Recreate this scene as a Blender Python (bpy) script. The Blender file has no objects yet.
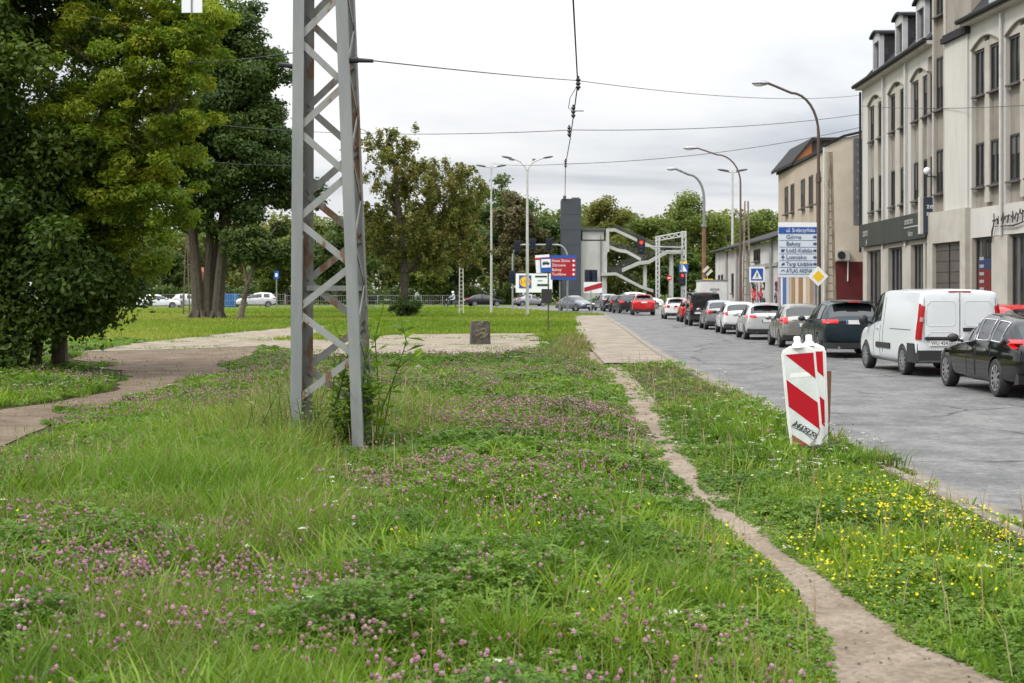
import bpy, bmesh, math, random
import numpy as np
from mathutils import Vector, Matrix
from mathutils.bvhtree import BVHTree
from mathutils.geometry import tessellate_polygon
random.seed(7)
RNG = np.random.default_rng(11)
R = math.radians
PI = math.pi
scene = bpy.context.scene
COL = scene.collection
FPX, CAMH, HY, CX = 1422.0, 1.8, 295.0, 512.0

# ------------------------------------------------------------------ layout helpers
KN = np.arange(-40, 401, 5.0)
def _ss(t):
    t = np.clip(t, 0, 1); return t*t*(3-2*t)
KZ = 0.45*_ss((KN-60)/125.0)
def zt(y):
    return float(np.interp(y, KN, KZ))
def ztv(y):
    return np.interp(y, KN, KZ)
def G(px, py):
    Y = FPX*CAMH/(py-HY)
    return ((px-CX)*Y/FPX, Y)
def W(px, py, d):
    return ((px-CX)*d/FPX, d, CAMH+(HY-py)*d/FPX)
KX_Y = [-20, 10, 36, 50, 73, 111, 150, 210]
KX_X = [3.6, 3.82, 4.2, 4.75, 5.86, 7.2, 8.8, 11.5]
def kx(y):
    return float(np.interp(y, _KXD, _KXV))
_KXD = np.arange(-20, 211, 1.0)
_v = np.interp(_KXD, KX_Y, KX_X)
for _ in range(40):
    _v[1:-1] = (_v[:-2]+2*_v[1:-1]+_v[2:])/4
_KXV = _v
def kxv(y):
    return np.interp(y, _KXD, _KXV)
ROADW = 7.35
def heading(y):
    return -math.atan2(kx(y+2)-kx(y-2), 4)

# ------------------------------------------------------------------ mesh builder
class MB:
    def __init__(s):
        s.v = []; s.f = []; s.m = []
    def add(s, verts, faces, mi=0, M=None):
        o = len(s.v)
        for p in verts:
            p = Vector(p)
            if M is not None: p = M @ p
            s.v.append(tuple(p))
        for f in faces:
            s.f.append(tuple(i+o for i in f)); s.m.append(mi)
        return s
    def box(s, c, d, M=None, mi=0, rz=0):
        x, y, z = d[0]/2, d[1]/2, d[2]/2
        vs = [(-x,-y,-z),(x,-y,-z),(x,y,-z),(-x,y,-z),(-x,-y,z),(x,-y,z),(x,y,z),(-x,y,z)]
        T = Matrix.Translation(c) @ Matrix.Rotation(rz, 4, 'Z')
        if M is not None: T = M @ T
        return s.add(vs, [(0,3,2,1),(4,5,6,7),(0,1,5,4),(1,2,6,5),(2,3,7,6),(3,0,4,7)], mi, T)
    def bb(s, x0, x1, y0, y1, z0, z1, mi=0, M=None):
        return s.box(((x0+x1)/2,(y0+y1)/2,(z0+z1)/2), (abs(x1-x0),abs(y1-y0),abs(z1-z0)), M, mi)
    def tube(s, pts, rad, n=8, mi=0, M=None, cap=True):
        pts = [Vector(p) for p in pts]
        if not hasattr(rad, '__len__'): rad = [rad]*len(pts)
        rings = []; verts = []; faces = []
        up = Vector((0.13, 0.29, 0.95))
        for i, p in enumerate(pts):
            if i == 0: t = pts[1]-p
            elif i == len(pts)-1: t = p-pts[i-1]
            else: t = (pts[i+1]-p).normalized()+(p-pts[i-1]).normalized()
            t = t.normalized() if t.length > 1e-9 else Vector((0,0,1))
            ref = up if abs(t.dot(up)) < 0.95 else Vector((1,0,0))
            a = t.cross(ref).normalized(); b = t.cross(a)
            for k in range(n):
                an = 2*PI*k/n
                verts.append(p+(a*math.cos(an)+b*math.sin(an))*rad[i])
        for i in range(len(pts)-1):
            for k in range(n):
                k2 = (k+1) % n
                faces.append((i*n+k, i*n+k2, (i+1)*n+k2, (i+1)*n+k))
        if cap:
            faces.append(tuple(range(n-1, -1, -1)))
            L = (len(pts)-1)*n
            faces.append(tuple(range(L, L+n)))
        return s.add(verts, faces, mi, M)
    def bar(s, a, b, w, t, nrm=(0,-1,0), mi=0, M=None):
        a = Vector(a); b = Vector(b); d = (b-a).normalized(); n = Vector(nrm)
        sd = d.cross(n).normalized(); n = sd.cross(d).normalized()
        vs = []
        for p in (a, b):
            for (i, j) in ((-1,-1),(1,-1),(1,1),(-1,1)):
                vs.append(p+sd*(w/2*i)+n*(t/2*j))
        return s.add(vs, [(0,1,2,3),(7,6,5,4),(0,4,5,1),(1,5,6,2),(2,6,7,3),(3,7,4,0)], mi, M)
    def prism(s, poly, vec, mi=0, M=None):
        poly = [Vector(p) for p in poly]; vec = Vector(vec); n = len(poly)
        vs = poly+[p+vec for p in poly]
        fs = [tuple(range(n-1,-1,-1)), tuple(range(n, 2*n))]
        for i in range(n):
            j = (i+1) % n
            fs.append((i, j, n+j, n+i))
        return s.add(vs, fs, mi, M)
    def lathe(s, prof, n=24, axis='X', mi=0, M=None):
        # prof: list of (r, h) ; axis = axis of revolution
        vs = []; fs = []
        for (r, h) in prof:
            for k in range(n):
                a = 2*PI*k/n
                if axis == 'X': vs.append((h, r*math.cos(a), r*math.sin(a)))
                else: vs.append((r*math.cos(a), r*math.sin(a), h))
        for i in range(len(prof)-1):
            for k in range(n):
                k2 = (k+1) % n
                fs.append((i*n+k, i*n+k2, (i+1)*n+k2, (i+1)*n+k))
        return s.add(vs, fs, mi, M)
    def ball(s, c, r, n=8, mi=0, M=None):
        if not hasattr(r, '__len__'): r = (r, r, r)
        vs = [(c[0], c[1], c[2]-r[2])]; fs = []
        m = max(3, n//2)
        for i in range(1, m):
            t = PI*i/m
            for k in range(n):
                a = 2*PI*k/n
                vs.append((c[0]+r[0]*math.sin(t)*math.cos(a), c[1]+r[1]*math.sin(t)*math.sin(a), c[2]-r[2]*math.cos(t)))
        vs.append((c[0], c[1], c[2]+r[2]))
        for k in range(n):
            fs.append((0, 1+(k+1) % n, 1+k))
            b = 1+(m-2)*n
            fs.append((b+k, b+(k+1) % n, len(vs)-1))
        for i in range(m-2):
            for k in range(n):
                k2 = (k+1) % n
                fs.append((1+i*n+k, 1+i*n+k2, 1+(i+1)*n+k2, 1+(i+1)*n+k))
        return s.add(vs, fs, mi, M)
    def build(s, name, mats, parent=None, world=False, smooth=False, loc=None, bevel=0):
        me = bpy.data.meshes.new(name)
        off = Vector((0,0,0))
        if loc is not None: off = Vector(loc)
        elif world and parent is not None: off = root_loc(parent)
        me.from_pydata([tuple(Vector(p)-off) for p in s.v], [], s.f)
        if not isinstance(mats, (list, tuple)): mats = [mats]
        for m in mats: me.materials.append(m)
        me.polygons.foreach_set('material_index', s.m)
        bm = bmesh.new(); bm.from_mesh(me)
        bmesh.ops.recalc_face_normals(bm, faces=bm.faces)
        if bevel:
            es = [e for e in bm.edges if len(e.link_faces) == 2 and e.calc_face_angle(0) > 0.6]
            bmesh.ops.bevel(bm, geom=es, offset=bevel, segments=2, affect='EDGES', clamp_overlap=True)
        bm.to_mesh(me); bm.free()
        if smooth or bevel:
            me.polygons.foreach_set('use_smooth', [True]*len(me.polygons))
            me.set_sharp_from_angle(angle=R(38))
        o = bpy.data.objects.new(name, me); COL.objects.link(o)
        if loc is not None: o.location = off
        if parent is not None: o.parent = parent
        return o

def root_loc(o):
    t = Vector((0,0,0))
    while o is not None:
        t += o.location; o = o.parent
    return t
def tag(o, label=None, cat=None, group=None, kind=None):
    if label: o['label'] = label
    if cat: o['category'] = cat
    if group: o['group'] = group
    if kind: o['kind'] = kind
    return o
def thing(name, label, cat, loc=(0,0,0), rz=0, group=None):
    o = bpy.data.objects.new(name, None); COL.objects.link(o)
    o.location = loc; o.rotation_euler = (0,0,rz); o.empty_display_size = 0.2
    return tag(o, label, cat, group)

def raw_mesh(name, V, F4=None, F3=None, mats=(), attrs=None, smooth=False, parent=None, loc=None):
    """big mesh from numpy arrays: V (n,3), F4 (m,4), F3 (k,3)"""
    me = bpy.data.meshes.new(name)
    V = np.asarray(V, dtype=np.float32)
    if loc is not None: V = V-np.asarray(loc, dtype=np.float32)
    idx = []; tot = []
    if F4 is not None and len(F4):
        idx.append(np.asarray(F4, dtype=np.int32).ravel()); tot.append(np.full(len(F4), 4, dtype=np.int32))
    if F3 is not None and len(F3):
        idx.append(np.asarray(F3, dtype=np.int32).ravel()); tot.append(np.full(len(F3), 3, dtype=np.int32))
    idx = np.concatenate(idx); tot = np.concatenate(tot)
    start = np.concatenate([[0], np.cumsum(tot)[:-1]]).astype(np.int32)
    me.vertices.add(len(V)); me.vertices.foreach_set('co', V.ravel())
    me.loops.add(len(idx)); me.loops.foreach_set('vertex_index', idx)
    me.polygons.add(len(tot)); me.polygons.foreach_set('loop_start', start)
    try: me.polygons.foreach_set('loop_total', tot)
    except Exception: pass
    me.polygons.foreach_set('use_smooth', np.full(len(tot), bool(smooth)))
    for k, a in (attrs or {}).items():
        at = me.attributes.new(k, 'FLOAT', 'POINT'); at.data.foreach_set('value', np.asarray(a, dtype=np.float32))
    me.update(calc_edges=True); me.validate()
    for m in mats: me.materials.append(m)
    o = bpy.data.objects.new(name, me); COL.objects.link(o)
    if loc is not None and parent is None: o.location = loc
    if parent is not None: o.parent = parent
    return o

# ------------------------------------------------------------------ materials
def _nodes(name):
    m = bpy.data.materials.new(name); m.use_nodes = True
    nt = m.node_tree
    return m, nt, nt.nodes, nt.links, nt.nodes['Principled BSDF']
def sset(n, k, v):
    if k in n.inputs: n.inputs[k].default_value = v
def mat(name, c, rough=0.6, metal=0.0, spec=0.5, emit=None, coat=0, c2=None, scale=6, detail=6, lo=0.4, hi=0.65, bump=0, bscale=None, stretch=None, rough2=None, coords='Object'):
    m, nt, N, L, b = _nodes(name)
    b.inputs['Base Color'].default_value = (*c, 1); b.inputs['Roughness'].default_value = rough
    b.inputs['Metallic'].default_value = metal; sset(b, 'Specular IOR Level', spec); sset(b, 'Coat Weight', coat); sset(b, 'Coat Roughness', 0.04)
    if emit:
        b.inputs['Emission Color'].default_value = (*emit[0], 1); b.inputs['Emission Strength'].default_value = emit[1]
    if c2 or bump:
        tc = N.new('ShaderNodeTexCoord'); mp = N.new('ShaderNodeMapping')
        L.new(tc.outputs[coords], mp.inputs[0])
        if stretch: mp.inputs['Scale'].default_value = stretch
        nz = N.new('ShaderNodeTexNoise'); nz.inputs['Scale'].default_value = scale; nz.inputs['Detail'].default_value = detail
        nz.inputs['Roughness'].default_value = 0.62
        L.new(mp.outputs[0], nz.inputs['Vector'])
        if c2:
            rp = N.new('ShaderNodeValToRGB'); rp.color_ramp.elements[0].position = lo; rp.color_ramp.elements[1].position = hi
            rp.color_ramp.elements[0].color = (*c, 1); rp.color_ramp.elements[1].color = (*c2, 1)
            L.new(nz.outputs['Fac'], rp.inputs[0]); L.new(rp.outputs[0], b.inputs['Base Color'])
        if bump:
            n2 = N.new('ShaderNodeTexNoise'); n2.inputs['Scale'].default_value = bscale or scale*4; n2.inputs['Detail'].default_value = 5
            L.new(mp.outputs[0], n2.inputs['Vector'])
            bp = N.new('ShaderNodeBump'); bp.inputs['Strength'].default_value = bump; bp.inputs['Distance'].default_value = 0.02
            L.new(n2.outputs['Fac'], bp.inputs['Height']); L.new(bp.outputs[0], b.inputs['Normal'])
    return m
def foliage(name, c0, c1, c2, trans=0.35, rough=0.55, spec=0.3, p1=0.5, worldvar=0.0, vscale=0.5):
    """colour by each leaf's own tint attribute (leaf-to-leaf colour variety)"""
    m, nt, N, L, b = _nodes(name)
    at = N.new('ShaderNodeAttribute'); at.attribute_name = 'tint'
    rp = N.new('ShaderNodeValToRGB'); cr = rp.color_ramp
    cr.elements[0].color = (*c0, 1); cr.elements[1].color = (*c2, 1)
    e = cr.elements.new(p1); e.color = (*c1, 1)
    L.new(at.outputs['Fac'], rp.inputs[0])
    L.new(rp.outputs[0], b.inputs['Base Color'])
    b.inputs['Roughness'].default_value = rough; sset(b, 'Specular IOR Level', spec)
    tr = N.new('ShaderNodeBsdfTranslucent'); mx = N.new('ShaderNodeMixShader'); mx.inputs[0].default_value = trans
    g = N.new('ShaderNodeMix'); g.data_type = 'RGBA'; g.blend_type = 'MULTIPLY'; g.inputs[0].default_value = 1
    L.new(rp.outputs[0], g.inputs[6]); g.inputs[7].default_value = (1.15, 1.25, 0.7, 1)
    L.new(g.outputs[2], tr.inputs['Color'])
    L.new(b.outputs[0], mx.inputs[1]); L.new(tr.outputs[0], mx.inputs[2])
    L.new(mx.outputs[0], N['Material Output'].inputs['Surface'])
    return m
MT = {}
MT['white'] = mat('white_paint', (0.78,0.78,0.76), 0.5, c2=(0.66,0.66,0.64), scale=2)
MT['black'] = mat('black_plastic', (0.018,0.018,0.02), 0.5)
MT['rubber'] = mat('rubber', (0.02,0.02,0.021), 0.85, c2=(0.04,0.038,0.035), scale=9)
MT['rim'] = mat('alloy', (0.42,0.43,0.44), 0.32, 0.85)
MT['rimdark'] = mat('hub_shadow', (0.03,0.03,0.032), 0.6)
MT['chrome'] = mat('chrome_trim', (0.75,0.76,0.78), 0.15, 1.0)
MT['carglass'] = mat('car_glass', (0.012,0.015,0.016), 0.04, 0, 0.7)
MT['winglass'] = mat('window_glass', (0.018,0.021,0.024), 0.06, 0, 0.6, c2=(0.05,0.052,0.05), scale=1.2)
MT['tail'] = mat('tail_lamp', (0.30,0.006,0.006), 0.3, 0, 0.3, coat=0.1, emit=((.8,0.01,0.01),0.03))
MT['tail_lit'] = mat('tail_lamp_lit', (0.40,0.006,0.006), 0.3, 0, 0.3, coat=0.1, emit=((1,0.02,0.015),0.28))
MT['head'] = mat('head_lamp', (0.75,0.77,0.8), 0.08, 0.3, 0.8)
MT['revlens'] = mat('reversing_lens', (.42,.22,.21), .2)
MT['lamphead'] = mat('lamp_head_grey', (.07,.072,.075), .5)
MT['plate'] = mat('number_plate', (0.68,0.68,0.66), 0.45)
MT['galv'] = mat('galvanised_steel', (0.36,0.375,0.39), 0.5, 0.55, c2=(0.27,0.28,0.29), scale=3)
MT['pole_grey'] = mat('pole_grey', (0.22,0.225,0.23), 0.6, 0.2, c2=(0.15,0.15,0.15), scale=2, stretch=(3,3,0.5))
MT['pole_light'] = mat('pole_light', (0.5,0.5,0.48), 0.6, 0.1, c2=(0.4,0.4,0.38), scale=1.5)
MT['rust'] = mat('rusty_steel', (0.16,0.07,0.035), 0.85, 0.1, c2=(0.085,0.05,0.035), scale=5, stretch=(2,2,0.4))
MT['concrete'] = mat('concrete', (0.42,0.41,0.38), 0.85, c2=(0.33,0.32,0.3), scale=2, bump=0.2)
MT['oldconc'] = mat('old_concrete', (0.34,0.31,0.26), 0.9, c2=(0.22,0.19,0.155), scale=3, bump=0.3)
MT['wire'] = mat('wire_dark', (0.035,0.035,0.04), 0.6, 0.3)
MT['blue'] = mat('sign_blue', (0.015,0.075,0.33), 0.4)
MT['red'] = mat('sign_red', (0.48,0.012,0.02), 0.45)
MT['signred_board'] = mat('board_red', (0.34,0.008,0.018), 0.45)
MT['yellow'] = mat('sign_yellow', (0.75,0.48,0.01), 0.45)
MT['signwhite'] = mat('sign_white', (0.72,0.74,0.75), 0.4)
MT['textblue'] = mat('lettering_blue', (0.03,0.06,0.16), 0.5)
MT['bark'] = mat('bark_dark', (0.085,0.068,0.05), 0.95, c2=(0.04,0.032,0.025), scale=6, stretch=(3,3,0.6), bump=0.8, bscale=14)
MT['bark2'] = mat('bark_grey', (0.15,0.125,0.095), 0.95, c2=(0.075,0.06,0.045), scale=6, stretch=(3,3,0.6), bump=0.8, bscale=14)

_TX = {}
def text_geo(body, size, align='LEFT'):
    cu = bpy.data.curves.new('txt', 'FONT'); cu.body = body; cu.size = size; cu.align_x = align; cu.align_y = 'CENTER'; cu.extrude = 0.003
    cu.resolution_u = 3
    o = bpy.data.objects.new('txt', cu); COL.objects.link(o)
    dg = bpy.context.evaluated_depsgraph_get()
    me = bpy.data.meshes.new_from_object(o.evaluated_get(dg))
    vs = [tuple(v.co) for v in me.vertices]; fs = [tuple(p.vertices) for p in me.polygons]
    bpy.data.objects.remove(o); bpy.data.curves.remove(cu); bpy.data.meshes.remove(me)
    return vs, fs
def front_text(mb, body, size, x, y, z, align='LEFT', M=None, mi=0, maxw=None):
    """text standing upright, read from -Y"""
    vs, fs = text_geo(body, size, align)
    if maxw and vs:
        w = max(v[0] for v in vs)-min(v[0] for v in vs)
        k = min(1, maxw/w)
    else: k = 1
    mb.add([(x+v[0]*k, y-v[2], z+v[1]) for v in vs], fs, mi, M)
# ------------------------------------------------------------------ vehicles
# station: y, z_bottom, z_belt, z_top, half width, half width at the roof edge, what the top strip to the next station is, what the side strip is
def car_stations(style, L, Wd, H):
    h = Wd/2; r = -L/2; f = L/2
    if style == 'hatch':
        return [(r+.03,.40,.60*H,.645*H,h*.90,h*.80,'p','p'), (r+.12,.30,.635*H,.685*H,h*.96,h*.84,'rw','p'),
                (r+.42,.21,.645*H,.955*H,h*.99,h*.72,'p','p'), (r+.80,.20,.64*H,.99*H,h,h*.735,'p','g'), (r+1.42,.20,.63*H,1.0*H,h,h*.74,'p','b'),
                (r+1.54,.20,.63*H,1.0*H,h,h*.74,'p','g'), (f-1.95,.20,.615*H,.955*H,h,h*.73,'ws','g'), (f-1.10,.20,.61*H,.655*H,h*.99,h*.80,'p','p'),
                (f-.50,.21,.54*H,.585*H,h*.97,h*.80,'p','p'), (f-.12,.25,.44*H,.50*H,h*.90,h*.70,'p','p'), (f-.01,.33,.38*H,.41*H,h*.80,h*.6,'p','p')]
    if style == 'suv':
        return [(r+.03,.46,.60*H,.645*H,h*.90,h*.80,'p','p'), (r+.13,.36,.635*H,.69*H,h*.97,h*.84,'rw','p'),
                (r+.50,.25,.645*H,.95*H,h,h*.72,'p','p'), (r+.68,.23,.645*H,.975*H,h,h*.73,'p','g'), (r+1.5,.22,.63*H,1.0*H,h,h*.75,'p','b'),
                (r+1.62,.22,.63*H,1.0*H,h,h*.75,'p','g'), (f-2.0,.22,.615*H,.95*H,h,h*.74,'ws','g'), (f-1.15,.22,.61*H,.66*H,h*.99,h*.82,'p','p'),
                (f-.55,.23,.57*H,.61*H,h*.98,h*.82,'p','p'), (f-.13,.27,.48*H,.55*H,h*.91,h*.72,'p','p'), (f-.01,.36,.40*H,.44*H,h*.82,h*.62,'p','p')]
    if style == 'estate':
        return [(r+.02,.38,.58*H,.62*H,h*.88,h*.78,'p','p'), (r+.14,.28,.625*H,.665*H,h*.95,h*.82,'rw','p'),
                (r+.75,.20,.645*H,.93*H,h*.985,h*.70,'p','p'), (r+.95,.19,.645*H,.955*H,h,h*.715,'p','g'), (r+1.52,.19,.64*H,.985*H,h,h*.725,'p','b'), (r+1.58,.19,.64*H,.99*H,h,h*.73,'p','g'),
                (r+2.34,.19,.63*H,1.0*H,h,h*.735,'p','b'), (r+2.42,.19,.63*H,1.0*H,h,h*.735,'p','g'), (f-2.28,.19,.62*H,.945*H,h,h*.72,'ws','g'), (f-1.42,.19,.615*H,.655*H,h*.99,h*.82,'p','p'),
                (f-.70,.20,.56*H,.60*H,h*.97,h*.80,'p','p'), (f-.15,.24,.46*H,.52*H,h*.90,h*.70,'p','p'), (f-.01,.33,.38*H,.42*H,h*.80,h*.6,'p','p')]
    if style == 'sedan':
        return [(r+.03,.40,.58*H,.63*H,h*.88,h*.76,'p','p'), (r+.12,.30,.62*H,.675*H,h*.95,h*.80,'p','p'), (r+.55,.22,.635*H,.70*H,h*.98,h*.80,'rw','p'),
                (r+1.20,.20,.64*H,.95*H,h,h*.71,'p','g'), (r+1.95,.20,.63*H,1.0*H,h,h*.73,'p','b'), (r+2.06,.20,.63*H,1.0*H,h,h*.73,'p','g'),
                (f-2.05,.20,.615*H,.95*H,h,h*.72,'ws','g'), (f-1.22,.20,.61*H,.655*H,h*.99,h*.80,'p','p'), (f-.60,.21,.55*H,.60*H,h*.97,h*.80,'p','p'),
                (f-.12,.25,.45*H,.51*H,h*.90,h*.70,'p','p'), (f-.01,.33,.38*H,.42*H,h*.80,h*.6,'p','p')]
    if style == 'van':
        return [(r+.01,.42,.60*H,.955*H,h*.93,h*.80,'p','p'), (r+.06,.34,.60*H,.985*H,h*.985,h*.84,'p','p'), (r+.5,.26,.60*H,1.0*H,h,h*.86,'p','p'), (r+1.7,.24,.60*H,1.0*H,h,h*.86,'p','p'), (r+2.6,.24,.60*H,1.0*H,h,h*.86,'p','p'),
                (r+2.72,.24,.60*H,1.0*H,h,h*.86,'p','g'), (f-1.72,.24,.575*H,.955*H,h,h*.82,'ws','g'), (f-.86,.24,.53*H,.60*H,h*.98,h*.80,'p','p'),
                (f-.40,.25,.47*H,.53*H,h*.95,h*.78,'p','p'), (f-.10,.30,.40*H,.45*H,h*.88,h*.70,'p','p'), (f-.01,.36,.34*H,.38*H,h*.8,h*.62,'p','p')]

def wheel_pair(parent, x, y, rad, width, spokes, tyre_m, rim_m):
    for sx in (-1, 1):
        mb = MB()
        w = width/2
        M = Matrix.Translation((sx*x, y, rad)) @ Matrix.Scale(sx, 4, (1,0,0))
        mb.lathe([(rad*.66,-w*.9),(rad*.93,-w),(rad,-w*.7),(rad,w*.7),(rad*.93,w),(rad*.70,w*.96),(rad*.66,w*.8)], 28, 'X', 0, M)
        t = mb.build('wheel', tyre_m, parent, smooth=True)
        rb = MB()
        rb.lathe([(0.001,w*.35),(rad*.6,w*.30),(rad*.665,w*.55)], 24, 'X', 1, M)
        rb.lathe([(rad*.66,w*.80),(rad*.70,w*.92),(rad*.60,w*.86)], 28, 'X', 0, M)
        rb.lathe([(0.001,w*.82),(rad*.13,w*.80),(rad*.15,w*.6)], 12, 'X', 0, M)
        for k in range(spokes):
            a = 2*PI*k/spokes+.2
            p0 = Vector((w*.70, math.cos(a)*rad*.08, math.sin(a)*rad*.08)); p1 = Vector((w*.80, math.cos(a)*rad*.64, math.sin(a)*rad*.64))
            rb.bar(p0, p1, rad*(.13 if spokes > 7 else .19), .03, (1,0,0), 0, M)
        rb.build('rim', [rim_m, MT['rimdark']], t, smooth=True)

def split_mesh(me, name, keep, mats, parent):
    bm = bmesh.new(); bm.from_mesh(me)
    dead = [f for f in bm.faces if f.material_index not in keep]
    bmesh.ops.delete(bm, geom=dead, context='FACES')
    if not bm.faces:
        bm.free(); return None
    for f in bm.faces: f.material_index = keep.index(f.material_index)
    m2 = bpy.data.meshes.new(name); bm.to_mesh(m2); bm.free()
    m2.materials.clear()
    for m in mats: m2.materials.append(m)
    m2.polygons.foreach_set('use_smooth', [True]*len(m2.polygons))
    m2.set_sharp_from_angle(angle=R(42))
    o = bpy.data.objects.new(name, m2); COL.objects.link(o); o.parent = parent
    return o

_CACHE = {}
def car_shell(style, L, Wd, H, wb, fo, rad, clad):
    key = (style, L, Wd, H, wb, fo, rad, clad)
    if key in _CACHE: return _CACHE[key]
    st = car_stations(style, L, Wd, H)
    # classes: 0 paint 1 black trim 2 windshield 3 rear window 4.. side panes (left, right per interval) 20.. doors
    verts = []; faces = []; mi = []
    NS = 8
    def sec(s):
        y, zb, zl, ztp, hw, wr = s[:6]
        lo = zb+(.26 if clad else .10)
        zm = lo+(zl-lo)*.52
        half = [(0,zb),(hw*.84,zb),(hw*.975,lo),(hw,zm),(hw*.955,zl),(wr,ztp-.045),(wr*.62,ztp-.004),(0,ztp+.012)]
        ring = half+[(-x, z) for (x, z) in half[-2:0:-1]]
        return [(x, y, z) for (x, z) in ring]
    NR = 14
    for s in st: verts += sec(s)
    panes = {}; doors = {}
    pane_id = 4; door_id = 20
    for i in range(len(st)-1):
        tf, sf = st[i][6], st[i][7]
        for k in range(NR):
            k2 = (k+1) % NR
            c = 0
            lo = min(k, NR-1-k)      # strip number from the bottom: 0..6
            if lo <= 1: c = 1
            if lo == 4:
                if sf == 'g':
                    sd = 0 if k < 7 else 1
                    c = panes.setdefault((i, sd), 4+len(panes))
                elif sf == 'b': c = 1
            if lo in (5, 6):
                if tf == 'rw': c = 3
                elif tf == 'ws': c = 2
            if lo in (2, 3) and sf in ('g', 'b') and style != 'van':
                sd = 0 if k < 7 else 1
                # two doors a side: behind and ahead of the middle pillar
                bs = [j for j in range(len(st)) if st[j][7] == 'b']
                fr = 1 if i >= bs[-1] else 0
                if tf != 'ws' and not (style == 'estate' and i < bs[0]): c = doors.setdefault((fr, sd), 20+2*fr+sd)
            if lo in (2, 3) and style == 'van' and sf == 'g' and tf != 'ws':
                sd = 0 if k < 7 else 1
                c = doors.setdefault((1, sd), 22+sd)
            faces.append((i*NR+k, i*NR+k2, (i+1)*NR+k2, (i+1)*NR+k)); mi.append(c)
    faces.append(tuple(range(NR-1,-1,-1))); mi.append(0)
    o = (len(st)-1)*NR
    faces.append(tuple(range(o, o+NR))); mi.append(0)
    me = bpy.data.meshes.new('shell'); me.from_pydata(verts, [], faces)
    me.polygons.foreach_set('material_index', mi)
    for k in range(32): me.materials.append(None)
    bm = bmesh.new(); bm.from_mesh(me); bmesh.ops.recalc_face_normals(bm, faces=bm.faces)
    cl = bm.edges.layers.float.get('crease_edge') or bm.edges.layers.float.new('crease_edge')
    for e in bm.edges:
        ms = {f.material_index for f in e.link_faces}
        caps = any(len(f.verts) > 4 for f in e.link_faces)
        e[cl] = 0.55 if caps else (0.35 if len(ms) > 1 and (1 in ms) else (0.5 if style == 'van' and abs(e.calc_face_angle(0)) > .5 else 0.12))
    bm.to_mesh(me); bm.free()
    ob = bpy.data.objects.new('shell', me); COL.objects.link(ob)
    sm = ob.modifiers.new('s', 'SUBSURF'); sm.levels = 2; sm.render_levels = 2
    cb = MB()
    yf = L/2-fo; yr = yf-wb
    for yy in (yf, yr):
        for sx in (-1, 1):
            M = Matrix.Translation((sx*Wd/2, yy, rad))
            prof = [(.0001,-.28),(rad*1.13,-.28),(rad*1.13,.2),(.0001,.2)]
            cb.lathe(prof, 28, 'X', 0, M)
    cut = cb.build('cutter', MT['black'])
    bm = bmesh.new(); bm.from_mesh(cut.data); bmesh.ops.remove_doubles(bm, verts=bm.verts, dist=.002)
    bmesh.ops.dissolve_degenerate(bm, edges=bm.edges, dist=.001); bmesh.ops.recalc_face_normals(bm, faces=bm.faces)
    for f in bm.faces: f.material_index = 1
    bm.to_mesh(cut.data); bm.free()
    cut.data.materials.clear()
    for k in range(32): cut.data.materials.append(None)
    bo = ob.modifiers.new('b', 'BOOLEAN'); bo.object = cut; bo.operation = 'DIFFERENCE'; bo.solver = 'EXACT'
    dg = bpy.context.evaluated_depsgraph_get()
    out = bpy.data.meshes.new_from_object(ob.evaluated_get(dg))
    bpy.data.objects.remove(ob); bpy.data.objects.remove(cut)
    bvh = BVHTree.FromPolygons([v.co.copy() for v in out.vertices], [tuple(p.vertices) for p in out.polygons])
    _CACHE[key] = (out, bvh, panes, doors, st)
    return _CACHE[key]

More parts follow.
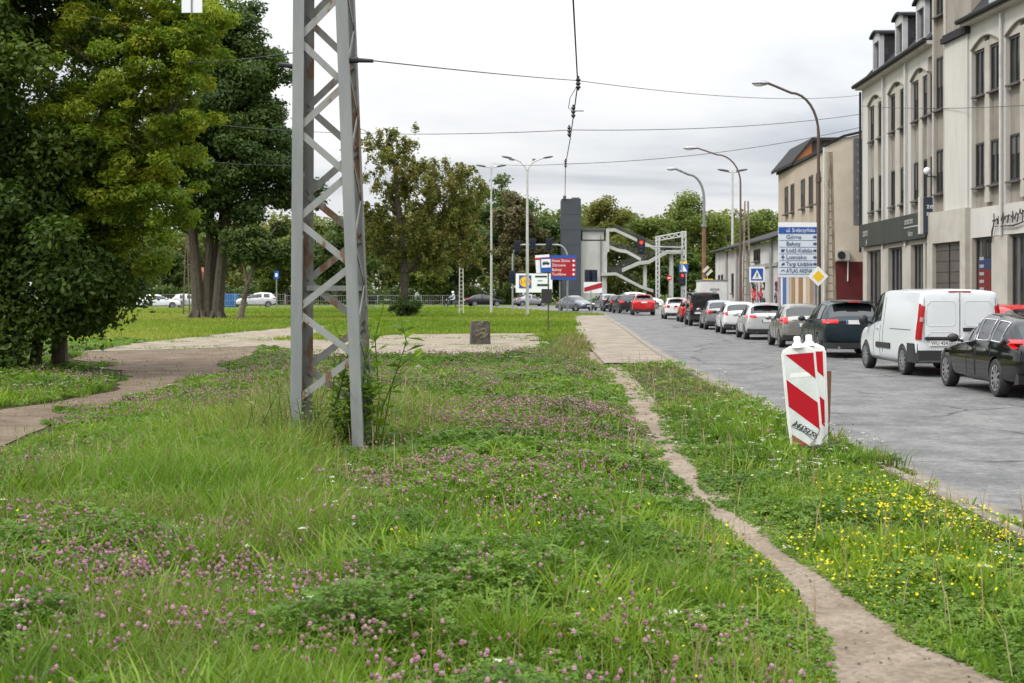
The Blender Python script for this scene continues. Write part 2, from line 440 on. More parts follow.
def make_car(label, loc, rz, paint, style='hatch', L=4.2, Wd=1.78, H=1.48, wb=2.55, fo=.85, rad=.31, spokes=5, clad=False, lit=False, name='parked_car', cat='car',
             group=None, tail=None, chrome=False, rails=False, plate_txt=None, front=False, seams=True, roofcol=None, trim=True, spoiler=False):
    out, bvh, panes, doors, st = car_shell(style, L, Wd, H, wb, fo, rad, clad)
    t = thing(name, label, cat, loc, rz, group)
    split_mesh(out, 'body', [0, 1], [paint, MT['black']], t)
    split_mesh(out, 'windscreen', [2], [MT['carglass']], t)
    if style != 'van': split_mesh(out, 'rear_window', [3], [MT['carglass']], t)
    sides = []
    for (k, c) in panes.items(): sides.append(split_mesh(out, 'side_window', [c], [MT['carglass']], t))
    dobj = {}
    for (k, c) in doors.items(): dobj[k] = split_mesh(out, 'door', [c], [paint], t)
    # seals round the panes
    if trim:
        for so in sides:
            if so is None: continue
            mb = MB(); bm = bmesh.new(); bm.from_mesh(so.data)
            for e in bm.edges:
                if len(e.link_faces) == 1:
                    a, b = e.verts[0].co.copy(), e.verts[1].co.copy()
                    s = .006*(1 if a.x > 0 else -1)
                    a.x += s; b.x += s
                    mb.tube([a, b], .011 if not chrome else .013, 4)
            bm.free(); mb.build('window_trim', MT['chrome'] if chrome else MT['black'], so)
    yf = L/2-fo; yr = yf-wb
    for yy in (yf, yr): wheel_pair(t, Wd/2-.11, yy, rad, .21, spokes, MT['rubber'], MT['rim'])
    def rear(x, z):
        h = bvh.ray_cast(Vector((x, -L, z)), Vector((0,1,0)))
        return h[0].y if h[0] is not None else -L/2+.1
    def side(y, z, sx):
        h = bvh.ray_cast(Vector((sx*Wd, y, z)), Vector((-sx,0,0)))
        return h[0].x if h[0] is not None else sx*Wd/2
    h = Wd/2
    # tail lamps: patches that follow the shell
    tl = tail or (.60, .97, .545*H, .66*H, .22)
    x0, x1, z0, z1, wrap = tl
    for sx in ((-1, 1) if style == 'van' else ()):
        mb = MB(); pts = []
        for iz in range(9):
            z = z0+(z1-z0)*iz/8; y = rear(sx*h*.86, z)
            pts.append((side(y+.07, z, sx), y, z))
        for (a, b) in zip(pts[:-1], pts[1:]):
            mb.prism([(a[0]+sx*.014, a[1]+.05, a[2]), (a[0]+sx*.012, a[1]+.02, a[2]), (a[0]-sx*.05, a[1]-.022, a[2]), (a[0]-sx*.11, a[1]-.026, a[2]), (a[0]-sx*.11, a[1]+.05, a[2])], (b[0]-a[0], b[1]-a[1], b[2]-a[2]))
        tlm = mb.build('tail_light', MT['tail'], t)
        mb = MB(); a, b = pts[4], pts[5]; mb.prism([(a[0]+sx*.018, a[1]+.045, a[2]), (a[0]+sx*.016, a[1]+.03, a[2]), (a[0]-sx*.05, a[1]-.026, a[2]), (a[0]-sx*.10, a[1]-.030, a[2]), (a[0]-sx*.10, a[1]+.05, a[2])], (b[0]-a[0], b[1]-a[1], b[2]-a[2]))
        mb.build('reversing_lens', MT['revlens'], tlm)
    for sx in ((-1, 1) if style != 'van' else ()):
        mb = MB()
        nx, nz = 6, 5
        grid = []
        for iz in range(nz+1):
            z = z0+(z1-z0)*iz/nz
            row = []
            for ix in range(nx+1):
                x = h*(x0+(x1-x0)*ix/nx)
                hit = bvh.ray_cast(Vector((sx*x, -L, z)), Vector((0,1,0)))
                y = hit[0].y if hit[0] is not None and hit[0].y < -L/2+.6 else None
                if y is None:
                    y = row[-1][1]+.06 if row else -L/2+.1
                row.append((sx*x, y-.018, z))
            # wrap on to the side
            for ky in range(1, 4):
                yy = row[nx][1]+.02+wrap*ky/3*(.6+.4*iz/nz)
                row.append((side(yy, z, sx)+sx*.014, yy, z))
            grid.append(row)
        n = len(grid[0])
        vs = [p for r_ in grid for p in r_]
        fs = [(i*n+j, i*n+j+1, (i+1)*n+j+1, (i+1)*n+j) for i in range(nz) for j in range(n-1)]
        # closed back so that the lamp has thickness
        o2 = len(vs); vs += [(p[0]-sx*.03*(j >= nx), p[1]+.03, p[2]) for r_ in grid for j, p in enumerate(r_)]
        fs += [(o2+i*n+j+1, o2+i*n+j, o2+(i+1)*n+j, o2+(i+1)*n+j+1) for i in range(nz) for j in range(n-1)]
        for j in range(n-1):
            fs += [(j+1, j, o2+j, o2+j+1), (nz*n+j, nz*n+j+1, o2+nz*n+j+1, o2+nz*n+j)]
        for i in range(nz):
            fs += [(i*n, (i+1)*n, o2+(i+1)*n, o2+i*n), ((i+1)*n+n-1, i*n+n-1, o2+i*n+n-1, o2+(i+1)*n+n-1)]
        mb.add(vs, fs)
        mb.build('tail_light', MT['tail_lit'] if lit else MT['tail'], t, smooth=True)
    # rear bumper lower part, plate
    mb = MB()
    zb = .40 if style != 'van' else .46
    pts = []
    for k in range(-6, 7):
        x = h*.93*k/6
        pts.append((x, rear(x*.96, zb+.08)+.02, 0))
    if style == 'van':
        lowr = [(p[0]*1.02, p[1]-.10, zb-.10) for p in pts]; hir = [(p[0]*1.02, p[1]-.10, zb+.12) for p in pts]; bk = [(p[0]*1.035, p[1]+(.25 if abs(i-6) < 5 else .42), zb-.10) for i, p in enumerate(pts)]; bk2 = [(p[0]*1.035, p[1]+(.2 if abs(i-6) < 5 else .40), zb+.14) for i, p in enumerate(pts)]
    else:
        lowr = [(p[0], p[1]-.03, zb-.12) for p in pts]; hir = [(p[0], p[1]-.035, zb+.03) for p in pts]; bk = [(p[0], p[1]+.2, zb-.14) for p in pts]; bk2 = [(p[0], p[1]+.08, zb+.06) for p in pts]
    n = len(pts); vs = lowr+hir+bk2+bk; fs = []
    for a in range(4):
        b = (a+1) % 4
        for j in range(n-1): fs.append((a*n+j, a*n+j+1, b*n+j+1, b*n+j))
    fs += [(0, n, 2*n, 3*n), (n-1, 4*n-1, 3*n-1, 2*n-1)]
    mb.add(vs, fs); mb.build('rear_bumper', paint if style == 'estate' else MT['black'], t, smooth=True)
    zp = {'van': .74, 'suv': .62*H, 'hatch': .46, 'estate': .50*H, 'sedan': .52*H}[style]
    if style == 'hatch': zp = .52*H if H > 1.46 else .44*H
    xp = -.40 if style == 'van' else 0
    mb = MB(); yp = min(rear(xp-.2, zp), rear(xp+.2, zp))-.012
    mb.box((xp, yp, zp), (.52, .02, .115), mi=0)
    if plate_txt:
        front_text(mb, plate_txt, .105, xp, yp-.012, zp, 'CENTER', mi=1)
    else:
        mb.box((xp-.235, yp-.011, zp), (.045, .004, .105), mi=2)
    mb.build('number_plate', [MT['plate'], MT['black'], MT['blue']], t)
    # mirrors, handles, seams
    ym = [s for s in st if s[6] == 'ws'][0]
    zbelt = ym[2]
    for sx in (-1, 1):
        mb = MB(); y0 = ym[0]+.52
        mb.ball((sx*(h+.10), y0, zbelt+.07), (.115, .07, .085 if style != 'van' else .14), 10)
        mb.tube([(side(y0+.02, zbelt-.02, sx)-sx*.03, y0+.04, zbelt), (sx*(h+.06), y0, zbelt+.05)], .025, 6)
        mb.build('mirror', [MT['black'] if style in ('van', 'suv') or chrome else paint], t, smooth=True)
    for (fr, sx_), d in dobj.items():
        if d is None: continue
        sx = 1 if sx_ == 0 else -1
        ys = [v.co.y for v in d.data.vertices]; y0, y1 = min(ys), max(ys)
        zh = zbelt-.10
        mb = MB()
        a = (side(y0+.14, zh, sx)+sx*.022, y0+.14, zh); b = (side(y0+.32, zh, sx)+sx*.022, y0+.32, zh)
        mb.bar(a, b, .028, .022, (sx,0,0)); mb.build('handle', MT['chrome'] if chrome else paint, d, bevel=.006)
    if seams:
        for (fr, sx_), d in dobj.items():
            if d is None: continue
            sx = 1 if sx_ == 0 else -1; mb = MB()
            ys = [v.co.y for v in d.data.vertices]; zs = [v.co.z for v in d.data.vertices]
            for yy in (min(ys), max(ys)):
                pl = []
                for k in range(9):
                    z = max(min(zs)+.02, .30)+(zbelt-.02-max(min(zs)+.02, .30))*k/8
                    if abs(yy-yr) < rad*1.14 and (z-rad)**2+(yy-yr)**2 < (rad*1.16)**2: continue
                    if abs(yy-yf) < rad*1.14 and (z-rad)**2+(yy-yf)**2 < (rad*1.16)**2: continue
                    pl.append((side(yy, z, sx)+sx*.001, yy, z))
                if len(pl) > 1: mb = MB(); mb.tube(pl, .006, 4); mb.build('door_gap', MT['black'], d)
        mb = MB()
        if style == 'van':
            # rear door seam and slider rail
            pl = [(0, rear(.002, z)-.002, z) for z in np.linspace(.62, H*.955, 10)]
            mb.tube(pl, .008, 4)
            for sx in (-1, 1):
                pl = [(sx*h*.80, rear(sx*h*.80, z)-.002, z) for z in np.linspace(.75, H*.90, 9)]; mb.tube(pl, .005, 4)
                for (xa, xb, za, zb_) in ((.10, .74, 1.12, 1.66), (.10, .74, .66, .98)):
                    lp = [(xa,za+.06),(xa+.06,za),(xb-.06,za),(xb,za+.06),(xb-.02,zb_-.10),(xb-.10,zb_),(xa+.06,zb_),(xa,zb_-.06),(xa,za+.06)]
                    pm_ = MB(); pm_.tube([(sx*x, rear(sx*x, z)-.001, z) for x, z in lp], .007, 4); pm_.build('door_pressing', paint, t, smooth=True)
                pl = [(side(y, 1.02, sx)+sx*.001, y, 1.02) for y in np.linspace(-L/2+.45, -L/2+2.0, 8)]; mb.tube(pl, .009, 4)
                pl = [(side(-L/2+2.55, z, sx)+sx*.001, -L/2+2.55, z) for z in np.linspace(.45, H*.9, 8)]; mb.tube(pl, .007, 4)
        if mb.v: mb.build('door_seam', MT['black'], t)
    if style == 'van':
        mb = MB(); y = rear(0, H*.955)-.01
        mb.box((0, y+.03, H*.965), (.50, .05, .035)); mb.build('brake_light', MT['tail'], t, bevel=.008)
        mb = MB(); yy = rear(.3, 1.02)-.02; mb.box((.22, yy, 1.04), (.24, .04, .045)); mb.box((.22, yy+.012, 1.04), (.30, .03, .08)); mb.build('handle', MT['black'], t, bevel=.008)
        mb = MB(); yy = rear(-.3, .86)-.02; mb.box((-.40, yy, .845), (.74, .05, .07)); mb.build('plate_lamp_bar', MT['black'], t, bevel=.015)
        for sx in (-1, 1):
            mb = MB()
            for (ya, yb) in ((-L/2+1.9, -L/2+3.05),):
                a = (side(ya, .62, sx)+sx*.012, ya, .62); b = (side(yb, .62, sx)+sx*.012, yb, .62)
                mb.bar(a, b, .13, .03, (sx,0,0))
            mb.build('side_moulding', MT['black'], t, bevel=.01)
            mb = MB()
            pl = [(side(y, .55, sx)+sx*.004, y, .52) for y in np.linspace(-L/2+.03, yr-rad*1.15, 5)]
            for a, b in zip(pl[:-1], pl[1:]): mb.bar(a, b, .42, .03, (sx,0,0))
            mb.build('bumper_corner', MT['black'], t)
    if spoiler:
        mb = MB(); y = st[2][0]
        mb.prism([(-h*.62, y-.22, H*.955), (h*.62, y-.22, H*.955), (h*.66, y+.1, H*.965), (-h*.66, y+.1, H*.965)], (0,0,.03)); mb.build('spoiler', paint, t, bevel=.01)
        mb = MB(); mb.box((0, y-.235, H*.955+.012), (.34, .03, .022)); mb.build('brake_light', MT['tail_lit'] if lit else MT['tail'], t)
    if rails:
        for sx in (-1, 1):
            mb = MB(); xs = sx*h*.70
            mb.tube([(xs, -L/2+.85, H*.93), (xs, -L/2+1.0, H+.02), (xs, L/2-2.45, H+.02), (xs, L/2-2.3, H*.93)], .018, 6)
            mb.build('roof_rail', MT['chrome'], t, smooth=True)
    if style != 'van':
        mb = MB()
        zr = .30
        for sx in (-.42*Wd*.6, ):
            mb.tube([(sx, -L/2+.02, .30), (sx, -L/2+.25, .30)], .035, 8)
        mb.build('exhaust', MT['rim'], t)
    if front:
        def fr_(x, z):
            hh = bvh.ray_cast(Vector((x, L, z)), Vector((0,-1,0)))
            return hh[0].y if hh[0] is not None else L/2-.1
        for sx in (-1, 1):
            mb = MB(); mb.ball((sx*h*.66, fr_(sx*h*.66, .455*H)-.03, .455*H), (.17, .09, .075), 10); mb.build('headlight', MT['head'], t, smooth=True)
        mb = MB(); mb.box((0, fr_(0, .40*H)-.02, .40*H), (.75, .06, .14)); mb.box((0, fr_(0, .25*H)-.02, .24*H), (1.0, .06, .12)); mb.build('grille', MT['black'], t, bevel=.01)
        mb = MB(); mb.box((0, fr_(0, .33*H)+.01, .33*H), (.52, .02, .11)); mb.build('front_plate', MT['plate'], t)
    return t

def paint(name, c, metal=0.0, rough=.16, flake=None):
    dark = max(c) < .05
    return mat(name, c, (.06 if dark else .14) if metal == 0 else .24, metal, .45 if dark else .4, coat=0 if dark else .3)
# ------------------------------------------------------------------ numpy noise and region masks
def vnoise(x, y, scale, seed=0):
    """smooth value noise 0..1"""
    x = np.asarray(x)/scale; y = np.asarray(y)/scale
    xi = np.floor(x).astype(np.int64); yi = np.floor(y).astype(np.int64); fx = x-xi; fy = y-yi
    fx = fx*fx*(3-2*fx); fy = fy*fy*(3-2*fy)
    def h(a, b):
        n = (a*374761393+b*668265263+seed*974711) & 0x7fffffff
        n = ((n ^ (n >> 13))*1274126177) & 0x7fffffff
        return ((n ^ (n >> 16)) & 0xffff)/65535.0
    return (h(xi,yi)*(1-fx)+h(xi+1,yi)*fx)*(1-fy)+(h(xi,yi+1)*(1-fx)+h(xi+1,yi+1)*fx)*fy
def fbm(x, y, scale, seed=0):
    return .55*vnoise(x,y,scale,seed)+.3*vnoise(x,y,scale*.43,seed+5)+.15*vnoise(x,y,scale*.19,seed+9)
def inpoly(px, py, poly):
    c = np.zeros(len(px), bool); n = len(poly); j = n-1
    for i in range(n):
        xi, yi = poly[i]; xj, yj = poly[j]
        if yi != yj:
            c ^= ((yi > py) != (yj > py)) & (px < (xj-xi)*(py-yi)/(yj-yi)+xi)
        j = i
    return c
def pdist(X, Y, line):
    d = np.full(len(X), 1e9); tw = np.zeros(len(X))
    for (a, b) in zip(line[:-1], line[1:]):
        ax, ay, aw = a; bx, by, bw = b
        vx, vy = bx-ax, by-ay; L2 = vx*vx+vy*vy
        t = np.clip(((X-ax)*vx+(Y-ay)*vy)/L2, 0, 1)
        dd = np.hypot(X-ax-t*vx, Y-ay-t*vy)-(aw+(bw-aw)*t)
        d = np.minimum(d, dd)
    return d
# dirt footpath: px, py, half width px
_PATH = [(596,352,8),(612,370,5),(629,392,6),(645,414,7),(660,438,8),(681,470,10),(706,503,12.5),(742,532,14),(787,566,17),(826,600,24),(862,636,34),(925,690,85),(1000,760,120)]
PATH = []
for (a, b, w) in _PATH:
    X, Y = G(a, b); PATH.append((X, Y, w*Y/FPX))
_TRACK = [(-160,432),(-40,418),(0,410),(60,402),(108,392),(128,381),(120,371),(98,363),(70,358),(60,352),(118,350),(200,347),(262,345),(255,352),(236,364),(222,372),(182,387),(120,402),(60,421),(0,446),(-60,476),(-160,520)]
TRACK = [G(a, b) for a, b in _TRACK]
_SLAB = [(96,352),(140,343),(200,337),(250,332),(300,327),(330,327),(322,333),(290,340),(345,340),(395,335),(468,334),(533,334),(545,344),(530,356),(440,358),(345,360),(290,352),(262,346),(200,349)]
SLAB = [G(a, b) for a, b in _SLAB]
PAVE_Y0, PAVE_Y1 = 36.6, 112.0
def pave_left(y):
    return np.interp(y, [30, 36.6, 45, 60, 80, 112], [2.35, 2.38, 2.55, 2.75, 3.6, 5.0])
def masks(X, Y):
    n1 = (fbm(X, Y, .9, 3)-.5)
    path = pdist(X, Y, PATH) < n1*np.clip(.02*Y, .12, .5)
    n2 = (fbm(X, Y, 3.0, 8)-.5)*3.0
    track = inpoly(X+n2, Y+n2*1.5, TRACK)
    slab = inpoly(X+n2*.6, Y+n2*1.2, SLAB)
    pave = (Y > PAVE_Y0+n1*.6) & (Y < PAVE_Y1) & (X > pave_left(Y)+n1*1.5)
    road = (X > kxv(Y)+.06+n1*.7*np.clip((34-Y)/15, 0.2, 1)) | (Y > np.maximum(118, 118+(7.4-X)*3.8))
    return path, track, slab, pave, road
def scatter(n, y0, y1, p, margin):
    ys = np.linspace(y0, y1, 2000); w = (.72*ys+2*margin)*ys**(-p); c = np.cumsum(w); c /= c[-1]
    Y = np.interp(RNG.random(n), c, ys); X = (RNG.random(n)*2-1)*(.36*Y+margin)
    return X, Y
def U(n, a=0., b=1.): return a+(b-a)*RNG.random(n)

def blades(name, X, Y, Z, H, Wd, lean, tint, m, label, cat, droop=0.35):
    n = len(X); th = U(n, 0, 2*PI); dx, dy = np.cos(th), np.sin(th)
    fa = U(n, 0, 2*PI); sx, sy = np.cos(fa)*Wd/2, np.sin(fa)*Wd/2
    l = H*lean
    V = np.zeros((n, 5, 3), np.float32)
    V[:,0] = np.stack([X-sx, Y-sy, Z-.02], 1); V[:,1] = np.stack([X+sx, Y+sy, Z-.02], 1)
    mx, my = X+dx*l*droop, Y+dy*l*droop
    V[:,2] = np.stack([mx-sx*.8, my-sy*.8, Z+H*.6], 1); V[:,3] = np.stack([mx+sx*.8, my+sy*.8, Z+H*.6], 1)
    V[:,4] = np.stack([X+dx*l, Y+dy*l, Z+H*np.sqrt(np.clip(1-lean**2*.35, .3, 1))], 1)
    b = np.arange(n)*5
    F4 = np.stack([b, b+1, b+3, b+2], 1); F3 = np.stack([b+2, b+3, b+4], 1)
    o = raw_mesh(name, V.reshape(-1,3), F4, F3, [m], {'tint': np.repeat(tint, 5)})
    return tag(o, label, cat, kind='stuff')

def leafquads(P, nrm, size, aspect, fold=.0, dirs=None):
    """diamond leaves: P (n,3) centre, nrm (n,3), size (n,)"""
    n = len(P)
    r = RNG.normal(size=(n,3)) if dirs is None else dirs
    a = np.cross(nrm, r); a /= np.linalg.norm(a, axis=1, keepdims=True)+1e-9
    b = np.cross(nrm, a)
    s = size[:,None]
    V = np.stack([P-a*s, P+b*s*aspect+nrm*s*fold, P+a*s, P-b*s*aspect+nrm*s*fold], 1)
    return V.reshape(-1,3)
def unit(n):
    v = RNG.normal(size=(n,3)); return v/np.linalg.norm(v, axis=1, keepdims=True)

def crown_leaves(blobs, n, leaf, up=.55, flat=.75, droop=0.0, inner=2.4, aspect=.55, seed=0):
    bl = np.array(blobs); w = bl[:,3]**2.2; w /= w.sum()
    k = RNG.choice(len(bl), n, p=w)
    d = unit(n); rr = RNG.random(n)**(1/inner)
    d2 = d*rr[:,None]*bl[k,3:4]; d2[:,2] *= flat
    # uneven edge
    j = RNG.random(n) < .12
    d2[j] *= 1.28
    P = bl[k,:3]+d2
    if droop: P[:,2] -= droop*np.abs(RNG.normal(size=n))*bl[k,3]*(rr**2)
    nr = d*.5+unit(n)*.75; nr[:,2] += up; nr /= np.linalg.norm(nr, axis=1, keepdims=True)
    bt = RNG.random(len(bl))
    tint = np.clip(.5*bt[k]+.5*RNG.random(n), 0, 1)
    V = leafquads(P, nr, leaf*U(n, .65, 1.35), aspect, .12)
    b = np.arange(n)*4
    return V, np.stack([b,b+1,b+2,b+3],1), np.repeat(tint, 4)

def envelope_blobs(ells, n, r0, r1, rnd, shell=.55):
    out = []
    tot = sum(e[3]*e[4]*e[5] for e in ells)
    for e in ells:
        m = max(3, int(n*e[3]*e[4]*e[5]/tot))
        for _ in range(m):
            v = Vector((rnd.gauss(0,1), rnd.gauss(0,1), rnd.gauss(0,1))).normalized()
            q = shell+(1-shell)*rnd.random() if rnd.random() < .75 else rnd.random()*shell
            out.append((e[0]+v.x*e[3]*q, e[1]+v.y*e[4]*q, e[2]+v.z*e[5]*q, r0+(r1-r0)*rnd.random()))
    return out

def make_tree(name, label, cat, base, trunks, ells, nblob, br, nleaf, leaf, fm, bm_, seed, group=None, limbs=26, extra=None, droop=0, flat=.75, up=.55, limb_r=.07, inner=2.4, name_crown='crown', aspect=.55, sprays=0):
    """trunks: list of (polyline of local points, radii)"""
    rnd = random.Random(seed)
    X, Y = base; z = zt(Y)
    t = thing(name, label, cat, (X, Y, z), 0, group)
    bl = envelope_blobs(ells, nblob, br[0], br[1], rnd)
    if extra: bl += extra
    mb = MB()
    ends = []
    for b in (rnd.sample([q for q in bl if q[2] > 4], sprays) if sprays else []):
        a = rnd.random()*2*PI; L = rnd.uniform(.9, 1.9); c = Vector(b[:3]); dv = Vector((math.cos(a), math.sin(a)*.7, 0))
        pts = [c+dv*L*q+Vector((0,0,(1.7*q-2.1*q*q)*L*.75)) for q in (0,.2,.4,.6,.8,1,1.15)]
        mb.tube(pts, [.03,.025,.02,.016,.012,.009,.006], 4)
        for p in pts[2:]: bl.append((p.x, p.y, p.z-.05, rnd.uniform(.12,.2)))
    for (pts, rad) in trunks:
        mb.tube(pts, rad, 9)
        P = [Vector(p) for p in pts]
        for a, b, r0, r1 in zip(P[:-1], P[1:], rad[:-1], rad[1:]):
            for q in (0, .33, .66, 1): ends.append((a.lerp(b, q), r0+(r1-r0)*q))
        # root flare
        p0 = P[0]
        for k in range(5):
            a = 2*PI*k/5+rnd.random()
            mb.tube([p0+Vector((math.cos(a)*rad[0]*1.7, math.sin(a)*rad[0]*1.7, -.05)), p0+Vector((math.cos(a)*rad[0]*.7, math.sin(a)*rad[0]*.7, rad[0]*1.3))], [rad[0]*.3, rad[0]*.42], 5)
    for b in rnd.sample(bl, min(limbs, len(bl))):
        c = Vector(b[:3])
        # join the nearest trunk point that lies below the clump
        cand = [e for e in ends if e[0].z < c.z-.2] or ends
        e = min(cand, key=lambda q: (q[0]-c).length+max(0, 1.2-q[0].z)*2)
        mid = e[0].lerp(c, .5)+Vector((rnd.uniform(-.2,.2), rnd.uniform(-.2,.2), .25))*min(1.5, (c-e[0]).length*.3)
        r0 = min(e[1]*.7, limb_r*(1+.25*(c-e[0]).length))
        mb.tube([e[0], mid, c], [r0, r0*.6, r0*.2], 6)
        for q in range(3):
            v = Vector((rnd.gauss(0,1), rnd.gauss(0,1), rnd.gauss(.3,1))).normalized()*b[3]*.9
            mb.tube([mid.lerp(c, .5+.2*q), c+v], [r0*.32, r0*.08], 4)
    mb.build('trunk', bm_, t, smooth=True)
    V, F, tint = crown_leaves(bl, nleaf, leaf, up, flat, droop, inner, aspect)
    o = raw_mesh(name_crown, V, F, None, [fm], {'tint': tint}, parent=t)
    return t

def bush(name, label, cat, base, ells, nblob, br, nleaf, leaf, fm, seed, group=None):
    rnd = random.Random(seed); X, Y = base
    t = thing(name, label, cat, (X, Y, zt(Y)), 0, group)
    bl = envelope_blobs(ells, nblob, br[0], br[1], rnd)
    mb = MB()
    for b in bl[:14]: mb.tube([(b[0]*.2, b[1]*.2, 0), (b[0]*.6, b[1]*.6, b[2]*.5), b[:3]], [.035, .025, .01], 5)
    mb.build('stem', MT['bark2'], t)
    V, F, tint = crown_leaves(bl, nleaf, leaf)
    raw_mesh('foliage', V, F, None, [fm], {'tint': tint}, parent=t)
    return t

# ------------------------------------------------------------------ foliage materials
FG = {}
FG['dark'] = foliage('leaf_dark', (.026,.052,.012), (.054,.094,.018), (.100,.145,.028), .36)
FG['lime'] = foliage('leaf_yellow_green', (.085,.150,.014), (.185,.255,.019), (.36,.34,.027), .5)
FG['leafy'] = foliage('leaf_ash', (.032,.064,.012), (.070,.118,.018), (.135,.180,.026), .42)
FG['olive'] = foliage('leaf_olive', (.095,.115,.022), (.165,.170,.036), (.22,.165,.055), .45)
FG['mid'] = foliage('leaf_mid', (.040,.070,.016), (.070,.110,.025), (.115,.150,.034), .38)
FG['fresh'] = foliage('leaf_fresh', (.080,.115,.024), (.13,.175,.036), (.20,.22,.055), .45)
FG['brown'] = foliage('leaf_brownish', (.075,.068,.026), (.12,.10,.045), (.105,.125,.036), .35)
FG['grass'] = foliage('grass_blade', (.060,.120,.010), (.120,.220,.014), (.26,.31,.045), .38, .5, .3)
FG['lawn'] = foliage('lawn_blade', (.080,.135,.012), (.150,.225,.018), (.29,.29,.065), .42, .55, .3)
FG['dry'] = foliage('grass_dry', (.11,.11,.04), (.20,.18,.075), (.34,.28,.15), .3, .6, .2)
FG['clover'] = foliage('clover_leaf', (.045,.100,.011), (.105,.190,.017), (.21,.290,.036), .36, .5, .25)
FG['herb'] = foliage('herb_leaf', (.070,.130,.014), (.135,.235,.018), (.24,.32,.04), .4, .5, .25)
FG['pink'] = foliage('clover_head', (.16,.13,.075), (.30,.15,.19), (.44,.27,.31), .25, .7, .2)
FG['yel'] = foliage('yellow_petals', (.56,.42,.008), (.66,.54,.012), (.74,.64,.03), .3, .6, .2)
FG['wht'] = foliage('white_umbel', (.50,.50,.42), (.62,.62,.54), (.72,.72,.66), .3, .6, .2)
FG['seed'] = foliage('seed_heads', (.20,.13,.07), (.30,.22,.13), (.42,.35,.22), .3, .7, .2)

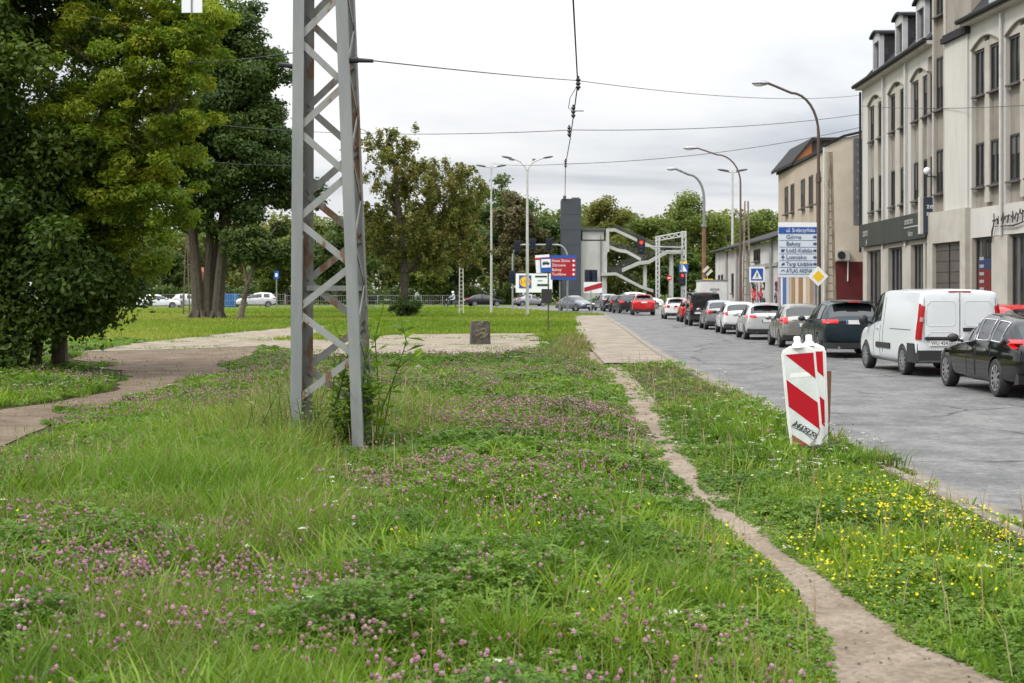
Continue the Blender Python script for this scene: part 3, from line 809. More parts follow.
# ------------------------------------------------------------------ the meadow
def low(X, Y):
    """how far the plants are trodden or mown short: near the footpath, the track, the mast's foot and the boards"""
    px = CX+FPX*X/Y; py = HY+FPX*CAMH/Y
    d = pdist(X, Y, PATH)
    f = np.clip(.10+np.maximum(d-.04,0)/1.0, .10, 1)
    f = f*(1-.72*np.exp(-((px-372)/46)**2-((py-474)/38)**2))*(1-.6*np.exp(-((px-806)/36)**2-((py-472)/30)**2))
    tl = [(p[0], p[1], 0.) for p in TRACK[12:21]]
    f = f*np.where(Y < 14.5, np.clip((kxv(Y)-X)/1.5+.12, .18, 1), 1)
    return f*np.clip(.3+pdist(X, Y, tl)/2.2, .3, 1)
def build_meadow():
    def g(px, py, cx, cy, sx, sy): return np.exp(-((px-cx)/sx)**2-((py-cy)/sy)**2)
    def fields(X, Y):
        px = CX+FPX*X/Y; py = HY+FPX*CAMH/Y
        fine = np.clip(g(px,py,175,500,150,55)*1.6+g(px,py,250,445,60,40)+g(px,py,560,660,160,22)*.7+.55*(fbm(X,Y,1.6,21) > .60), 0, 1)
        straw = np.clip(g(px,py,300,435,70,45)+g(px,py,400,430,50,26)*.9+g(px,py,575,352,35,18)*1.2, 0, 1)
        verge = (X > np.interp(Y, [p[1] for p in PATH][::-1], [p[0] for p in PATH][::-1]))
        dry = np.clip(g(px,py,690,384,100,24)*1.3*verge+g(px,py,600,352,60,14), 0, 1)
        return px, py, fine, straw, verge, dry
    # ---- grass
    n = 640000
    X, Y = scatter(n, 4.6, 62, 1.55, 1.6)
    pa, tr, sl, pv, rd = masks(X, Y)
    px, py, fine, straw, verge, dry = fields(X, Y)
    bad = pa | tr | sl | pv | rd
    stray = ((RNG.random(n) < .03) & tr & (fbm(X,Y,2.2,31) > .55)) | ((RNG.random(n) < .32) & sl & (fbm(X,Y,3.2,31) > .53))
    patch = fbm(X, Y, .55, 17)
    dens = np.clip(.20+.58*np.maximum(fine, straw)+.42*verge, 0, 1)*np.clip(.35+1.5*(patch-.2), .25, 1)
    keep = ((~bad) & (RNG.random(n) < dens)) | stray
    X, Y, fine, straw, verge, dry, stray, px, py, patch = [a[keep] for a in (X, Y, fine, straw, verge, dry, stray, px, py, patch)]
    n = len(X)
    edge = low(X, Y)
    H = .10+.13*U(n)+.20*fine*U(n, .5, 1)+.28*straw*U(n, .3, 1)
    H = np.where(verge, H*.78, H)*(1-.55*dry)*edge
    H = np.where(stray, .06+.09*U(n), H)*np.clip(1.2-.017*Y, .5, 1.1)*np.where(Y < 13, np.clip((kxv(Y)-X)/1.6+.1, .2, 1), 1+.35*np.exp(-((px-890)/60)**2-((py-462)/24)**2))*(1-.55*np.exp(-((px-806)/34)**2-((py-462)/22)**2))
    H *= (.55+1.0*fbm(X, Y, .8, 40))*(1+1.8*g(px,py,578,352,22,14))
    Wd = np.clip(.0035+.00042*Y, .005, .03)*U(n, .7, 1.4)
    isdry = RNG.random(n) < np.clip(.05+.30*straw+.75*dry+.25*(fbm(X,Y,2.5,55) > .62), 0, .9)
    tint = np.clip(.34+.7*(fbm(X,Y,2.0,77)-.5)+.22*fine*(1-straw)+.10*verge+U(n,-.22,.3), 0, 1)
    z = ztv(Y)
    lean = U(n, .15, .95)
    a = ~isdry
    blades('meadow_grass', X[a], Y[a], z[a], H[a], Wd[a], lean[a], tint[a], FG['grass'], 'tall green meadow grass in the foreground', 'grass')
    b = isdry
    blades('dry_grass', X[b], Y[b], z[b], H[b]*1.1, Wd[b]*.8, lean[b], U(b.sum()), FG['dry'], 'straw coloured dry grass among the green blades', 'grass')
    # ---- short far lawn
    n = 210000
    X, Y = scatter(n, 55, 175, 1.5, 4)
    pa, tr, sl, pv, rd = masks(X, Y)
    keep = ~(tr | sl | pv | rd) & (Y < far_road_y(X)-4.2)
    X, Y = X[keep], Y[keep]; n = len(X)
    tint = np.clip(.52+1.5*(fbm(X,Y,14,91)-.5)+U(n,-.25,.3), 0, 1)
    blades('lawn_grass', X, Y, ztv(Y), .08+.15*U(n)*(.5+fbm(X,Y,6,2)), .02+.0005*Y*U(n,.6,1.4), U(n,.1,.7), tint, FG['lawn'], 'mown bright green lawn grass between the track and the far road', 'grass')
    # ---- clover and herb leaves
    n = 640000
    X, Y = scatter(n, 4.6, 55, 1.65, 1.6)
    pa, tr, sl, pv, rd = masks(X, Y)
    px, py, fine, straw, verge, dry = fields(X, Y)
    clump = fbm(X, Y, .8, 61)
    prob = np.clip((clump-.22)*2.6, .08, 1)*(1-.6*fine)*(1-.7*straw)*(1-.85*dry)*np.where(verge, .65, 1)
    keep = ~(pa | tr | sl | pv | rd) & (RNG.random(n) < prob)
    X, Y, clump, verge = X[keep], Y[keep], clump[keep], verge[keep]; n = len(X)
    h = (.04+.42*np.maximum(clump-.2,.02)*U(n,.25,1)*(.6+.9*fbm(X,Y,.45,43)))*np.clip(1.2-.012*Y, .6, 1.1)*low(X,Y)*np.where(verge, .7, 1)
    size = np.clip(.0085+.0008*Y, .010, .045)*U(n,.6,1.4)
    th0 = U(n,0,2*PI); tilt = unit(n)*.55; tilt[:,2] = 1; tilt /= np.linalg.norm(tilt, axis=1, keepdims=True)
    Vs = []
    for k in range(3):
        th = th0+k*2*PI/3
        d = np.stack([np.cos(th), np.sin(th), np.zeros(n)], 1); d -= tilt*np.sum(d*tilt, 1, keepdims=True)
        s = np.cross(tilt, d); c = np.stack([X, Y, ztv(Y)+h], 1); q = size[:,None]
        Vs.append(np.stack([c, c+d*q*1.1+s*q*.75+tilt*q*.25, c+d*q*2.0, c+d*q*1.1-s*q*.75+tilt*q*.25], 1))
    V = np.stack(Vs, 1).reshape(-1, 3); b = np.arange(n*3)*4
    tint = np.clip(.35+.8*(fbm(X,Y,1.5,71)-.5)+U(n,-.25,.3), 0, 1)
    o = raw_mesh('clover_leaves', V, np.stack([b,b+1,b+2,b+3],1), None, [FG['clover']], {'tint': np.repeat(tint, 12)})
    tag(o, 'low green clover foliage covering the meadow', 'clover', kind='stuff')
    # ---- taller herbs standing in clumps
    n = 160000
    X, Y = scatter(n, 4.6, 48, 1.6, 1.6)
    pa, tr, sl, pv, rd = masks(X, Y); px, py, fine, straw, verge, dry = fields(X, Y)
    cl = fbm(X, Y, .7, 121)
    keep = ~(pa | tr | sl | pv | rd) & (RNG.random(n) < np.clip((cl-.44)*5, .04, 1)*(1-dry)*(1-.5*straw))
    X, Y, cl = X[keep], Y[keep], cl[keep]; n = len(X)
    tint = np.clip(.35+1.2*(vnoise(X,Y,.5,131)-.5)+U(n,-.2,.25), 0, 1)
    blades('meadow_herbs', X, Y, ztv(Y)+.05*U(n), (.10+.30*U(n)*np.clip((cl-.35)*3, .2, 1))*np.clip(1.2-.014*Y,.5,1.1)*low(X,Y), np.clip(.012+.0006*Y,.014,.034)*U(n,.6,1.3), U(n,.4,1.1), tint, FG['herb'], 'clumps of leafy light green herbs in the meadow', 'herbs', .6)
    # ---- clover heads
    n = 165000
    X, Y = scatter(n, 4.8, 48, 1.30, 1.6)
    pa, tr, sl, pv, rd = masks(X, Y)
    px, py, fine, straw, verge, dry = fields(X, Y)
    clump = fbm(X, Y, 1.1, 61)
    patch = fbm(X, Y, 2.3, 66)
    prob = np.clip((clump-.25)*3, 0, 1)*np.clip((patch-.33)*4, .14, 1)*(1-.8*fine)*(1-.5*straw)*np.where(Y > 11, .8, 1)*(1-dry)*np.where(verge, .06, 1)*np.where((py > 590) & (px > 380), .25, 1)*(.55+1.2*g(px,py,130,620,220,90)+.6*g(px,py,480,420,200,60)+.5*g(px,py,200,440,200,50))
    keep = ~(pa | tr | sl | pv | rd) & (RNG.random(n) < prob)
    X, Y, clump = X[keep], Y[keep], clump[keep]; n = len(X)
    hz = ztv(Y)+(.145+.34*(clump-.1)*U(n,.35,1.15))*np.clip(1.2-.012*Y, .6, 1.1)*low(X, Y)
    r = np.clip(.0092+.00014*Y, .0098, .015)*U(n,.6,1.3)
    ring = []
    for (zz, rr) in ((-.95,.35),(-.3,.95),(.45,.85),(1.0,.3)):
        for k in range(6):
            an = 2*PI*k/6+zz
            ring.append((rr*math.cos(an), rr*math.sin(an), zz))
    B = np.array(ring); nb = len(B)
    V = np.stack([X,Y,hz],1)[:,None,:]+B[None]*r[:,None,None]*U(n*nb,.8,1.2).reshape(n,nb,1)
    F = []
    for i in range(3):
        for k in range(6): F.append((i*6+k, i*6+(k+1)%6, (i+1)*6+(k+1)%6, (i+1)*6+k))
    F.append((18,19,20,21)); F.append((18,21,22,23))
    F = (np.array(F)[None]+(np.arange(n)*nb)[:,None,None]).reshape(-1,4)
    tint = np.clip(U(n,0,1)**.8, 0, 1)
    o = raw_mesh('clover_flowers', V.reshape(-1,3), F, None, [FG['pink']], {'tint': np.repeat(tint, nb)})
    tag(o, 'pink and faded clover heads dotted over the meadow', 'clover flowers', kind='stuff')
    # ---- seed heads and stalks
    n = 9000
    X, Y = scatter(n, 5, 40, 1.5, 1.6)
    pa, tr, sl, pv, rd = masks(X, Y); px, py, fine, straw, verge, dry = fields(X, Y)
    keep = ~(pa | tr | sl | pv | rd) & (RNG.random(n) < np.clip(.15+.9*straw+.4*dry+.3*(fbm(X,Y,1.9,12) > .55), 0, 1))
    X, Y, straw = X[keep], Y[keep], straw[keep]; n = len(X)
    blades('seed_heads', X, Y, ztv(Y), .22+.22*U(n)+.3*straw*U(n), np.clip(.004+.0003*Y,.005,.012), U(n,.05,.4), U(n), FG['seed'], 'brown seed heads standing above the meadow grass', 'seed heads')
    # ---- yellow flowers
    n = 280000
    X, Y = scatter(n, 4.8, 60, 1.5, 1.6)
    pa, tr, sl, pv, rd = masks(X, Y); px, py, fine, straw, verge, dry = fields(X, Y)
    prob = g(px,py,935,552,105,45)*.42+g(px,py,800,575,60,28)*.28+g(px,py,450,565,100,40)*.10+g(px,py,560,600,300,60)*.012+g(px,py,760,585,45,22)*.12+g(px,py,890,520,60,30)*.16+.003
    prob *= np.clip((fbm(X,Y,.6,88)-.25)*3, .1, 1)
    keep = ~(pa | tr | sl | pv | rd) & (RNG.random(n) < prob)
    X, Y = X[keep], Y[keep]; n = len(X)
    P = np.stack([X, Y, ztv(Y)+(.10+.17*U(n))*np.clip(low(X,Y)*1.3,.3,1)], 1)
    Vs = []; nf = 5
    nr = unit(n)*.8; nr[:,2] += 1; nr /= np.linalg.norm(nr, axis=1, keepdims=True)
    a = np.cross(nr, unit(n)); a /= np.linalg.norm(a, axis=1, keepdims=True); bb = np.cross(nr, a)
    s = (np.clip(.0055+.0003*Y,.0062,.02)*U(n,.6,1.25))[:,None]
    for k in range(nf):
        t0 = 2*PI*k/nf
        d = a*math.cos(t0)+bb*math.sin(t0); e = np.cross(nr, d)
        Vs.append(np.stack([P, P+d*s*.7+e*s*.5+nr*s*.3, P+d*s*1.35+nr*s*.45, P+d*s*.7-e*s*.5+nr*s*.3], 1))
    V = np.stack(Vs, 1).reshape(-1,3); b = np.arange(n*nf)*4
    o = raw_mesh('yellow_flowers', V, np.stack([b,b+1,b+2,b+3],1), None, [FG['yel']], {'tint': np.repeat(U(n), nf*4)})
    tag(o, 'small yellow wildflowers thickest on the verge by the kerb', 'flowers', kind='stuff')
    # ---- white umbels
    n = 24000
    X, Y = scatter(n, 4.8, 60, 1.4, 1.6)
    pa, tr, sl, pv, rd = masks(X, Y); px, py, fine, straw, verge, dry = fields(X, Y)
    prob = g(px,py,850,455,110,28)*1.1+g(px,py,300,560,330,110)*.02+g(px,py,640,430,90,60)*.05+g(px,py,760,410,110,28)*.25+g(px,py,990,560,60,60)*.12+g(px,py,740,655,80,30)*.10+g(px,py,930,470,70,30)*.28+g(px,py,70,395,60,18)*.25+g(px,py,310,520,200,120)*.015+.008
    prob *= np.clip((fbm(X,Y,.7,98)-.3)*3.2, .05, 1)
    keep = ~(pa | tr | sl | pv | rd) & (RNG.random(n) < prob)
    X, Y = X[keep], Y[keep]; n = len(X); nf = 14
    C = np.stack([X, Y, ztv(Y)+(.16+.20*U(n))*np.clip(low(X,Y)*1.3,.3,1)], 1); rad = np.clip(.022+.0006*Y,.024,.05)*U(n,.6,1.25)
    off = RNG.normal(size=(n,nf,3))*np.array([.5,.5,.10]); P = (C[:,None]+off*rad[:,None,None]).reshape(-1,3)
    nr = unit(n*nf)*.5; nr[:,2] += 1; nr /= np.linalg.norm(nr, axis=1, keepdims=True)
    V = leafquads(P, nr, np.repeat(rad, nf)*.22*U(n*nf,.6,1.3), .8, .1); b = np.arange(n*nf)*4
    o = raw_mesh('white_flowers', V, np.stack([b,b+1,b+2,b+3],1), None, [FG['wht']], {'tint': U(n*nf*4)})
    tag(o, 'white flat-topped yarrow flowers scattered along the verge', 'flowers', kind='stuff')
    blades('flower_stems', X, Y, ztv(Y), C[:,2]-ztv(Y), np.full(n,.006), np.full(n,.02), U(n,0,.5), FG['grass'], 'thin green stems under the white verge flowers', 'flower stems')

def far_road_y(X):
    return 172+.6*np.asarray(X)

def broad_plant(name, label, cat, loc, stems, leaf, n_per, seed, fm, group=None):
    """upright weeds with broad leaves along each stem: stems = list of polylines"""
    rnd = random.Random(seed); t = thing(name, label, cat, loc, 0, group)
    mb = MB(); P = []; Nn = []; S = []; D = []
    for pl in stems:
        pts = [Vector(p) for p in pl]
        mb.tube(pts, [.007]*(len(pts)-1)+[.003], 5)
        for k in range(n_per):
            q = (k+.5)/n_per*(len(pts)-1); i = min(int(q), len(pts)-2); c = pts[i].lerp(pts[i+1], q-i)
            a = k*2.4+rnd.random(); s = leaf*rnd.uniform(.6, 1.25)
            d = Vector((math.cos(a), math.sin(a), rnd.uniform(-.35,.3))).normalized()
            P.append(c+d*s*1.15); nv = Vector((-d.x*.3, -d.y*.3, 1))+Vector((rnd.uniform(-.4,.4), rnd.uniform(-.4,.4), 0)); Nn.append(nv.normalized()); S.append(s)
            D.append(nv.normalized().cross(d))
    mb.build('stem', FG['grass'], t)
    V = leafquads(np.array(P), np.array(Nn), np.array(S), .62, .15, np.array(D)); b = np.arange(len(P))*4
    o = raw_mesh('foliage', V, np.stack([b,b+1,b+2,b+3],1), None, [fm], {'tint': np.repeat(U(len(P)),4)}, parent=t)
    return t
# ------------------------------------------------------------------ ground, roads
def strip(name, rows, m, z, attrs=None, kind='structure', label=None):
    """rows: list of lists of (x, y) with equal length"""
    V = []; F = []; n = len(rows[0])
    for r in rows: V += [(x, y, zt(y)+z) for (x, y) in r]
    for i in range(len(rows)-1):
        for j in range(n-1): F.append((i*n+j, i*n+j+1, (i+1)*n+j+1, (i+1)*n+j))
    me = bpy.data.meshes.new(name); me.from_pydata(V, [], F); me.materials.append(m)
    if attrs:
        for k, a in attrs.items():
            at = me.attributes.new(k, 'FLOAT', 'POINT'); at.data.foreach_set('value', a)
    o = bpy.data.objects.new(name, me); COL.objects.link(o)
    if label: o['label'] = label
    return tag(o, kind=kind)
def flat_poly(name, poly, m, z, step=.5, amp=.25, label=None):
    pts = []; rnd = random.Random(len(poly))
    n = len(poly)
    for i in range(n):
        a, b = Vector(poly[i]), Vector(poly[(i+1) % n]); L = (b-a).length; k = max(1, int(L/step))
        for j in range(k):
            p = a.lerp(b, j/k)
            q = (float(fbm(np.array([p.x]), np.array([p.y]), 1.2, 44)[0])-.5)*2*amp*min(1, L/2)
            p = p+Vector((q, q*.8)); pts.append((p.x, p.y))
    tris = tessellate_polygon([[Vector((x, y, 0)) for x, y in pts]])
    me = bpy.data.meshes.new(name); me.from_pydata([(x, y, zt(y)+z) for x, y in pts], [], [tuple(t) for t in tris]); me.materials.append(m)
    bm = bmesh.new(); bm.from_mesh(me); bmesh.ops.recalc_face_normals(bm, faces=bm.faces)
    if bm.faces and sum(f.normal.z for f in bm.faces) < 0: bmesh.ops.reverse_faces(bm, faces=bm.faces)
    bm.to_mesh(me); bm.free()
    o = bpy.data.objects.new(name, me); COL.objects.link(o)
    if label: o['label'] = label
    return tag(o, kind='structure')

def ground_material():
    m, nt, N, L, b = _nodes('ground_soil'); b.inputs['Roughness'].default_value = .95; sset(b, 'Specular IOR Level', .1)
    tc = N.new('ShaderNodeTexCoord')
    def noise(s, d=6):
        n = N.new('ShaderNodeTexNoise'); n.inputs['Scale'].default_value = s; n.inputs['Detail'].default_value = d; L.new(tc.outputs['Object'], n.inputs['Vector']); return n
    def ramp(n, p0, c0, p1, c1):
        r = N.new('ShaderNodeValToRGB'); r.color_ramp.elements[0].position = p0; r.color_ramp.elements[1].position = p1
        r.color_ramp.elements[0].color = (*c0,1); r.color_ramp.elements[1].color = (*c1,1); L.new(n.outputs['Fac'], r.inputs[0]); return r
    a = ramp(noise(.12), .38, (.085,.135,.022), .64, (.14,.17,.035))
    f = ramp(noise(9), .35, (.05,.075,.014), .7, (.13,.155,.04)); so = ramp(noise(7), .35, (.020,.024,.010), .7, (.055,.050,.026))  # meadow soil darkened to paint shadow into the gaps between plants
    mx = N.new('ShaderNodeMix'); mx.data_type = 'RGBA'; mx.inputs[0].default_value = .5
    L.new(a.outputs[0], mx.inputs[6]); L.new(f.outputs[0], mx.inputs[7])
    at = N.new('ShaderNodeAttribute'); at.attribute_name = 'meadow'; m2 = N.new('ShaderNodeMix'); m2.data_type = 'RGBA'
    L.new(at.outputs['Fac'], m2.inputs[0]); L.new(mx.outputs[2], m2.inputs[6]); L.new(so.outputs[0], m2.inputs[7]); L.new(m2.outputs[2], b.inputs['Base Color'])
    bp = N.new('ShaderNodeBump'); bp.inputs['Strength'].default_value = .6; bp.inputs['Distance'].default_value = .05
    L.new(noise(14).outputs['Fac'], bp.inputs['Height']); L.new(bp.outputs[0], b.inputs['Normal'])
    return m
def asphalt_material():
    m, nt, N, L, b = _nodes('asphalt'); b.inputs['Roughness'].default_value = .8; sset(b, 'Specular IOR Level', .35)
    tc = N.new('ShaderNodeTexCoord')
    def noise(s, d=6, st=(1,1,1), rough=.6):
        mp = N.new('ShaderNodeMapping'); mp.inputs['Scale'].default_value = st; L.new(tc.outputs['Object'], mp.inputs[0])
        n = N.new('ShaderNodeTexNoise'); n.inputs['Scale'].default_value = s; n.inputs['Detail'].default_value = d; n.inputs['Roughness'].default_value = rough; L.new(mp.outputs[0], n.inputs['Vector']); return n
    def ramp(src, p0, c0, p1, c1):
        r = N.new('ShaderNodeValToRGB'); r.color_ramp.elements[0].position = p0; r.color_ramp.elements[1].position = p1
        r.color_ramp.elements[0].color = (*c0,1); r.color_ramp.elements[1].color = (*c1,1); L.new(src, r.inputs[0]); return r
    def mix(fac, a, c, mode='MIX'):
        x = N.new('ShaderNodeMix'); x.data_type = 'RGBA'; x.blend_type = mode
        if hasattr(fac, 'links'): L.new(fac, x.inputs[0])
        else: x.inputs[0].default_value = fac
        L.new(a, x.inputs[6]); L.new(c, x.inputs[7]); return x.outputs[2]
    # worn asphalt: broad repair patches, lateral streaks of worn binder, fine grain
    big = ramp(noise(.35, 5).outputs['Fac'], .35, (.088,.088,.090), .65, (.150,.149,.146))
    st = ramp(noise(1.1, 7, (1,.75,1), .78).outputs['Fac'], .42, (.060,.060,.062), .58, (.225,.22,.21))
    gr = ramp(noise(60, 4).outputs['Fac'], .3, (.06,.06,.062), .7, (.19,.188,.182))
    c = mix(.6, big.outputs[0], st.outputs[0]); c = mix(.35, c, gr.outputs[0])
    sp = ramp(noise(9, 5, (1,1,1), .8).outputs['Fac'], .40, (.62,.62,.62), .58, (1.12,1.12,1.12)); c = mix(.7, c, sp.outputs[0], 'MULTIPLY')
    # cracks
    vo = N.new('ShaderNodeTexVoronoi'); vo.feature = 'DISTANCE_TO_EDGE'; vo.inputs['Scale'].default_value = .42
    mp = N.new('ShaderNodeMapping'); mp.inputs['Scale'].default_value = (1,.8,1)
    nd = noise(1.2, 4); ad = N.new('ShaderNodeMix'); ad.data_type = 'RGBA'; ad.inputs[0].default_value = .3
    L.new(tc.outputs['Object'], ad.inputs[6]); L.new(nd.outputs['Color'], ad.inputs[7]); L.new(ad.outputs[2], mp.inputs[0]); L.new(mp.outputs[0], vo.inputs['Vector'])
    cr = ramp(vo.outputs['Distance'], .004, (.35,.35,.35), .018, (1,1,1))
    cx_ = ramp(noise(.25, 3).outputs['Fac'], .45, (1,1,1), .52, (0,0,0))
    c2 = mix(1.0, c, cr.outputs[0], 'MULTIPLY'); c = mix(cx_.outputs[0], c2, c)
    # sand washed along the kerb
    at = N.new('ShaderNodeAttribute'); at.attribute_name = 'edge'
    ns = noise(2.2, 7); ma = N.new('ShaderNodeMath'); ma.operation = 'ADD'; L.new(at.outputs['Fac'], ma.inputs[0])
    ms = N.new('ShaderNodeMath'); ms.operation = 'MULTIPLY_ADD'; L.new(ns.outputs['Fac'], ms.inputs[0]); ms.inputs[1].default_value = .9; ms.inputs[2].default_value = -.45
    L.new(ms.outputs[0], ma.inputs[1])
    sd = ramp(ma.outputs[0], .42, (0,0,0), .85, (1,1,1))
    sand = N.new('ShaderNodeRGB'); sand.outputs[0].default_value = (.26,.215,.155,1)
    c = mix(sd.outputs[0], c, sand.outputs[0])
    L.new(c, b.inputs['Base Color'])
    bp = N.new('ShaderNodeBump'); bp.inputs['Strength'].default_value = .5; bp.inputs['Distance'].default_value = .015
    L.new(noise(28, 6).outputs['Fac'], bp.inputs['Height']); L.new(bp.outputs[0], b.inputs['Normal'])
    return m
def dirt_material(name, c0, c1, c2):
    m, nt, N, L, b = _nodes(name); b.inputs['Roughness'].default_value = .95; sset(b, 'Specular IOR Level', .12)
    tc = N.new('ShaderNodeTexCoord')
    def noise(s, d=7):
        n = N.new('ShaderNodeTexNoise'); n.inputs['Scale'].default_value = s; n.inputs['Detail'].default_value = d; n.inputs['Roughness'].default_value = .65; L.new(tc.outputs['Object'], n.inputs['Vector']); return n
    r = N.new('ShaderNodeValToRGB'); L.new(noise(1.3).outputs['Fac'], r.inputs[0])
    r.color_ramp.elements[0].position = .32; r.color_ramp.elements[0].color = (*c0,1); r.color_ramp.elements[1].position = .68; r.color_ramp.elements[1].color = (*c2,1)
    e = r.color_ramp.elements.new(.5); e.color = (*c1,1)
    v = N.new('ShaderNodeTexVoronoi'); v.inputs['Scale'].default_value = 30; L.new(tc.outputs['Object'], v.inputs['Vector'])
    r2 = N.new('ShaderNodeValToRGB'); L.new(v.outputs['Color'], r2.inputs[0]); r2.color_ramp.elements[0].color = (.7,.7,.7,1); r2.color_ramp.elements[1].color = (1.25,1.22,1.18,1)
    mx = N.new('ShaderNodeMix'); mx.data_type = 'RGBA'; mx.blend_type = 'MULTIPLY'; mx.inputs[0].default_value = .8
    L.new(r.outputs[0], mx.inputs[6]); L.new(r2.outputs[0], mx.inputs[7]); L.new(mx.outputs[2], b.inputs['Base Color'])
    bp = N.new('ShaderNodeBump'); bp.inputs['Strength'].default_value = 1.0; bp.inputs['Distance'].default_value = .06
    L.new(noise(11, 9).outputs['Fac'], bp.inputs['Height']); L.new(bp.outputs[0], b.inputs['Normal'])
    return m
def paving_material(name, c0, c1, cm, sx, sy):
    m, nt, N, L, b = _nodes(name); b.inputs['Roughness'].default_value = .9
    tc = N.new('ShaderNodeTexCoord')
    br = N.new('ShaderNodeTexBrick'); L.new(tc.outputs['Object'], br.inputs['Vector']); br.inputs['Scale'].default_value = 1
    br.inputs['Brick Width'].default_value = sx; br.inputs['Row Height'].default_value = sy; br.inputs['Mortar Size'].default_value = .012
    br.inputs['Color1'].default_value = (*c0,1); br.inputs['Color2'].default_value = (*c1,1); br.inputs['Mortar'].default_value = (*cm,1)
    n = N.new('ShaderNodeTexNoise'); n.inputs['Scale'].default_value = .9; n.inputs['Detail'].default_value = 8; L.new(tc.outputs['Object'], n.inputs['Vector'])
    r = N.new('ShaderNodeValToRGB'); L.new(n.outputs['Fac'], r.inputs[0]); r.color_ramp.elements[0].position = .35; r.color_ramp.elements[0].color = (.62,.6,.55,1); r.color_ramp.elements[1].position = .65; r.color_ramp.elements[1].color = (1.08,1.05,1,1)
    mx = N.new('ShaderNodeMix'); mx.data_type = 'RGBA'; mx.blend_type = 'MULTIPLY'; mx.inputs[0].default_value = 1
    L.new(br.outputs['Color'], mx.inputs[6]); L.new(r.outputs[0], mx.inputs[7]); L.new(mx.outputs[2], b.inputs['Base Color'])
    return m

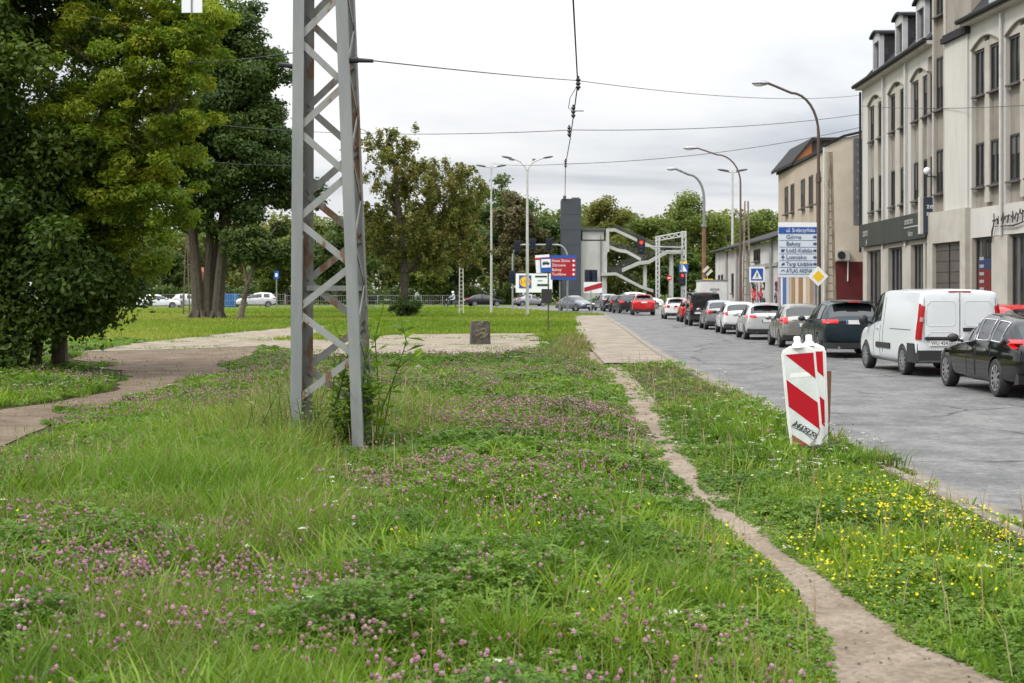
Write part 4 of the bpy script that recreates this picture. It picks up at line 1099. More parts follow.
def build_ground():
    gm = ground_material()
    xs = [-3000,-600,-200,-90,-40,-15,0,15,40,90,200,600,3000]
    ys = [-60]+list(np.arange(-40, 191, 5.0))+[200,300,600,1500,4000]
    strip('ground', [[(x, y) for x in xs] for y in ys], gm, 0, {'meadow': [1.0 if -45 < y < 46 and abs(x) < 95 else 0. for y in ys for x in xs]}, label='green ground under the meadow reaching the horizon')
    asp = asphalt_material()
    ys = list(np.arange(-25, 176, 1.0))
    rows = []; ed = []
    cols = [0, .12, .35, .7, 1.2, 2.5, 4.5, 6, ROADW-.6, ROADW-.2, ROADW]
    for y in ys:
        rows.append([(kx(y)+c, y) for c in cols])
        ed += [.9, .65, .4, .2, .05, 0, 0, 0, .2, .6, 1]
    strip('road', rows, asp, .006, {'edge': ed}, label='worn grey asphalt road')
    rows = []
    for x in np.arange(-150, 90, 3.0):
        yc = float(far_road_y(x)); rows.append([(x, yc+q) for q in np.linspace(4.5, -4.5, 5)])
    strip('crossing_road', rows, asp, .014, label='grey asphalt crossing road in the distance')
    rows = []
    for y in np.arange(118, 178, 2.0):
        xl = max(7.4-(y-118)/3.8, -5); rows.append([(xl+(kx(y)+.3-xl)*q, y) for q in (0,.25,.5,.75,1)])
    strip('junction_road', rows, asp, .010, label='asphalt where the road widens into the junction')
    # kerbs
    kc = mat('kerb_stone', (.175,.155,.125), .9, c2=(.12,.105,.08), scale=3, bump=.3)
    def kerb(name, fx, y0, y1, w, h, lab):
        mb = MB(); y = y0
        while y < y1:
            a, b = (fx(y), y), (fx(y+.98), y+.98)
            mb.prism([(a[0], a[1], zt(a[1])-.05), (a[0]+w, a[1], zt(a[1])-.05), (b[0]+w, b[1], zt(b[1])-.05), (b[0], b[1], zt(b[1])-.05)], (0,0,h+.05)); y += 1.0
        o = mb.build(name, kc, bevel=.012); o['label'] = lab; return tag(o, kind='structure')
    kerb('left_kerb', lambda y: kx(y)-.13, 4, 118, .14, .045, 'sunken concrete kerb along the verge')
    kerb('right_kerb', lambda y: kx(y)+ROADW-.02, 10, 150, .15, .12, 'concrete kerb in front of the buildings')
    pm = paving_material('paving_slabs', (.255,.220,.175), (.215,.183,.142), (.13,.108,.08), .5, .5)
    rows = []
    for y in np.arange(PAVE_Y0, PAVE_Y1, 1.0):
        xl = float(pave_left(y)); xr = kx(y)-.14; rows.append([(xl+(xr-xl)*q, y) for q in np.linspace(0, 1, 6)])
    strip('left_pavement', rows, pm, .05, label='sandy concrete slab pavement beside the road')
    pm2 = paving_material('paving_blocks', (.30,.29,.27), (.25,.24,.225), (.16,.15,.14), .4, .2)
    rows = []
    for y in np.arange(8, 150, 2.0): rows.append([(kx(y)+ROADW+.13+q, y) for q in (0, 2, 4, 9)])
    strip('right_pavement', rows, pm2, .115, label='grey block pavement in front of the shops')
    dm = dirt_material('dirt_track', (.105,.078,.056), (.150,.115,.084), (.21,.168,.128))
    flat_poly('dirt_track', TRACK, dm, .012, .6, .35, 'sandy brown dirt track curving past the tree')
    sm = dirt_material('slab_concrete', (.16,.135,.095), (.245,.212,.165), (.31,.275,.225))
    flat_poly('concrete_yard', SLAB, sm, .022, .8, 1.1, 'pale broken concrete strip across the meadow')
    # footpath
    L_, Rr = [], []
    dense = []
    for a, b in zip(PATH[:-1], PATH[1:]):
        for k in range(12):
            q = k/12; dense.append(tuple(a[i]+(b[i]-a[i])*q for i in range(3)))
    P = np.array(dense)
    for _ in range(6): P[1:-1] = (P[:-2]+2*P[1:-1]+P[2:])/4
    rows = []
    for i in range(len(P)):
        a = P[max(0,i-1)]; b = P[min(len(P)-1,i+1)]; d = np.array([b[0]-a[0], b[1]-a[1]]); d /= np.linalg.norm(d)+1e-9; nrm = np.array([-d[1], d[0]])
        w = P[i][2]+.22; rows.append([tuple(P[i][:2]+nrm*w*q) for q in np.linspace(1, -1, 5)])
    dp = dirt_material('dirt_path', (.165,.132,.095), (.235,.192,.145), (.30,.252,.20))
    strip('dirt_path', rows, dp, .008, label='narrow trodden dirt footpath through the meadow')
    # stones and clods lying on the path and track as part of the loose surface
    n = 5200; X, Y = scatter(n, 5, 46, 1.5, 1); pa, tr, sl, pv, rd = masks(X, Y); k = pa | tr; X, Y = X[k], Y[k]; n = len(X)
    B = np.array([(1,0,0),(0,1,0),(-1,0,0),(0,-1,0),(0,0,.7),(0,0,-.5)]); s = np.clip(.004+.0006*Y, .006, .03)*U(n,.4,1.5)
    V = np.stack([X,Y,ztv(Y)+.012],1)[:,None]+B[None]*s[:,None,None]*U(n*6,.6,1.3).reshape(n,6,1)
    F = np.array([(0,1,4),(1,2,4),(2,3,4),(3,0,4),(1,0,5),(2,1,5),(3,2,5),(0,3,5)]); F = (F[None]+(np.arange(n)*6)[:,None,None]).reshape(-1,3)
    o = raw_mesh('gravel', V.reshape(-1,3), None, F, [dm]); tag(o, 'small stones and crumbs of earth on the dirt path and track', 'gravel', kind='stuff')

# ------------------------------------------------------------------ buildings
class Facade:
    """coordinates along a facade: s along it, d outwards to the street, z up"""
    def __init__(f, p0, p1):
        f.p = Vector((p0[0], p0[1], 0)); v = Vector((p1[0]-p0[0], p1[1]-p0[1], 0)); f.L = v.length; f.u = v.normalized(); f.n = Vector((-f.u.y, f.u.x, 0))
    def pt(f, s, d, z): return f.p+f.u*s+f.n*d+Vector((0,0,z))
    def box(f, mb, s0, s1, d0, d1, z0, z1, mi=0):
        vs = [f.pt(s, d, z) for z in (z0, z1) for (s, d) in ((s0,d0),(s1,d0),(s1,d1),(s0,d1))]
        mb.add(vs, [(0,3,2,1),(4,5,6,7),(0,1,5,4),(1,2,6,5),(2,3,7,6),(3,0,4,7)], mi)
    def prism(f, mb, poly, d0, d1, mi=0):
        a = [f.pt(s, d0, z) for s, z in poly]; mb.prism(a, f.n*(d1-d0), mi)
    def sY(f, px):       # the s at which a picture column meets the facade line
        k = (px-CX)/FPX
        return (f.p.x-k*f.p.y)/(k*f.u.y-f.u.x)

BM = {}
def building_materials():
    BM['white'] = mat('render_white', (.48,.462,.43), .85, c2=(.40,.387,.36), scale=1.3, bump=.08, bscale=18, lo=.42, hi=.74, stretch=(1.3,1.3,.28))
    BM['panel'] = mat('render_beige', (.265,.237,.205), .85, c2=(.185,.163,.138), scale=1.5, stretch=(1.2,1.2,.35), bump=.1, bscale=20)
    BM['cream'] = mat('render_cream', (.40,.375,.33), .85, c2=(.33,.305,.265), scale=1.0)
    BM['frame'] = mat('window_frame_dark', (.03,.026,.023), .5)
    BM['slate'] = slate_material()
    BM['tin'] = mat('dark_flashing', (.028,.027,.028), .85, 0, .2)
    BM['dormer'] = mat('dormer_grey', (.40,.405,.41), .6, c2=(.32,.325,.33), scale=1.5)
    BM['green'] = mat('dark_fascia', (.020,.021,.019), .6, c2=(.028,.034,.016), scale=.7, stretch=(1,1,.5), lo=.45, hi=.68)
    BM['navy'] = mat('navy_panel', (.028,.033,.052), .5)
    BM['reveal'] = mat('shutter_brown', (.085,.070,.060), .6, c2=(.06,.05,.045), scale=2)
    BM['sill'] = mat('sill_brown', (.085,.075,.07), .7)
    BM['blind'] = mat('dull_blind', (.10,.098,.092), .5, c2=(.06,.06,.057), scale=3, stretch=(4,4,.4))
    BM['letter'] = mat('letter_grey', (.35,.36,.36), .5)
def slate_material():
    m, nt, N, L, b = _nodes('slate'); b.inputs['Roughness'].default_value = .9; sset(b, 'Specular IOR Level', .15)
    tc = N.new('ShaderNodeTexCoord'); mp = N.new('ShaderNodeMapping'); mp.inputs['Rotation'].default_value = (PI/2, 0, PI/2); L.new(tc.outputs['Object'], mp.inputs[0])
    br = N.new('ShaderNodeTexBrick'); L.new(mp.outputs[0], br.inputs['Vector']); br.inputs['Scale'].default_value = 1
    br.inputs['Brick Width'].default_value = .3; br.inputs['Row Height'].default_value = .16; br.inputs['Mortar Size'].default_value = .012
    br.inputs['Color1'].default_value = (.030,.030,.034,1); br.inputs['Color2'].default_value = (.045,.045,.05,1); br.inputs['Mortar'].default_value = (.025,.025,.028,1)
    L.new(br.outputs['Color'], b.inputs['Base Color'])
    return m

def window_unit(fc, parent, s0, s1, z0, z1, d, sill=True, bars=1, name='window', frame=.07, fm=None):
    mb = MB(); fm = fm or BM['frame']
    fc.box(mb, s0, s0+frame, d, d+.06, z0, z1); fc.box(mb, s1-frame, s1, d, d+.06, z0, z1)
    fc.box(mb, s0+frame, s1-frame, d, d+.06, z0, z0+frame); fc.box(mb, s0+frame, s1-frame, d, d+.06, z1-frame, z1)
    for k in range(bars):
        s = s0+(s1-s0)*(k+1)/(bars+1); fc.box(mb, s-.03, s+.03, d, d+.055, z0+frame, z1-frame)
    w = mb.build(name, fm, parent, world=True)
    mb = MB(); fc.box(mb, s0+frame*.5, s1-frame*.5, d+.004, d+.02, z0+frame*.5, z1-frame*.5); mb.build('pane', MT['winglass'], w, world=True)
    k = math.sin(s0*12.9+z0*7.7+fc.p.y)*43.7; k -= math.floor(k)
    if name == 'window' and k < .5:
        mb = MB(); fc.box(mb, s0+frame, s1-frame, d+.021, d+.026, z1-frame-(z1-z0)*(.25+k), z1-frame); mb.build('blind', BM['blind'], w, world=True)
    if name == 'shop_window':
        for q in range(3):
            c = s0+(s1-s0)*(.18+.3*q+.1*k); mb = MB(); fc.box(mb, c-.07-.08*k, c+.07, d+.021, d+.026, z0+.1, z1-frame); mb.build('curtain', BM['blind'], w, world=True)
    if sill:
        mb = MB(); fc.box(mb, s0-.05, s1+.05, d-.02, d+.20, z0-.06, z0-.005); mb.build('sill', BM['sill'], w, world=True)
    return w
def arch_poly(s0, s1, z0, rise, top, n=8):
    """spandrel above a segmental arch: the region between the arch curve and a flat top"""
    pts = [(s0, top), (s0, z0)]
    for k in range(1, n): q = k/n; pts.append((s0+(s1-s0)*q, z0+rise*math.sin(PI*q)))
    pts += [(s1, z0), (s1, top)]
    return pts

def build_main_building():
    building_materials()
    A = Facade((14.77, 60.0), (14.54, 49.5))          # far wing, read towards the camera
    A = Facade((14.50, 47.75), (14.77, 60.0))
    B = Facade((16.55, 20.0), (14.69, 45.7))
    EV = 10.45
    t = thing('apartment_building', 'long white and beige building with slate mansard roof and ground floor shops', 'building', (16, 50, 0))
    # ---------------- body masses
    mb = MB()
    A.box(mb, 0, A.L, -9, -.16, -.1, EV)
    B.box(mb, 0, B.L, -9, -.16, -.1, EV)
    mb.prism([(14.72,45.6,-.1),(14.55,47.85,-.1),(23,48,-.1),(23,45,-.1)], (0,0,14.2))
    mb.build('wall', BM['panel'], t, world=True)
    def wing(F, pairs, pil, plain, far):
        """pairs: list of (sa0, sa1, sb0, sb1); white pilaster strips fill between the recessed window bays"""
        mw = MB(); mc = MB()
        for (a, b) in pil:
            mp_ = MB(); F.box(mp_, a, b, -.16, 0, 3.79 if F is A else 4.56, EV-.35); mp_.build('pilaster', BM['white'], t, world=True)
        for (a0, a1, b0, b1) in pairs:
            mc = MB()
            F.box(mc, a1, b0, -.16, -.05, 4.7, 9.75)              # cream strip between the two windows
            poly = arch_poly(a0-.12, b1+.12, 9.62, .32, EV-.35)
            # the arch: white field over the pair
            mp_ = MB(); F.prism(mp_, poly, -.158, 0); mp_.build('arch', BM['white'], t, world=True)
            for (qa, qb) in ((a0-.11, a1-.005), (b0+.005, b1+.11)):
                hp = [(qa, 9.57), (qb, 9.57)]+[(qb+(qa-qb)*j/6, 9.61+.32*math.sin(PI*(qb+(qa-qb)*j/6-a0+.12)/(b1-a0+.24))) for j in range(7)]
                mp_ = MB(); F.prism(mp_, hp, -.157, -.055); mp_.build('arch_panel', BM['cream'], t, world=True)
            # stone moulding along the arch
            n = 10; pts = [F.pt(a0-.12+(b1-a0+.24)*k/n, .02, 9.62+.32*math.sin(PI*k/n)) for k in range(n+1)]
            mc.tube(pts, .032, 5); mc.build('window_strip', BM['cream'], t, world=True)
        F.box(mw, plain[0], plain[1], -.16, .002, EV-.35, EV-.02)
        mw.build('frieze', BM['white'], t, world=True)
        for (a0, a1, b0, b1) in pairs:
            for (a, b) in ((a0, a1), (b0, b1)):
                window_unit(F, t, a, b, 8.12, 9.55, -.155, bars=1)
                window_unit(F, t, a, b, 5.22, 6.62, -.155, bars=1)
    # far wing (s from the middle bay towards the far end)
    ws = [A.sY(p) for p in (930.0, 924, 914.2, 901, 891.2, 879, 870.6)]
    w = .40
    prs = [(ws[1]-w, ws[1]+w, ws[2]-w, ws[2]+w), (ws[3]-w, ws[3]+w, ws[4]-w, ws[4]+w), (ws[5]-w, ws[5]+w, ws[6]-w, ws[6]+w)]
    pil = [(1.15, ws[0]-.35), (ws[0]+.33, prs[0][0]-.08), (prs[0][3]+.1, prs[1][0]-.1), (prs[1][3]+.1, prs[2][0]-.1), (prs[2][3]+.1, A.L)]
    wing(A, prs, pil, (1.15, A.L), True)
    for z0 in (8.12, 5.22): window_unit(A, t, ws[0]-.30, ws[0]+.30, z0, z0+1.42, -.155, bars=0)
    # near wing
    cs = [B.sY(p) for p in (977.8, 993.2, 1012.5, 1031, 1056, 1083)]
    prs = []
    for i in (0, 2, 4):
        a, b = sorted((cs[i], cs[i+1])); prs.append((a-w, a+w, b-w, b+w))
    prs.sort()
    p0 = prs[0][0]
    while p0 > 4: 
        p0 -= 3.1; prs.insert(0, (p0, p0+.80, p0+1.56, p0+2.36))
    pil = []; e = 0
    for q in prs:
        pil.append((e, q[0]-.1)); e = q[3]+.1
    pil.append((e, B.L))
    wing(B, prs, pil, (0, B.L), False)
    # down pipes
    for F, s in ((A, prs and (A.L-.05)), (A, (ws[2]+ws[3])/2), (A, (ws[4]+ws[5])/2), (B, B.sY(1003.5))):
        mb = MB(); mb.tube([F.pt(s, .09, 3.6), F.pt(s, .09, EV-.1)], .05, 8); mb.build('down_pipe', MT['pole_light'] if F is B or s < A.L-.1 else BM['tin'], t, world=True, smooth=True)
    # ---------------- middle bay
    C = Facade((14.66, 45.7), (14.44, 48.9))
    mb = MB(); C.box(mb, 1.95, 2.15, -.3, 0, 4.2, 14.2); C.box(mb, 3.05, 3.2, -.3, 0, 4.2, 14.2); C.box(mb, 1.95, 3.2, -.5, -.26, 4.2, 14.2); mb.build('bay_strip', BM['cream'], t, world=True)
    mb = MB(); C.box(mb, 2.15, 3.05, -.26, -.14, 4.2, 14.2); mb.build('bay_panel', BM['panel'], t, world=True)
    for z0, z1 in ((5.25, 6.75), (8.1, 9.9), (11.3, 12.9)): window_unit(C, t, 2.28, 2.98, z0, z1, -.135, bars=1)
    mb = MB(); C.box(mb, .0, 1.95, -.3, .03, 4.6, EV-.25); mb.build('bay_pier', BM['white'], t, world=True)
    mb = MB(); C.box(mb, -.12, 2.03, -.3, .16, EV-.25, EV-.07); C.box(mb, -.05, 1.99, -.3, .10, EV-.07, EV+.03); mb.build('bay_cornice', BM['tin'], t, world=True)
    mb = MB(); C.box(mb, .0, 1.95, -.9, -.35, EV, 14.2); mb.build('bay_upper_wall', BM['dormer'], t, world=True)
    # the entrance
    mb = MB(); C.box(mb, -.15, 3.25, -.3, .16, 3.55, 4.6); C.box(mb, -.15, .30, -.3, .16, -.1, 3.55); C.box(mb, 2.75, 3.25, -.3, .16, -.1, 3.55); mb.build('entrance_surround', BM['cream'], t, world=True)
    mb = MB(); C.box(mb, .30, 2.75, -.2, .02, -.1, 3.55)
    en = mb.build('entrance_gate', BM['reveal'], t, world=True)
    mb = MB()
    for k in range(9): C.box(mb, .30, 2.75, .02, .03, .4+k*.36, .42+k*.36)
    C.box(mb, 1.50, 1.54, .02, .05, 0, 3.5); C.box(mb, .32, 2.73, .02, .04, 1.0, 1.45); mb.build('gate_rail', BM['frame'], en, world=True)
    # ---------------- shop fronts
    def shop(F, s0, s1, piers, z1):
        for (a, b) in piers:
            mb = MB(); F.box(mb, a, b, -.16, .05, -.1, z1+(.0 if F is A else -.0)); mb.build('shop_pier', BM['cream'], t, world=True)
        es = [s0]+[q for p in piers for q in p]+[s1]
        for a, b in zip(es[0::2], es[1::2]):
            if b-a < .4: continue
            window_unit(F, t, a+.04, b-.04, .35, z1, -.155, sill=False, bars=2 if b-a > 1.6 else 1, name='shop_window')
    sp = [A.sY(p) for p in (929.5, 926.5, 912, 903.5, 889.5, 882, 868, 862.5)]
    mb = MB(); A.box(mb, 1.1, A.L, -.16, .01, 3.62, 3.78); mb.build('shop_lintel', BM['cream'], t, world=True)
    shop(A, sp[0], A.L-.35, [(sp[1], sp[1]+.25), (sp[2], sp[3]), (sp[4], sp[5]), (sp[6], sp[7]-.3)], 3.62)
    mb = MB(); B.box(mb, 0, B.L, -.16, .02, 3.62, 4.55); mb.build('shop_lintel', BM['white'], t, world=True)
    q = [B.sY(p) for p in (973, 993, 1009)]
    q = sorted(q); pr = [(q[0]-.0, q[1])]
    pr2 = []; e = q[0]-2.3
    while e > 1: pr2.insert(0, (e-.9, e)); e -= 3.2
    shop(B, 0, q[2], pr2+pr, 3.6)
    mb = MB(); B.box(mb, q[2], B.L, -.16, .04, -.1, 3.62); mb.build('shop_pier', BM['cream'], t, world=True)
    # red and blue poster inside the first shop window
    # ---------------- eaves, mansard, dormers
    for F, s0, s1 in ((A, 1.1, A.L+.08), (B, 0, B.L+.12)):
        mb = MB(); F.box(mb, s0, s1, -.2, .28, EV-.02, EV+.10); mb.build('cornice', BM['white'], t, world=True)
        mb = MB(); mb.tube([F.pt(s0, .36, EV+.12), F.pt(s1, .36, EV+.12)], .085, 8); F.box(mb, s0, s1, -.1, .33, EV+.10, EV+.16); mb.build('gutter', BM['tin'], t, world=True, smooth=True)
        mb = MB()
        pr = [(.20, EV+.17), (-1.35, EV+1.95), (-2.6, EV+2.2), (-9, EV+2.2), (-9, EV+.17)]
        a = [F.pt(s0, d, z) for d, z in pr]; mb.prism(a, F.u*(s1-s0-(1.0 if F is A else 0)))
        mb.build('roof', BM['slate'], t, world=True)
    # hipped far end of the mansard
    mb = MB(); s1 = A.L-.75
    mb.add([A.pt(s1,.20,EV+.17), A.pt(s1,-1.35,EV+1.95), A.pt(s1,-9,EV+1.95), A.pt(s1,-9,EV+.17), A.pt(A.L+.08,.20,EV+.17), A.pt(A.L+.08,-9,EV+.17), A.pt(s1+.001,-1.35,EV+1.95)], [(0,4,6),(4,5,2,1),(0,1,4),(2,5,3)]); mb.build('roof_hip', BM['slate'], t, world=True)
    def dormer(F, s, w=.60, h=1.55):
        mb = MB(); zb = EV+.22; d1 = .02
        mk_ = MB(); mk2 = MB(); F.box(mk_, s-w+.01, s-w+.15, -1.5, -.16, zb, zb+h-.01); F.box(mk2, s+w-.15, s+w-.01, -1.5, -.16, zb, zb+h-.01)
        F.box(mb, s-w, s-w+.16, -.16, d1, zb, zb+h); F.box(mb, s+w-.16, s+w, -.16, d1, zb, zb+h); F.box(mb, s-w+.16, s+w-.16, -1.5, d1, zb+h-.22, zb+h); F.box(mb, s-w+.16, s+w-.16, -1.5, d1, zb, zb+.25)
        dm = mb.build('dormer', BM['dormer'], t, world=True); mk_.build('dormer_cheek', BM['slate'], dm, world=True); mk2.build('dormer_cheek', BM['slate'], dm, world=True)
        mb = MB()
        n = 6; pts = [(s-w-.12+(2*w+.24)*k/n, zb+h+.16*math.sin(PI*k/n)) for k in range(n+1)]
        poly = pts+[(b[0], b[1]+.09) for b in pts[::-1]]
        F.prism(mb, poly, -1.7, d1+.12); F.prism(mb, [(s-w, zb+h)]+[(a, z-.002) for a, z in pts[1:-1]]+[(s+w, zb+h)], -1.6, d1, 1)
        mb.build('dormer_roof', [BM['tin'], BM['dormer']], dm, world=True)
        mb = MB(); F.box(mb, s-w+.14, s+w-.14, -.25, -.12, zb+.22, zb+h-.2); mb.build('dormer_pane', MT['winglass'], dm, world=True)
        mb = MB(); F.box(mb, s-.03, s+.03, -.12, -.06, zb+.25, zb+h-.22); mb.build('dormer_sash', BM['frame'], dm, world=True)
    for p in (877.5, 900.5, 922.0): dormer(A, A.sY(p)+.15)
    for k in range(4): dormer(B, B.L-2.2-k*3.2)
    # ---------------- signs: things of their own, fixed to the front
    sA0, sA1 = 1.55, A.L-.35
    sg = thing('shop_fascia', 'long dark greenish fascia with faint white lettering above the far shop', 'sign', tuple(A.pt(sA0, .1, 3.8)))
    mb = MB(); A.box(mb, sA0, sA1, .06, .20, 3.80, 4.72); mb.build('fascia_board', BM['green'], sg, world=True)
    fz = 4.3
    M = Matrix.Translation(A.pt(sA1-.7, .205, 0)) @ Matrix.Rotation(-PI/2+math.atan2(-A.u.x, A.u.y), 4, 'Z')
    mb = MB(); front_text(mb, 'zero', .48, 0, 0, 4.36, 'LEFT', M); front_text(mb, 'pl', .32, .55, 0, 3.98, 'LEFT', M); mb.build('lettering', BM['letter'], sg, world=True)
    M = Matrix.Translation(A.pt(sA0+2.9, .205, 0)) @ Matrix.Rotation(-PI/2+math.atan2(-A.u.x, A.u.y), 4, 'Z')
    mb = MB(); front_text(mb, 'centrum', .36, 0, 0, 4.48, 'LEFT', M); mb.add([(0,-.004,4.24),(2.6,-.004,4.24),(2.6,-.004,4.28),(0,-.004,4.28)], [(0,1,2,3)], 0, M); front_text(mb, 'biuro', .30, .55, 0, 4.02, 'LEFT', M); mb.build('lettering', BM['letter'], sg, world=True)
    s2 = thing('blade_sign', 'upright navy blade sign with small white letters beside the dark fascia', 'sign', tuple(A.pt(1.3, .5, 3.9)))
    ax, ay = A.pt(1.2, .12, 0).x+.17, A.pt(1.2, 0, 0).y
    mb = MB(); mb.bb(ax-.46, ax, ay-.13, ay+.13, 3.92, 5.15); mb.build('panel', BM['navy'], s2, world=True, bevel=.01)
    mb = MB(); mb.bb(ax-.56, ax-.46, ay-.135, ay+.135, 3.9, 5.17); mb.build('edge_strip', BM['white'], s2, world=True)
    mb = MB(); front_text(mb, 'ze', .26, ax-.23, ay-.137, 4.85, 'CENTER'); front_text(mb, 'ro', .26, ax-.23, ay-.137, 4.6, 'CENTER'); mb.build('lettering', MT['signwhite'], s2, world=True)
    # brush script lettering over the near shop
    s3 = thing('script_sign', 'dark brush script lettering above the near shop window', 'sign', tuple(B.pt(B.sY(1009), .1, 4.2)))
    mb = MB(); rnd = random.Random(5)
    sA = B.sY(995.5)
    x = 0; pl = []
    for k in range(34):
        pl.append(B.pt(sA-.08*k*1.0-.04*math.sin(k*1.9), .10, 4.06+.015*k*.4+(.15 if k % 5 == 0 else .055)*math.sin(k*2.1)))
    mb.tube(pl, .018, 5)
    for k in range(0, 30, 4):
        c = B.pt(sA-.1-.085*k, .10, 4.07); mb.tube([c+Vector((0,0,-.12)), c+Vector((0,-.05,.05)), c+Vector((0,-.02,.22 if k % 8 == 0 else .12))], .02, 5)
    mb.tube([B.pt(sA-.05, .1, 3.9), B.pt(sA-1.5, .1, 3.86), B.pt(sA-2.7, .1, 3.98)], [.01,.03,.012], 5)
    mb.tube([B.pt(sA+.05, .1, 3.4), B.pt(sA+.02, .1, 3.75), B.pt(sA-.1, .1, 3.95)], [.015,.03,.02], 5)
    mb.build('lettering', BM['frame'], s3, world=True, smooth=True)
    # wall lamp globe
    lp = thing('wall_lamp', 'white globe lamp fixed high on the far facade', 'lamp', tuple(A.pt(1.5, .3, 6.3)))
    mb = MB(); c = A.pt(.95, .30, 6.05); mb.ball(c, .13, 12); mb.build('globe', MT['signwhite'], lp, world=True, smooth=True)
    mb = MB(); mb.tube([A.pt(.95, -.2, 5.85), A.pt(.95, .30, 5.85), A.pt(.95, .30, 5.92)], .025, 6); mb.build('bracket', MT['black'], lp, world=True)
    # posters seen in the near shop window
    ps = thing('window_poster', 'red and blue advertising poster in the shop window behind the van', 'poster', tuple(B.pt(B.sY(984), -.05, 1)))
    a, b = sorted((B.sY(976), B.sY(990.5)))
    mb = MB(); B.box(mb, a, b, -.09, -.075, 1.15, 1.62, 0); B.box(mb, a, b, -.09, -.075, 1.62, 2.6, 1); B.box(mb, a, b, -.09, -.075, 2.6, 2.95, 0)
    for k in range(6): B.box(mb, b-.45, b-.12, -.075, -.065, 1.7+k*.24, 1.8+k*.24, 2)
    mb.build('sheet', [mat('poster_blue', (.02,.03,.09), .3), mat('poster_red', (.13,.010,.014), .3), mat('poster_pale', (.28,.28,.29), .3)], ps, world=True)

